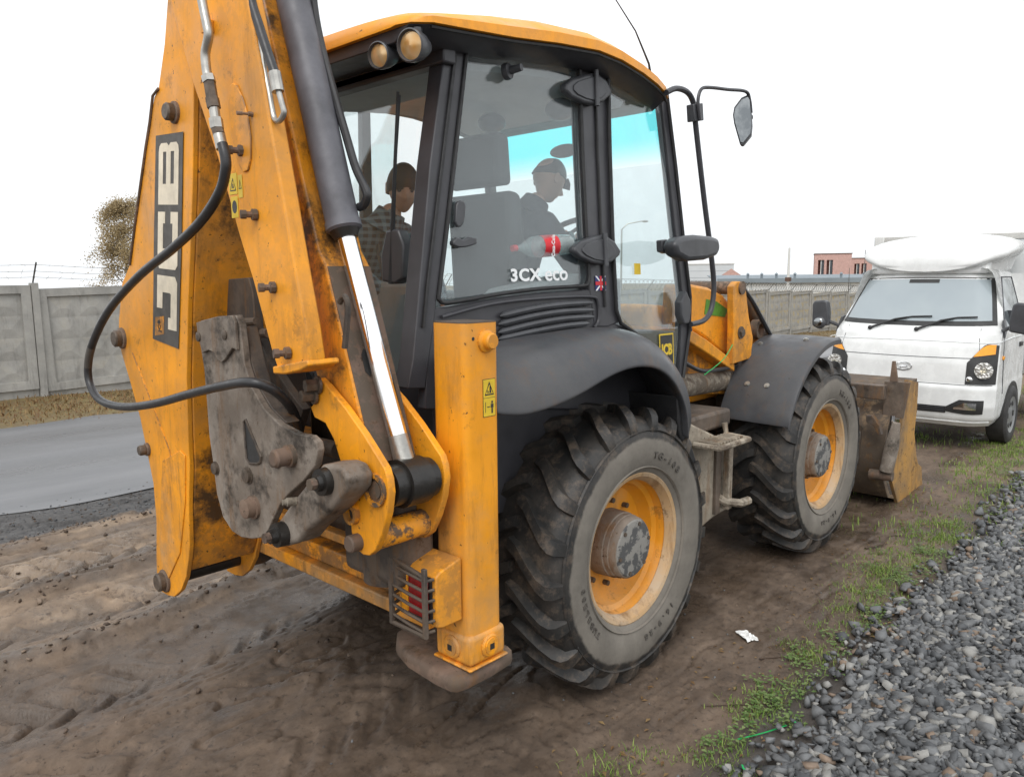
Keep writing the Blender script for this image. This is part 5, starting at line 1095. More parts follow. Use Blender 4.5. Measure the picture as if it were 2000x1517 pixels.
# ---------------------------------------------------------------- dipper with painted logo
DX = -1.62
DP_ = [(-1.620, 0.057, 3.274), (-1.620, 0.117, 3.172), (-1.620, 0.175, 3.010), (-1.620, 0.264, 2.846), (-1.620, 0.311, 2.820), (-1.620, 0.433, 2.631), (-1.620, 0.540, 2.427), (-1.620, 0.671, 2.211), (-1.620, 0.723, 2.108), (-1.620, 0.836, 2.021), (-1.620, 0.913, 1.844), (-1.620, 0.940, 1.747), (-1.620, 0.915, 1.671), (-1.620, 0.832, 1.528), (-1.620, 0.743, 1.359), (-1.620, 0.683, 1.177), (-1.620, 0.640, 1.041), (-1.620, 0.638, 0.851), (-1.620, 0.672, 0.659), (-1.620, 0.687, 0.536), (-1.620, 0.654, 0.479), (-1.620, 0.569, 0.479), (-1.620, 0.490, 0.494), (-1.620, 0.407, 0.549), (-1.620, 0.338, 0.635), (-1.620, 0.294, 0.742), (-1.620, 0.273, 0.812), (-1.620, 0.255, 0.998), (-1.620, 0.216, 1.189), (-1.620, 0.208, 1.342), (-1.620, 0.184, 1.603), (-1.620, 0.117, 1.941), (-1.620, 0.053, 2.200), (-1.620, -0.001, 2.435), (-1.620, -0.054, 2.731), (-1.620, -0.065, 2.800), (-1.620, -0.068, 2.975), (-1.620, -0.090, 3.236)]
dip = part('dipper', MB().prism(DP_, (.022, 0, 0)), 'yellow_paint', L, .003)
INN = [(-1.620, 0.345, 0.658), (-1.620, 0.300, 0.741), (-1.620, 0.255, 0.998), (-1.620, 0.216, 1.189), (-1.620, 0.208, 1.342), (-1.620, 0.184, 1.603), (-1.620, 0.117, 1.941), (-1.620, 0.053, 2.200), (-1.620, -0.001, 2.435), (-1.620, -0.054, 2.731), (-1.620, -0.065, 2.800), (-1.620, -0.068, 2.975), (-1.620, -0.090, 3.236), (-1.620, 0.012, 3.262), (-1.620, 0.176, 2.943), (-1.620, 0.406, 2.594), (-1.620, 0.643, 2.198), (-1.620, 0.808, 1.905), (-1.620, 0.843, 1.701), (-1.620, 0.733, 1.478), (-1.620, 0.607, 1.161), (-1.620, 0.560, 0.886), (-1.620, 0.550, 0.731), (-1.620, 0.483, 0.682)]
part('dipper_box', MB().prism(off([tuple(p) for p in INN], (.024, 0, 0)), (.33, 0, 0)), 'yellow_paint_greasy', dip, .006)
FARP = [tuple(p) for p in DP_]
part('dipper_far_plate', MB().prism(off(FARP, (.356, 0, 0)), (.022, 0, 0)), 'yellow_paint', dip, .003)
part('dipper_cross_tube', MB().tube([Vector((-1.620, 0.528, 0.584)) + V(.02, 0, 0), Vector((-1.620, 0.528, 0.584)) + V(.36, 0, 0)], .040, 20), 'grease', dip)
lipE = [(-1.625, 0.253, 2.844), (-1.625, 0.314, 2.824), (-1.625, 0.365, 2.720), (-1.625, 0.428, 2.619), (-1.625, 0.612, 2.292), (-1.625, 0.710, 2.108)]
part('edge_strip', MB().tube(lipE, .006, 6), 'rusty_steel', dip)
part('doubler_plate', MB().prism(off([(-1.620, 0.498, 1.178), (-1.620, 0.295, 1.258), (-1.620, 0.245, 1.242), (-1.620, 0.279, 1.018), (-1.620, 0.376, 0.747), (-1.620, 0.529, 0.578), (-1.620, 0.599, 0.586), (-1.620, 0.608, 0.744)], (-.006, 0, 0)), (.007, 0, 0)), 'yellow_paint_dusty', dip, .003)
part('fold_line', MB().tube([(-1.621, 0.767, 1.680), (-1.621, 0.558, 1.421), (-1.621, 0.416, 1.241), (-1.621, 0.380, 1.123)], .004, 6), 'yellow_paint', dip)
for pz, r_ in (((-1.620, 0.117, 2.726), .036), ((-1.620, 0.886, 1.747), .042), ((-1.620, 0.580, 0.554), .046), ((-1.620, 0.672, 1.208), .026)):
    q_ = Vector(pz)
    po = part('pin_boss', MB().tube([q_ + V(.01, 0, 0), q_ + V(-.010, 0, 0), q_ + V(-.014, 0, 0)], [r_ * 1.3, r_ * 1.25, r_ * 1.05], 26), 'rusty_steel', dip)
    part('pin_head', MB().tube([q_ + V(-.012, 0, 0), q_ + V(-.038, 0, 0), q_ + V(-.045, 0, 0)], [r_, r_, r_ * .82], 22), 'bolt_steel', po)
# logo panel, reading upwards
LG0 = [(-1.623, 0.313, 2.657), (-1.623, 0.047, 2.640), (-1.623, 0.131, 2.202), (-1.623, 0.236, 1.730), (-1.623, 0.505, 1.763), (-1.623, 0.413, 2.213)]
lgp = part('logo_panel', MB().prism(LG0, (-.0015, 0, 0)), 'grey_print', dip, smooth=0)
def quadmap(c, u, v):      # bilinear over the panel: u across (left->right), v up
    a, b, d, e = c; return (Vector(a) * (1 - u) + Vector(b) * u) * (1 - v) + (Vector(d) * (1 - u) + Vector(e) * u) * v
def strokes(rects): return [[(a, b), (c, b), (c, d), (a, d)] for a, b, c, d in rects]
# letters in (s along the word, t across: 0 foot, 1 head)
LET = {'J': strokes([(.10, .0, .70, .30), (.10, .3001, .30, .42), (.44, .72, .7199, 1.0)]) + [[(.7001, .0), (.90, .0), (1.0, .12), (1.0, 1.0), (.72, 1.0), (.72, .36), (.7001, .3001)]] ,
       'C': strokes([(.08, .0, 1.0, .26), (.08, .74, 1.0, 1.0)]) + [[(0, .10), (.0799, .0), (.0799, 1.0), (0, .90)], [(.08, .26001), (.36, .26001), (.36, .73999), (.08, .73999)], [(.80, .26001), (1.0, .26001), (1.0, .36), (.80, .36)], [(.80, .64), (1.0, .64), (1.0, .73999), (.80, .73999)]],
       'B': strokes([(0, 0, .34, 1.0), (.3401, 0, .86, .22), (.3401, .39, .86, .61), (.3401, .78, .86, 1.0)]) + [[(.8601, 0.0), (.95, .03), (1.0, .12), (1.0, .40), (.95, .50), (1.0, .60), (1.0, .88), (.95, .97), (.8601, 1.0)]]}
corner = ([(-1.623, 0.490, 1.780)][0], [(-1.623, 0.215, 1.763)][0], [(-1.623, 0.310, 2.644)][0], [(-1.623, 0.055, 2.625)][0])
for ch, v0, v1 in (('J', .02, .325), ('C', .36, .645), ('B', .68, .975)):
    mb = MB()
    for P in LET[ch]:
        pts_ = [quadmap(corner, .88 - t * .76, v0 + (v1 - v0) * s_) for s_, t in P]
        mb.prism([p_ + V(-.0017, 0, 0) for p_ in pts_], (-.0012, 0, 0))
    part('logo_letter', mb, 'faded_print', lgp, smooth=0)
sm = [quadmap(corner, u_, v_) + V(-.0017, 0, 0) for u_, v_ in ((.06, .0), (.40, .02), (.40, .115), (.06, .10))]
ss = part('logo_badge', MB().prism(sm, (-.001, 0, 0)), 'yellow_paint', lgp, smooth=0)
cs_ = sum(sm, Vector()) / 4; lettering('badge_lettering', 'JCB', .036, 'black_print', ss, cs_ + V(-.0022, 0, 0), (0, 0, 1), (0, 1, 0), .001)

# ---------------------------------------------------------------- bucket link plates, hanging between dipper and boom
PX0 = -1.66
KN = [(-1.660, -0.074, 1.867), (-1.660, -0.230, 1.890), (-1.660, -0.377, 1.898), (-1.660, -0.405, 1.860), (-1.660, -0.415, 1.774), (-1.660, -0.423, 1.709), (-1.660, -0.465, 1.627), (-1.660, -0.553, 1.551), (-1.660, -0.658, 1.505), (-1.660, -0.779, 1.485), (-1.660, -0.862, 1.488), (-1.660, -0.899, 1.472), (-1.660, -0.907, 1.444), (-1.660, -0.886, 1.385), (-1.660, -0.804, 1.316), (-1.660, -0.694, 1.245), (-1.660, -0.632, 1.194), (-1.660, -0.585, 1.136), (-1.660, -0.520, 1.054), (-1.660, -0.466, 1.025), (-1.660, -0.399, 1.006), (-1.660, -0.314, 0.993), (-1.660, -0.238, 1.001), (-1.660, -0.163, 1.047), (-1.660, -0.121, 1.139), (-1.660, -0.103, 1.280), (-1.660, -0.085, 1.388), (-1.660, -0.083, 1.540), (-1.660, -0.078, 1.669), (-1.660, -0.053, 1.785)]
HOLE = [(-1.660, -0.397, 1.483), (-1.660, -0.414, 1.493), (-1.660, -0.435, 1.463), (-1.660, -0.517, 1.360), (-1.660, -0.511, 1.341), (-1.660, -0.487, 1.329), (-1.660, -0.427, 1.321), (-1.660, -0.404, 1.336)]
lk = part('link_plate', MB().prism(KN, (.030, 0, 0)), 'worn_steel', L, .004, label='grey worn link plate with triangular slot')
part('plate_slot', MB().prism(off(HOLE, (-.0012, 0, 0)), (.001, 0, 0)), 'black_print', lk, smooth=0)
part('slot_rim', MB().tube(off(HOLE + [HOLE[0]], (-.002, 0, 0)), .006, 6), 'dark_steel', lk)
part('link_cap', MB().prism(off([(-1.660, -0.064, 1.860), (-1.660, -0.229, 1.886), (-1.660, -0.373, 1.898), (-1.660, -0.394, 1.871), (-1.660, -0.398, 1.765), (-1.660, -0.358, 1.770), (-1.660, -0.302, 1.727), (-1.660, -0.266, 1.708), (-1.660, -0.224, 1.717), (-1.660, -0.202, 1.745), (-1.660, -0.158, 1.751), (-1.660, -0.101, 1.735), (-1.660, -0.073, 1.797)], (-.014, 0, 0)), (.013, 0, 0)), 'worn_steel', lk, .003)
part('link_plate_far', MB().prism([(-1.440, 0.218, 2.032), (-1.440, -0.083, 2.042), (-1.440, -0.111, 1.983), (-1.440, -0.120, 1.830), (-1.440, -0.201, 1.702), (-1.440, -0.354, 1.584), (-1.440, -0.464, 1.510), (-1.440, -0.325, 1.275), (-1.440, 0.078, 1.212), (-1.440, 0.216, 1.675)], (.04, 0, 0)), 'dark_steel', lk, .004)
part('link_web', MB().prism(off([(-1.660, -0.376, 1.851), (-1.660, -0.423, 1.709), (-1.660, -0.465, 1.627), (-1.660, -0.553, 1.551), (-1.660, -0.658, 1.505), (-1.660, -0.625, 1.495), (-1.660, -0.521, 1.533), (-1.660, -0.420, 1.615), (-1.660, -0.369, 1.731)], (.031, 0, 0)), (.06, 0, 0)), 'dark_steel', lk, .004)
part('link_rod', MB().tube([(-1.500, -0.112, 1.854), (-1.500, -0.242, 1.863)], .017, 10), 'rusty_steel', lk)
part('link_rod', MB().tube([(-1.470, -0.129, 1.808), (-1.470, -0.282, 1.814)], .020, 10), 'rusty_steel', lk)
for pz, r_, h_ in (((-1.660, -0.079, 1.802), .020, .006), ((-1.660, -0.306, 1.820), .020, .006), ((-1.660, -0.131, 1.252), .024, .014), ((-1.660, -0.404, 1.268), .028, .018), ((-1.660, -0.439, 1.147), .038, .05), ((-1.660, -0.733, 1.399), .034, .075), ((-1.660, -0.630, 1.367), .026, .025)):
    q_ = Vector(pz); h_ = h_ + (.014 if r_ == .020 else 0)
    part('plate_bolt', MB().tube([q_ + V(.002, 0, 0), q_ + V(-h_ * .25, 0, 0), q_ + V(-h_ * .26, 0, 0), q_ + V(-h_ * .9, 0, 0), q_ + V(-h_, 0, 0)], [r_ * 1.25, r_ * 1.25, r_, r_, r_ * .75], 16), 'bolt_steel' if r_ < .03 else 'rusty_steel', lk, smooth=30)
# tapered knuckle casting below
TK = [(-1.660, -0.925, 1.395), (-1.660, -1.000, 1.408), (-1.660, -1.048, 1.405), (-1.660, -1.084, 1.372), (-1.660, -1.070, 1.325), (-1.660, -0.966, 1.235), (-1.660, -0.805, 1.127), (-1.660, -0.742, 1.071), (-1.660, -0.657, 1.035), (-1.660, -0.583, 1.038), (-1.660, -0.563, 1.062), (-1.660, -0.590, 1.105), (-1.660, -0.724, 1.226), (-1.660, -0.849, 1.331)]
tk = part('knuckle_link', MB().prism(TK, (.11, 0, 0)), 'worn_steel', L, .022, 4)
for pz, r_, h_ in (((-1.660, -0.952, 1.342), .050, .045), ((-1.660, -0.651, 1.086), .048, .06)):
    q_ = Vector(pz); po = part('knuckle_pin', MB().tube([q_ + V(.01, 0, 0), q_ + V(-h_ * .6, 0, 0), q_ + V(-h_ * .62, 0, 0), q_ + V(-h_, 0, 0)], [r_, r_ * .95, r_ * .62, r_ * .55], 20), 'grease', tk)
    part('pin_end', MB().tube([q_ + V(-h_, 0, 0), q_ + V(-h_ - .022, 0, 0)], r_ * .42, 8), 'rusty_steel', po, smooth=20)
q_ = Vector((-1.660, -0.742, 1.227)); part('grease_nipple', MB().tube([q_ + V(.01, 0, 0), q_ + V(-.03, .006, .004), q_ + V(-.031, .006, .004), q_ + V(-.045, .01, .005)], [.016, .016, .011, .011], 12), 'dusty_steel', tk)

# ---------------------------------------------------------------- hoses and steel pipes
hz = catmull([(-1.760, -0.548, 2.505), (-1.760, -0.565, 2.458), (-1.760, -0.559, 2.411), (-1.760, -0.504, 2.340), (-1.760, -0.342, 2.248), (-1.760, -0.084, 2.156), (-1.760, 0.264, 2.052), (-1.760, 0.630, 1.902), (-1.760, 0.869, 1.747), (-1.760, 0.977, 1.621), (-1.760, 0.973, 1.518), (-1.760, 0.842, 1.451), (-1.760, 0.557, 1.451), (-1.760, 0.204, 1.503), (-1.760, -0.156, 1.581), (-1.760, -0.424, 1.636), (-1.760, -0.629, 1.669)] + [(-1.710, -0.682, 1.652), (-1.640, -0.662, 1.600), (-1.560, -0.594, 1.528), (-1.470, -0.482, 1.428)], 8)
hose = part('hydraulic_hose', MB().tube(hz, .0185, 14), 'hose_rubber', L, smooth=60)
part('hose_scuff', MB().tube([p_ for p_ in hz[66:74]], .0189, 14, False), 'grey_print', hose)
sp_ = catmull([(-1.755, -0.445, 3.091), (-1.755, -0.453, 3.005), (-1.755, -0.479, 2.915), (-1.755, -0.485, 2.876), (-1.755, -0.455, 2.826), (-1.755, -0.455, 2.774), (-1.755, -0.465, 2.732)], 6)
part('steel_pipe', MB().tube(sp_, .0165, 12), 'zinc', L)
def fit(a, b, r, mat, n=6): return part('hose_fitting', MB().tube([a, b], r, n), mat, hose, smooth=25)
F = [(-1.757, -0.467, 2.746), (-1.757, -0.476, 2.723), (-1.757, -0.488, 2.669), (-1.757, -0.498, 2.633), (-1.757, -0.505, 2.597), (-1.757, -0.512, 2.562), (-1.757, -0.524, 2.539), (-1.757, -0.540, 2.489)]
for i, (r_, mt, n_) in enumerate(((.024, 'zinc', 6), (.021, 'bolt_steel', 6), (.024, 'bolt_steel', 6), (.018, 'zinc', 14), (.024, 'zinc', 6), (.022, 'bolt_steel', 6), (.021, 'zinc', 16))): fit(F[i], F[i + 1], r_, mt, n_)
part('clip_plate', MB().prism(off([(-1.660, -0.295, 2.993), (-1.660, -0.342, 2.983), (-1.660, -0.344, 2.936), (-1.660, -0.296, 2.939)], (-.03, 0, 0)), (.03, 0, 0)), 'yellow_paint', cb, .003)
h2 = part('boom_hose', MB().tube(catmull([(-1.640, -0.561, 3.092), (-1.640, -0.586, 2.993), (-1.640, -0.626, 2.908), (-1.640, -0.677, 2.805), (-1.640, -0.717, 2.729)], 6), .017, 12), 'hose_rubber', L)
part('crimp', MB().tube([(-1.640, -0.714, 2.736), (-1.640, -0.731, 2.670)], .021, 10), 'zinc', h2)
part('return_pipe', MB().tube(catmull([(-1.640, -0.729, 2.683), (-1.640, -0.753, 2.624), (-1.640, -0.761, 2.595), (-1.640, -0.735, 2.575), (-1.640, -0.709, 2.578), (-1.640, -0.691, 2.601), (-1.640, -0.671, 2.679), (-1.640, -0.646, 2.769), (-1.640, -0.631, 2.890)], 6), .010, 10), 'zinc', h2)
# ================================================================== white box truck facing the loader
T = thing('box_truck', 'small white cab-over box truck with roof wind deflector parked before the loader bucket', 'truck', (6.02, -.545, .13), math.pi)
def lerp(tab, z):
    for (z0, *a), (z1, *b) in zip(tab, tab[1:]):
        if z <= z1: t = max(0, (z - z0) / (z1 - z0)); return [p + (q - p) * t for p, q in zip(a, b)]
    return list(tab[-1][1:])
TAB = [(.28, .80, -.10), (.36, .855, -.02), (.50, .872, .02), (.70, .875, .02), (.74, .87, -.005), (.95, .87, -.03), (1.13, .865, -.075), (1.25, .858, -.13), (1.31, .85, -.20), (1.36, .835, -.255), (1.62, .765, -.46), (1.84, .70, -.625), (1.90, .675, -.70), (1.95, .63, -.85), (1.965, .55, -1.0)]
def TS(s, z, o=0.0):
    """skin of the truck front: s in -1..1 across, z height, o offset outwards"""
    w, f = lerp(TAB, z); y = s * (w + o)
    e = max(0.0, (abs(s) - .70) / .30)
    return (f + o - .045 * s * s - .17 * e ** 2.3, y, z)
def patch(ss, zlo, zhi, o, n=6):
    rows = []
    for i, s in enumerate(ss):
        a, b = zlo[i], zhi[i]; rows.append([TS(s, a + (b - a) * k / n, o) for k in range(n + 1)])
    return MB().loft(rows, closed=False)
zz = [q[0] for q in TAB]; ss = list(np.linspace(-1, 1, 41))
fine = sorted(set([round(v_, 3) for v_ in list(np.linspace(.28, 1.965, 44)) + zz]))
mb = MB(); mb.loft([[TS(s, z) for s in ss] for z in fine], closed=False)
for sg in (-1, 1):
    mb.loft([[TS(sg, z), (-.6, sg * lerp(TAB, z)[0], z), (-1.0, sg * lerp(TAB, z)[0], z), (-1.50, sg * lerp(TAB, z)[0], z)] for z in fine], closed=False)
top = [TS(s, 1.965) for s in ss]; mb.loft([top, [(-1.50, y, z + .01) for x, y, z in top]], closed=False)
mb.box(-1.52, -1.49, -.84, .84, .4, 1.9)
bodyT = part('cab', mb, 'white_enamel', T, smooth=40)
# windscreen with black border, recessed panels
S_ = list(np.linspace(-.95, .95, 25))
def bow(s, a, b): return a + b * s * s
ws = part('windscreen_border', patch(S_, [bow(s, 1.335, .02) for s in S_], [bow(s, 1.865, -.015) for s in S_], .004, 8), 'black_print', bodyT)
S2 = list(np.linspace(-.90, .90, 25))
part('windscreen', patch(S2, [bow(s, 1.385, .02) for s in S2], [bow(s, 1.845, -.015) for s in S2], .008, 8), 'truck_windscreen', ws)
part('sun_strip', patch(list(np.linspace(-.22, .22, 6)), [1.80] * 6, [1.842] * 6, .010, 2), 'black_print', ws)
for s0, s1 in ((.10, .74), (-.46, .22)):
    pv = Vector(TS(s0 - .02, 1.30, .03)); pa = Vector(TS(s0 + .25, 1.40, .035)); tip = Vector(TS(s1, 1.44, .03))
    wo_ = part('wiper', MB().tube([pv, pa, Vector(TS((s0 + s1) / 2 + .05, 1.425, .04))], [.014, .010, .007], 8), 'black_rubber', bodyT)
    part('wiper_blade', MB().tube([Vector(TS(s0 + .22, 1.395, .02)), Vector(TS((s0 + s1) / 2 + .1, 1.43, .022)), tip], .009, 6), 'black_rubber', wo_)
    part('wiper_pivot', MB().ball(pv, .024), 'black_rubber', wo_)
# shut lines, crease
def seam(name, pts, r=.0035, mat='truck_grey'): return part(name, MB().tube([TS(s, z, .0015) for s, z in pts], r, 5), mat, bodyT)
seam('crease', [(s, 1.185 - .012 * s * s) for s in np.linspace(-.97, .97, 30)], .005, 'white_panel')
seam('bonnet_seam', [(s, 1.01 + .012 * s * s) for s in np.linspace(-.74, .74, 24)])
seam('bumper_seam', [(s, .735) for s in np.linspace(-.96, .96, 30)])
for sg in (-1, 1): seam('corner_seam', [(sg * .80, 1.32), (sg * .80, 1.22), (sg * .815, 1.10)], .003)
# headlamps
for sg in (-1, 1):
    sl = [sg * q for q in np.linspace(.70, .985, 12)]
    lo_ = [.745] * 12; hi_ = [.97 + .20 * min(1, (k / 11) * 1.7) - .02 * (k / 11) ** 3 for k in range(12)]
    lo_ = [.745 + 0.0 * k for k in range(12)]
    hb = part('headlamp', patch(sl, lo_, hi_, .005, 6), 'black_print', bodyT)
    si = [sg * q for q in np.linspace(.755, .955, 10)]
    part('indicator', patch(si, [1.035 + .003 * k for k in range(10)], [1.035 + .125 * math.sin(min(1, k / 9 * 1.35) * math.pi / 2) for k in range(10)], .011, 4), 'amber_lens', hb)
    c_ = Vector(TS(sg * .86, .895, .022)); d_ = Vector((1, sg * .22, .06)).normalized()
    q_ = Vector((0, -1, 0)).rotation_difference(d_).to_matrix().to_4x4(); q_.translation = c_ + d_ * .006
    part('reflector', MB().lathe([(0, .0), (.03, -.004), (.080, -.013), (.086, -.011), (.086, .02), (0, .02)], n=28).xf(q_), 'lamp_facets', hb)
    part('lamp_bulb', MB().lathe([(0, -.03), (.022, -.026), (.028, -.01), (0, -.008)], n=16).xf(q_), 'lamp_glass', hb)
    c2 = Vector(TS(sg * .745, .80, .004)); q2 = q_.copy(); q2.translation = c2 + d_ * .006
    part('side_light', MB().lathe([(0, -.012), (.026, -.008), (.032, .0), (0, .004)], n=18).xf(q2), 'lamp_chrome', hb)
    # fog lamp recess
    sf = [sg * q for q in np.linspace(.52, .90, 12)]
    fgr = part('fog_lamp_bezel', patch(sf, [.425 + .02 * max(0, abs(k - 7) / 7) ** 2 for k in range(12)], [.50 + .08 * min(1, k / 4) for k in range(12)], .006, 4), 'black_print', bodyT)
    sf2 = [sg * q for q in np.linspace(.60, .83, 8)]
    part('fog_lamp', patch(sf2, [.475] * 8, [.475 + .02 + .055 * min(1, k / 3) for k in range(8)], .012, 3), 'lamp_chrome', fgr)
part('lower_grille', patch(list(np.linspace(-.52, .52, 16)), [.425] * 16, [.50] * 16, .005, 3), 'black_print', bodyT)
for z_ in (.445, .465, .485): part('grille_slat', MB().tube([TS(s, z_, .008) for s in np.linspace(-.5, .5, 12)], .004, 5), 'truck_grey', bodyT)
part('bumper_lip', MB().tube([TS(s, .335, .004) for s in np.linspace(-.97, .97, 24)], .010, 6), 'white_enamel', bodyT)
# oval emblem with slanted H
eo = Vector(TS(0, .90, .010))
em = part('emblem', MB().tube([eo + V(0, .088 * math.cos(t), .044 * math.sin(t)) for t in np.linspace(0, 2 * math.pi, 33)], .006, 6, False), 'lamp_chrome', bodyT)
for a, b in (((.045, -.030), (.028, .030)), ((-.030, -.030), (-.048, .030)), ((.036, .004), (-.038, -.004))): part('emblem_bar', MB().tube([eo + V(.002, a[0], a[1]), eo + V(.002, b[0], b[1])], .008, 6), 'lamp_chrome', em)
# side glass, door lines, handles, mirrors (both sides)
for sg in (-1, 1):
    W = lambda x_, z_, o=.004: (x_, sg * (lerp(TAB, z_)[0] + o), z_)
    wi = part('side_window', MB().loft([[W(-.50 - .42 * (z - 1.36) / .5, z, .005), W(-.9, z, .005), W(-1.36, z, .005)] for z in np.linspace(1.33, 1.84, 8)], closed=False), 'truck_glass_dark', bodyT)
    part('window_frame', MB().tube([W(-.46, 1.31), W(-.90, 1.86), W(-1.40, 1.86), W(-1.40, 1.31), W(-.46, 1.31)], .010, 6), 'truck_grey', bodyT)
    part('window_bar', MB().box(-.80, -.785, *sorted((sg * .80, sg * .86)), 1.34, 1.5), 'truck_grey', bodyT)
    part('door_seam', MB().tube([W(-.46, 1.31), W(-.42, 1.0), W(-.46, .62)], .004, 5), 'truck_grey', bodyT)
    part('door_crease', MB().tube([W(-.16, 1.18), W(-.8, 1.20), W(-1.45, 1.20)], .005, 5), 'white_panel', bodyT)
    part('door_handle', MB().box(-1.32, -1.20, *sorted((sg * .862, sg * .888)), 1.08, 1.13), 'black_print', bodyT, .006)
    part('side_repeater', MB().box(-.44, -.38, *sorted((sg * .866, sg * .884)), .99, 1.03), 'amber_lens', bodyT, .006)
    ar = part('mirror_arm', MB().tube([W(-.36, 1.30), (-.30, sg * .93, 1.34), (-.28, sg * 1.0, 1.42)], .020, 8), 'black_plastic', T)
    part('mirror_foot', MB().prism([W(-.36, 1.22, .006), W(-.50, 1.30, .006), W(-.52, 1.42, .006), W(-.42, 1.40, .006)], (0, sg * .02, 0)), 'black_plastic', ar, .005)
    mh = MB().loft([[(-.33 + dx, sg * y_, z_) for y_, z_ in ((.93, 1.30), (1.09, 1.27), (1.125, 1.30), (1.13, 1.55), (1.11, 1.59), (.99, 1.60), (.95, 1.58), (.93, 1.45))] for dx in (0, .06, .10)])
    part('mirror_shell', mh, 'black_plastic', ar, .02, 3)
    if sg < 0:
        part('round_mirror', MB().ball((-.24, sg * 1.03, 1.33), .075, sc=(.5, 1, 1)), 'black_plastic', ar)
        part('round_mirror_glass', MB().ball((-.215, sg * 1.04, 1.335), .055, sc=(.3, 1, 1)), 'mirror_glass', ar)
    # wheels, arches
    part('wheel_arch', MB().prism([W(-.95 + .41 * math.cos(a), max(.30, .30 + .41 * math.sin(a)), .003) for a in np.linspace(math.pi, 0, 18)], (0, sg * .004, 0)), 'black_print', T, smooth=0)  # flat black disc stands in for the shaded arch opening
    for xw in (-.95, -3.4):
        tw = part('wheel', MB().lathe([(.20, -.09), (.235, -.10), (.30, -.098), (.325, -.08), (.33, 0), (.325, .08), (.30, .098), (.235, .10), (.20, .09)], n=40, closed=True), 'road_tyre', T, loc=(xw, sg * .80, .33))
        part('wheel_disc', MB().lathe([(0, -.075), (.06, -.088), (.10, -.075), (.17, -.085), (.205, -.095), (.205, .095), (.17, .085), (.10, .075), (.06, .088), (0, .075)], n=40), 'wheel_silver', tw)
        for k in range(6):
            a = k * math.pi / 3; part('wheel_slot', MB().box(-.018, .018, *sorted((sg * .0835, sg * .0875)), -.03, .03).xf(Matrix.Translation((.135 * math.cos(a), 0, .135 * math.sin(a))) @ Matrix.Rotation(-a, 4, 'Y')), 'black_print', tw)
part('steering_wheel', MB().tube([(-.62 + .06 * math.sin(t), .38 + .17 * math.cos(t), 1.40 + .12 * math.sin(t)) for t in np.linspace(0, 6.283, 25)], .014, 6, False), 'black_plastic', bodyT)
# wind deflector, box body, chassis
def dring(x_, hw, z0, z1): return [(a_, b_, c_ + .13 * (b_ / .9) ** 2 * max(0, (z1 - c_) / (z1 - z0))) for a_, b_, c_ in dring0(x_, hw, z0, z1)]
def dring0(x_, hw, z0, z1): return [(x_, hw * math.copysign(abs(math.cos(t)) ** .75, math.cos(t)), z0 + (z1 - z0) * (.5 + .5 * math.copysign(abs(math.sin(t)) ** .9, math.sin(t)))) for t in np.linspace(0, 2 * math.pi, 28, endpoint=False)]
defl = part('wind_deflector', MB().loft([dring(-.60, .22, 1.96, 2.00), dring(-.60, .50, 1.925, 2.06), dring(-.66, .68, 1.915, 2.18), dring(-.84, .76, 1.88, 2.27), dring(-1.1, .79, 1.90, 2.34), dring(-1.45, .80, 1.92, 2.37), dring(-1.55, .77, 1.95, 2.35)]), 'white_enamel', T, smooth=60)
part('deflector_base', MB().loft([[(-.66, -.62, 1.90), (-.66, .62, 1.90), (-1.48, .68, 1.92), (-1.48, -.68, 1.92)], [(-.72, -.62, 2.08), (-.72, .62, 2.08), (-1.48, .76, 2.18), (-1.48, -.76, 2.18)]]), 'white_enamel', defl, .04, 3)
bx_ = part('cargo_box', MB().box(-4.9, -1.68, -.90, .90, .72, 2.36), 'white_panel', T, .01)
part('box_rail', MB().box(-4.91, -1.665, -.912, .912, 2.30, 2.375), 'aluminium', bx_, .006)
for sg in (-1, 1):
    part('box_corner', MB().box(-1.70, -1.655, *sorted((sg * .84, sg * .916)), .72, 2.30), 'aluminium', bx_, .006)
    part('corner_cap', MB().box(-1.72, -1.648, *sorted((sg * .80, sg * .922)), 2.26, 2.382), 'concrete_light', bx_, .01)
part('truck_chassis', MB().box(-4.8, -.35, -.36, .36, .38, .62), 'dark_steel', T)
part('truck_axle', MB().box(-1.02, -.88, -.8, .8, .26, .40), 'dark_steel', T)
# ================================================================== concrete panel fence along the road
FY = 12.3
def fz(x): return float(h_base(x, FY)) - .02
fence = thing('concrete_fence', 'long grey precast concrete panel fence with barbed wire beyond the asphalt road', 'fence', (1.1, FY, 0))
def panel_mesh(w, h, rows, cols):
    mb = MB(); t = .07
    mb.box(0, w, -.02, .05, 0, h)
    b = .15
    for (x0, x1, z0, z1) in ((0, w, h - .14, h + .002), (0, w, .16, .30), (0, b, .3, h - .14), (w - b, w, .3, h - .14)): mb.box(x0, x1, -t, -.02, z0, z1)
    cw = (w - 2 * b) / cols; rh = (h - .44) / rows
    for i in range(cols):
        for j in range(rows):
            x0, z0 = b + i * cw, .30 + j * rh
            n = len(mb.v); cx_, cz_ = x0 + cw / 2, z0 + rh * .42
            mb.v += [(x0, -.0205, z0), (x0 + cw, -.0205, z0), (x0 + cw, -.0205, z0 + rh), (x0, -.0205, z0 + rh), (cx_ - cw * .12, -.040, cz_), (cx_ + cw * .12, -.040, cz_)]
            mb.f += [(n, n + 1, n + 5, n + 4), (n + 1, n + 2, n + 5), (n + 2, n + 3, n + 4, n + 5), (n + 3, n, n + 4)]
    return mb.mesh('fence_panel', 'fence_concrete', 0)
PM = panel_mesh(2.28, 1.98, 4, 4)
pm = MB(); pm.box(-.055, .055, -.10, .06, -.3, 2.03); POSTM = pm.mesh('fence_post', 'fence_concrete', 0)
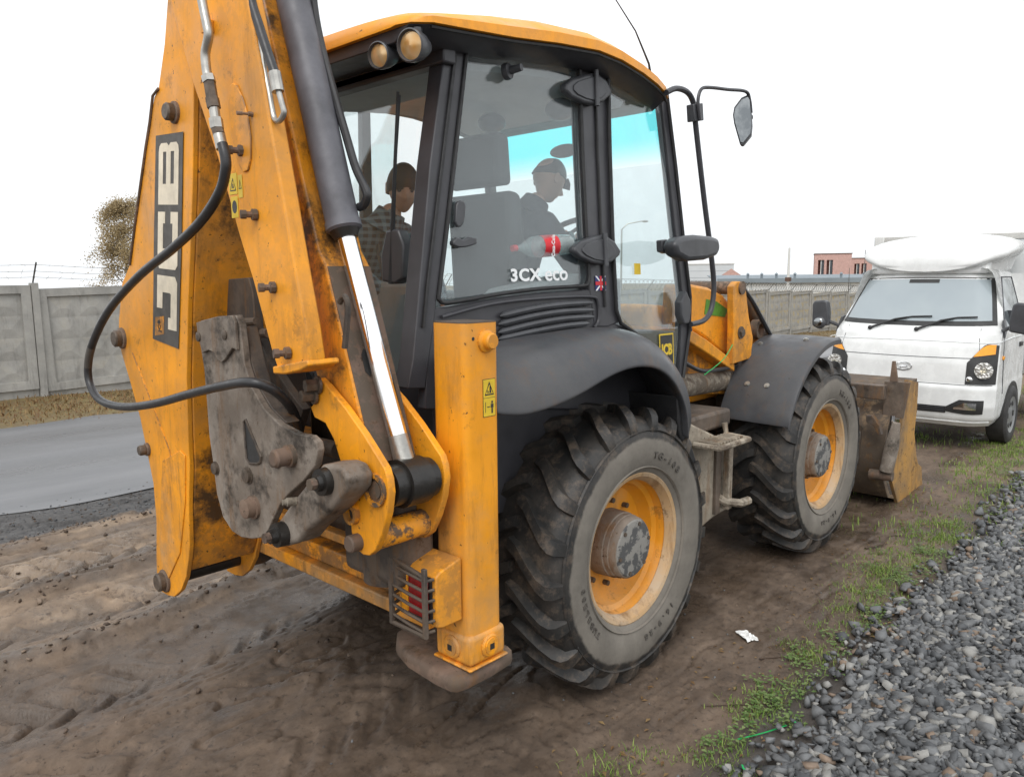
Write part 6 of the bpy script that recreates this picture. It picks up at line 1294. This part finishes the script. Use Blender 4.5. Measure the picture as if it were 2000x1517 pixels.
bm_ = MB(); bm_.tube([(0, 0, 1.95), (0, -.02, 2.05), (0, -.30, 2.38)], .014, 5); BRM = bm_.mesh('wire_bracket', 'wire_steel', 0)
pitch = 2.42; k0, k1 = -5, 26
for k in range(k0, k1):
    x0 = 1.14 + k * pitch; z0 = fz(x0 + 1.1); jz = float(rng.uniform(-.03, .04)) - (.06 if k == 9 else 0)
    o = link('fence_panel', PM, fence, (x0 + .06 - 1.1, 0, z0 + jz), (float(rng.normal(0, .006)), -.0235 if x0 > 1 else 0, float(rng.normal(0, .004))))
    link('fence_post', POSTM, fence, (x0 - 1.1 - .012, 0, fz(x0)), (float(rng.normal(0, .008)), 0, 0))
    if k >= -1: link('wire_bracket', BRM, fence, (x0 - 1.1 - .012, .0, fz(x0)))
# razor wire coil on the far stretch, single strands on the near one
seg = 8
for k in range(4, k1 - 1):
    x0 = 1.14 + k * pitch - 1.1; zc = fz(x0 + 1.1); pts_ = []
    turns = 9; rr = .20
    for i in range(turns * 12 + 1):
        a = i / 12 * 2 * math.pi; f_ = i / (turns * 12)
        pts_.append((x0 + f_ * pitch + .05 * math.sin(3 * a), -.12 + rr * math.cos(a), zc - .0235 * pitch * f_ + 2.2 + rr * math.sin(a)))
    part('razor_wire', MB().tube(pts_, .007, 3, False), 'wire_steel', fence, smooth=0)
for off_, zz_ in ((-.10, 2.13), (-.19, 2.23), (-.28, 2.34)):
    pts_ = []
    for k in range(k0, 7):
        for t in (0, .33, .66): xx = 1.14 + (k + t) * pitch; pts_.append((xx - 1.1, off_, fz(xx) + zz_ - .03 * math.sin(math.pi * t)))
    part('barbed_strand', MB().tube(pts_, .0035, 3), 'wire_steel', fence, smooth=0)
    mbb = MB()
    for p_ in [Vector(a) + (Vector(b) - Vector(a)) * q for a, b in zip(pts_, pts_[1:]) for q in (0, .25, .5, .75)]:
        d_ = Vector(rng.normal(0, .022, 3)); mbb.tube([p_ - d_, p_ + d_], .0025, 3)
    kind(part('barbs', mbb, 'wire_steel', fence, smooth=0), 'stuff')

# ================================================================== far buildings (beyond the fence)
def gz(x, y): return float(h_base(x, y))
def at(px_dir, dist): return (C0[0] + px_dir[0] * dist, C0[1] + px_dir[1] * dist)
def block(name, parent, mat, x0, x1, y0, y1, z0, z1, bev=0): return part(name, MB().box(x0, x1, y0, y1, z0, z1), mat, parent, bev)
def tower(label, loc, rotz, w, d, h, wins):
    t = thing('brick_tower', label, 'tower', (loc[0], loc[1], gz(*loc) - .3), rotz, 'red brick towers')
    wl = part('wall', MB().box(0, d, -w / 2, w / 2, 0, h * .56), 'brick_red', t)
    part('string_course', MB().box(-.18, d + .18, -w / 2 - .18, w / 2 + .18, h * .56, h * .56 + .16), 'rust_brown', t)
    # upper storey: piers, spandrel and lintel around real openings
    zb = h * .56 + .16; zs, zl = zb + .30, h - .85
    part('wall', MB().box(0, d, -w / 2, w / 2, zb, zs), 'brick_red', t); part('wall', MB().box(0, d, -w / 2, w / 2, zl, h), 'brick_red', t)
    ys = [w / 2]; 
    for a, b in wins: ys += [a, b]
    ys.append(-w / 2)
    for a, b in zip(ys[0::2], ys[1::2]):
        part('pier', MB().box(0, .4, b, a, zs, zl), 'brick_red', t)
    part('back_wall', MB().box(d - .3, d, -w / 2 + .9, w / 2, zs, zl), 'brick_red', t); part('side_wall', MB().box(.4, d - .3, w / 2 - .3, w / 2, zs, zl), 'brick_red', t)
    for a, b in wins:
        wo_ = part('window', MB().box(.22, .26, b + .04, (a + b) / 2 - .02, zs + .03, zl - .03), 'window_dark', t); part('window_mullion', MB().box(.18, .30, (a + b) / 2 - .05, (a + b) / 2 + .05, zs, zl), 'concrete_light', wo_)
    for y_ in (w * .18, -w * .12): part('joint', MB().box(-.015, .0, y_ - .03, y_ + .03, 0, h * .56 - .01), 'rust_brown', t)
    part('coping', MB().box(-.08, d + .08, -w / 2 - .08, w / 2 + .08, h, h + .12), 'rust_brown', t)
    return t
tower('taller red brick tower with two dark window openings behind the fence', (114.6, 41.6), math.radians(24), 5.1, 4.0, 8.0, [(2.06, 1.20), (.86, .0)])
tower('shorter red brick tower half hidden by the white truck deflector', (134.2, 43.3), math.radians(24), 5.2, 4.0, 8.1, [(2.0, 1.2), (.9, .1)])
wh = thing('warehouse', 'long low pale warehouse with grey sheet roof and roof vents behind the fence', 'warehouse', (89.6, 45.6, gz(90, 45) - .3), math.atan2(30 - 45.6, 104 - 89.6))
Lw = 26.0
part('wall', MB().box(-1, Lw, 0, 9, 0, 3.55), 'concrete_light', wh)
part('roof', MB().prism([(-1.3, -.35, 3.5), (-1.3, 5.0, 4.35), (-1.3, 5.0, 4.45), (-1.3, -.35, 3.62)], (Lw + 1.6, 0, 0)), 'roof_sheet', wh)
part('fascia', MB().box(-1.3, Lw + .3, -.40, -.352, 3.40, 4.0), 'roof_sheet', wh)
for x_ in (2.9, 4.7, 6.6, 9.0, 15, 18): 
    v_ = part('roof_vent', MB().tube([(x_, .6, 3.6), (x_, .6, 4.5)], .16, 10), 'roof_sheet', wh); part('vent_cap', MB().lathe([(0, .25), (.28, .0), (0, .0)], (x_, .6, 4.5), 'z', 12), 'roof_sheet', v_)
for k in range(7): part('wall_joint', MB().box(k * 3.2, k * 3.2 + .06, -.02, -.001, .1, 3.4), 'roof_sheet', wh)
for k in range(3): part('wall_band', MB().box(-1, Lw, -.012, -.001, .9 + k * .85, .96 + k * .85), 'pale_block', wh)
wbk = thing('white_block', 'pale windowless industrial block rising beyond the loader mirror pole', 'building', (124.5, 68.5, gz(124, 68) - .3), math.radians(28))
part('wall', MB().box(0, 10, -5.2, 4.6, 0, 7.2), 'pale_block', wbk)
part('parapet', MB().box(-.1, 10.1, -5.3, 4.7, 7.2, 7.4), 'concrete_light', wbk)
for k in range(5): part('panel_joint', MB().box(-.02, -.001, -5.2, 4.6, 1.2 + k * 1.2, 1.25 + k * 1.2), 'roof_sheet', wbk)
gbh = thing('gabled_shed', 'small shed with rusty red gable roof beside the pale block', 'shed', (118.5, 60.0, gz(118, 60) - .3), math.radians(28))
part('wall', MB().box(0, 5, -2.2, 2.2, 0, 4.6), 'concrete_light', gbh)
part('roof', MB().prism([(-.2, -2.5, 4.5), (-.2, 0, 6.2), (-.2, 2.5, 4.5)], (5.4, 0, 0)), 'brick_red', gbh)
def mast(label, x_, y_, top, r):
    z_ = gz(x_, y_) - .3
    t = thing('utility_pole', label, 'pole', (x_, y_, z_), 0, 'poles behind the fence')
    part('shaft', MB().tube([(0, 0, 0), (0, 0, top - z_)], [r, r * .5], 8), 'concrete_light' if r > .1 else 'wire_steel', t)
    if r > .1: part('collar', MB().box(-.18, .18, -.18, .18, (top - z_) * .55, (top - z_) * .55 + .3), 'rust_brown', t)
mast('tall tapering pale pole standing between warehouse vents and brick tower', 55.8, 22.6, 4.1, .16)
mast('taller thin dark mast standing in front of the shorter brick tower', 70.6, 22.0, 4.2, .05)
mast('short thin dark mast beside the taller one at the shorter brick tower', 68.6, 22.6, 2.6, .05)
pst = thing('street_lamp', 'tall street lamp seen through the cab windows beyond the fence', 'street lamp', (44, 30, gz(44, 30) - .2), 0)
part('shaft', MB().tube([(0, 0, 0), (0, 0, 6.6), (.3, -.3, 7.0), (1.2, -1.0, 7.2)], [.09, .06, .045, .04], 8), 'zinc', pst)
part('lamp_head', MB().ball((1.35, -1.1, 7.18), .22, sc=(1.2, 1, .4)), 'zinc', pst)

# ================================================================== autumn birch behind the fence
def birch(loc, h, label, seed, nl, spread):
    r = np.random.default_rng(seed)
    t = thing('birch_tree', label, 'tree', (loc[0], loc[1], gz(*loc) - .2), 0)
    tr = MB(); tr.tube([(0, 0, 0), (.05, .02, h * .3), (-.04, .05, h * .6), (.05, .0, h * .97)], [.13, .10, .06, .012], 8)
    tips = []; lim = MB()
    for k in range(58):
        z_ = h * r.uniform(.12, .95); a = r.uniform(0, 6.283); ln = spread * (1.12 - z_ / h) ** .7 * r.uniform(.5, 1.1); up = ln * r.uniform(.35, .9)
        p0 = V(0, 0, z_); p1 = V(math.cos(a) * ln * .5, math.sin(a) * ln * .5, z_ + up * .7); p2 = V(math.cos(a) * ln, math.sin(a) * ln, z_ + up * .75); p3 = p2 + V(math.cos(a) * .12, math.sin(a) * .12, -ln * r.uniform(.15, .45))
        lim.tube([p0, p1, p2, p3], [.028, .018, .010, .004], 4); 
        tips += [p0 + (p1 - p0) * .5, p0 + (p1 - p0) * .8]
        for f_ in np.linspace(.3, 1, 8): tips.append(p1 + (p2 - p1) * f_ if f_ < .75 else p2 + (p3 - p2) * (f_ - .75) * 4)
    part('trunk', tr, 'birch_bark', t); part('limbs', lim, 'twig', t)
    P = np.array([p[:] for p in tips]); idx = r.integers(0, len(P), nl)
    c = P[idx] + r.normal(0, .17, (nl, 3)) * np.array([1, 1, 1.2]); c[:, 2] -= np.abs(r.normal(0, .18, nl))
    u = r.normal(size=(nl, 3)); u /= np.linalg.norm(u, axis=1)[:, None]; w = np.cross(u, r.normal(size=(nl, 3))); w /= np.linalg.norm(w, axis=1)[:, None]
    s = r.uniform(.028, .058, nl)[:, None]
    v = np.stack([c - u * s, c + w * s * .6, c + u * s, c - w * s * .6], 1).reshape(-1, 3)
    kind(link('crown', np_mesh('crown', v, np.arange(nl * 4).reshape(-1, 4), 'birch_leaf', False), t), 'stuff')
birch((13.0, 39.5), 6.9, 'yellowing birch tree rising behind the concrete fence beside the dipper arm', 5, 26000, 2.2)

# ================================================================== loose bits on the ground
def zg(x_, y_): return float(h_full(x_, y_))
def twig_(label, pts_, r_):
    P = [(x_, y_, zg(x_, y_) + r_ * 1.2 + dz) for x_, y_, dz in pts_]
    o = part('twig', MB().tube(P, [r_, r_ * .9] + [r_ * .5] * (len(P) - 2), 6), 'twig'); return tag(o, label, 'twig', 'twigs lying on the mud')
twig_('forked dead twig lying on the mud beside the front tyre', [(2.62, -1.36, 0), (2.80, -1.42, .01), (3.02, -1.40, .0), (3.15, -1.46, .0)], .008)
twig_('thin dark twig lying on the mud below the weeds', [(.02, -1.52, 0), (.16, -1.66, .004), (.30, -1.80, .0)], .0035)
twig_('short brown twig pointing at the crumpled plastic scrap', [(.62, -1.50, 0), (.75, -1.62, .004)], .0045)
for lb, p_, a_ in (('bright green plastic clip lying on the ballast edge', (0.089, -1.927, 0.030), .6), ('bright green plastic clip at the end of a green cord on the mud', (-0.350, -1.894, 0.030), .7)):
    x_, y_ = p_[0], p_[1]; o = part('plastic_clip', MB().tube([(-.03, 0, .006), (-.012, 0, .009), (.012, 0, .011), (.028, 0, .007)], [.004, .010, .012, .005], 8, True, .5), 'plastic_green', None, loc=(x_, y_, zg(x_, y_) + .012), rot=(0, .1, a_)); tag(o, lb, 'clip')
cp = [(-0.145, -1.762, 0.020), (-0.033, -1.828, 0.020), (0.082, -1.883, 0.020)]
tag(part('green_cord', MB().tube(catmull([(x_, y_, zg(x_, y_) + .012) for x_, y_, z_ in cp], 6), .003, 5), 'plastic_green'), 'thin green cord lying on the mud at the ballast edge', 'cord')
# ================================================================== two men in the cab
def skin_mesh(nodes, edges, sub=2):
    """continuous limb surface grown from a skeleton: nodes [(x,y,z,r)]"""
    me = bpy.data.meshes.new('sk'); me.from_pydata([n[:3] for n in nodes], edges, [])
    o = bpy.data.objects.new('sk', me); COL.objects.link(o)
    m_ = o.modifiers.new('skin', 'SKIN'); m_.use_smooth_shade = True; s_ = o.modifiers.new('sub', 'SUBSURF'); s_.levels = sub; s_.render_levels = sub
    lay = me.skin_vertices[0].data
    for i, n in enumerate(nodes): r_ = n[3]; lay[i].radius = r_ if isinstance(r_, tuple) else (r_, r_)
    lay[0].use_root = True
    dg_ = bpy.context.evaluated_depsgraph_get(); out_ = bpy.data.meshes.new_from_object(o.evaluated_get(dg_))
    bpy.data.objects.remove(o); return out_
def head_mb(c, yaw, pitch, sc=1.0):
    """head: +x is the face; skull, brow, nose, mouth, chin, ears"""
    mb = MB(); n, m_ = 32, 26; secs = []
    for i in range(m_ + 1):
        t = -math.pi / 2 + math.pi * i / m_; ring = []
        for k in range(n):
            a = 2 * math.pi * k / n; dx, dy, dz = math.cos(t) * math.cos(a), math.cos(t) * math.sin(a), math.sin(t)
            x_, y_, z_ = dx * .098, dy * .076, dz * .118
            if z_ < -.01: y_ *= 1 - .30 * min(1, (-z_ - .01) / .1); x_ = x_ * (1 - .10 * min(1, -z_ / .1)) + .012 * min(1, -z_ / .1)
            if x_ < 0 and z_ < -.04: x_ *= .72
            f_ = max(0, dx)
            g = lambda z0, s_, w, y0=0: math.exp(-((z_ - z0) / s_) ** 2 - ((y_ - y0) / w) ** 2) * (1 if dx > .3 else 0)
            x_ += .030 * g(-.018, .016, .011) + .016 * g(.0, .022, .009) + .007 * g(.030, .010, .045) - .012 * g(.012, .012, .013, .03) - .012 * g(.012, .012, .013, -.03) + .007 * g(-.058, .008, .024) - .004 * g(-.047, .005, .028) + .010 * g(-.095, .018, .024)
            ring.append((x_, y_, z_))
        secs.append(ring)
    mb.loft(secs)
    for sg in (-1, 1):
        mb.loft([[(-.012 + .020 * math.cos(q) * k, sg * (.072 + .010 * j), -.005 + .031 * math.sin(q) * k) for q in np.linspace(0, 6.283, 12, endpoint=False)] for j, k in ((0, .8), (.7, 1.0), (1.2, .9))])
    M = Matrix.Translation(c) @ Matrix.Rotation(yaw, 4, 'Z') @ Matrix.Rotation(pitch, 4, 'Y') @ Matrix.Scale(sc, 4)
    return mb.xf(M), M
def hair_mb(M, cap=False):
    mb = MB(); secs = []
    for i in range(15):
        t = math.radians(-12 if not cap else 12) + (math.pi / 2 - math.radians(-12 if not cap else 12)) * i / 14; ring = []
        for k in range(32):
            a = 2 * math.pi * k / 32; lowf = .045 * max(0, math.cos(a)) ** 1 * (1 - i / 14) * (1.1 if not cap else .3) - (.045 * max(0, -math.cos(a)) * (1 - i / 14))
            ring.append((math.cos(t) * math.cos(a) * .105 - .003, math.cos(t) * math.sin(a) * .083, math.sin(t) * .127 + lowf))
        secs.append(ring)
    mb.loft(secs, True, True)
    if cap:
        mb.loft([[(.07, -.07, .045), (.09, 0, .05), (.07, .07, .045), (.07, .07, .040), (.09, 0, .045), (.07, -.07, .040)], [(.11, -.055, .036), (.165, 0, .040), (.11, .055, .036), (.11, .055, .031), (.165, 0, .035), (.11, -.055, .031)]])
    return mb.xf(M)
def hand_nodes(w, d, up, side):
    """palm and five bent fingers leaving wrist w along d; up = back of hand; side = thumb side"""
    w, d, up, side = [Vector(q) for q in (w, d, up, side)]
    chains = []
    pal = w + d * .075
    for k, (o, l) in enumerate(((.030, .062), (.010, .070), (-.010, .066), (-.028, .052))):
        b = w + d * .085 + side * o; chains.append(([w + d * .03 + side * o * .5, b, b + d * l * .5 - up * l * .28, b + d * l * .55 - up * l * .75, b + d * l * .25 - up * l * 1.0], [.016, .0095, .009, .0085, .007]))
    tb = w + d * .03 + side * .028; chains.append(([w + d * .02, tb, tb + d * .025 + side * .022 - up * .012, tb + d * .05 + side * .02 - up * .03], [.018, .012, .010, .008]))
    return pal, chains
def person(name, label, hip, chest, neck, headc, yaw, pitch, shL, elL, wrL, shR, elR, wrR, knL, anL, knR, anR, top_mat, cap, hdirL, hdirR):
    P = thing('person', label, 'person', (hip[0], hip[1], 1.30))
    base = Vector((hip[0], hip[1], 1.30))
    mid = tuple((Vector(hip) + Vector(chest)) / 2)
    hipL = (hip[0] + .0, hip[1] + .09, hip[2]); hipR = (hip[0], hip[1] - .09, hip[2])
    nodes = [(*hip, .125), (*mid, .125), (*chest, .150), (*neck, .060), (*tuple(Vector(neck) * .45 + Vector(headc) * .55), .052),
             (*shL, .078), (*elL, .058), (*wrL, .036), (*shR, .078), (*elR, .058), (*wrR, .036),
             (*hipL, .10), (*knL, .068), (*anL, .045), (*hipR, .10), (*knR, .068), (*anR, .045), (*tuple(Vector(anL) + Vector((.13, 0, -.05))), .040), (*tuple(Vector(anR) + Vector((.13, 0, -.05))), .040)]
    edges = [(0, 1), (1, 2), (2, 3), (3, 4), (2, 5), (5, 6), (6, 7), (2, 8), (8, 9), (9, 10), (0, 11), (11, 12), (12, 13), (0, 14), (14, 15), (15, 16), (13, 17), (16, 18)]
    bm = bmesh.new(); bm.from_mesh(skin_mesh(nodes, edges))
    hm, M = head_mb(headc, yaw, pitch); bm.from_mesh(hm.mesh('h', None, 60))
    for w, e, dd, sg in ((wrL, elL, hdirL, 1), (wrR, elR, hdirR, -1)):
        d = (Vector(w) - Vector(e)).normalized(); up = Vector((0, 0, 1)); up = (up - d * up.dot(d)).normalized(); sd = d.cross(up) * -sg
        pal, ch = hand_nodes(w, d, up, sd)
        pm_ = MB(); pm_.tube([Vector(w) - d * .02, Vector(w) + d * .03, pal, pal + d * .015], [.028, .034, .040, .030], 12, True, .5)
        for c_, r_ in ch: pm_.tube(c_, r_, 8)
        bm.from_mesh(pm_.mesh('p', None, 60))
    me = bpy.data.meshes.new('body'); bm.to_mesh(me); bm.free(); me.materials.clear()
    for q in ('skin', top_mat, 'trousers_dark'): me.materials.append(MM(q))
    # cuffs at the wrists, collar at the neck, belt at the hip
    zone = [(0, 1, 1), (1, 2, 1), (2, 3, 1), (3, 4, 0), (2, 5, 1), (5, 6, 1), (6, 7, 1), (2, 8, 1), (8, 9, 1), (9, 10, 1), (11, 12, 2), (12, 13, 2), (14, 15, 2), (15, 16, 2), (13, 17, 2), (16, 18, 2)]
    hd = Vector(headc)
    for pg in me.polygons:
        c_ = pg.center; best = (9, 0)
        for i, j, k in zone:
            p0, p1 = Vector(nodes[i][:3]), Vector(nodes[j][:3]); dv = p1 - p0; t_ = (c_ - p0).dot(dv) / dv.length_squared
            dist = (c_ - (p0 + dv * min(1, max(0, t_)))).length - .5 * nodes[i][3]
            if k == 1 and (j in (7, 10)) and t_ > 1.02: k = 0
            best = min(best, (dist, k))
        pg.material_index = 0 if (c_ - hd).length < .135 else best[1]
    me.shade_smooth(); me.transform(Matrix.Translation(-base)); link('body', me, P)
    cm = MB().tube([Vector(neck) + (Vector(headc) - Vector(neck)) * q for q in (-.25, .0, .28)], [.105, .085, .072], 16); cm.xf(Matrix.Translation(-base)); part('collar', cm, top_mat, P)
    hb = hair_mb(M, cap); hb.xf(Matrix.Translation(-base)); part('cap' if cap else 'hair', hb, 'hair_dark', P, smooth=60)
    for sg in (-1, 1):
        eb = MB().ball((.078, sg * .030, .012), .012, 10, 8).xf(Matrix.Translation(-base) @ M); part('eye', eb, 'window_dark', P)
        bb = MB().tube([(.086, sg * .014, .031), (.088, sg * .032, .036), (.076, sg * .052, .030)], .004, 6).xf(Matrix.Translation(-base) @ M); part('eyebrow', bb, 'hair_dark', P)
    return P
HB = (0.158, -0.414, 2.553); HA = (-0.593, -0.101, 2.479)
# operator leaning forward over the steering wheel, face turned to the front
person('person', 'man in dark cap and dark jacket leaning forward at the steering wheel', (-.02, -.27, 1.84), (.02, -.33, 2.24), (.07, -.375, 2.40), HB, math.radians(-6), math.radians(28),
       (.05, -.12, 2.32), (.27, -.06, 2.10), (.46, -.16, 2.25), (.02, -.53, 2.30), (.22, -.56, 2.06), (.43, -.42, 2.22),
       (.42, -.12, 1.86), (.55, -.12, 1.40), (.42, -.42, 1.86), (.55, -.42, 1.40), 'jacket_navy', True, (0, 0, 0), (0, 0, 0))
# passenger on the rear ledge, turned to the rear window and looking down
person('person', 'dark-haired man in checked shirt seen through the rear window looking down', (-.62, .30, 1.90), (-.64, .05, 2.20), (-.64, -.03, 2.32), HA, math.radians(-120), math.radians(22),
       (-.50, .0, 2.24), (-.40, -.10, 2.02), (-.45, -.22, 1.88), (-.80, .10, 2.24), (-.82, -.02, 2.04), (-.72, -.16, 1.95),
       (-.36, .22, 1.90), (-.28, .12, 1.40), (-.40, .42, 1.88), (-.24, .40, 1.40), 'check_shirt', False, (0, 0, 0), (0, 0, 0))
# cola bottle lying on the console
b0, b1 = Vector((-0.432, -0.693, 2.167)), Vector((-0.055, -0.735, 2.194)); ax_ = (b1 - b0); Lb = ax_.length; ax_.normalize()
BT = thing('drink_bottle', 'clear plastic drink bottle with red label lying behind the quarter window', 'bottle', tuple(b0))
part('bottle_body', MB().tube([ax_ * (Lb * q) for q in (.06, .13, .22, .32, .42, .80, .90, .97, 1.0)], [.013, .014, .032, .048, .052, .052, .049, .047, .035], 24), 'bottle_plastic', BT)
part('bottle_cap', MB().tube([ax_ * 0, ax_ * (Lb * .07)], .0155, 16), 'red_print', BT)
bl = part('bottle_label', MB().tube([ax_ * (Lb * .44), ax_ * (Lb * .70)], .0528, 28, False), 'red_print', BT)
cl_ = Vector((-ax_.y, ax_.x, 0)); cl_ = cl_ if cl_.y < 0 else -cl_
o_ = ax_ * (Lb * .57) + cl_ * .0535
lettering('label_lettering', 'Coca-Cola', .030, 'white_print', bl, tuple(o_), (0, 0, 1), tuple(-ax_), .0006, .8)
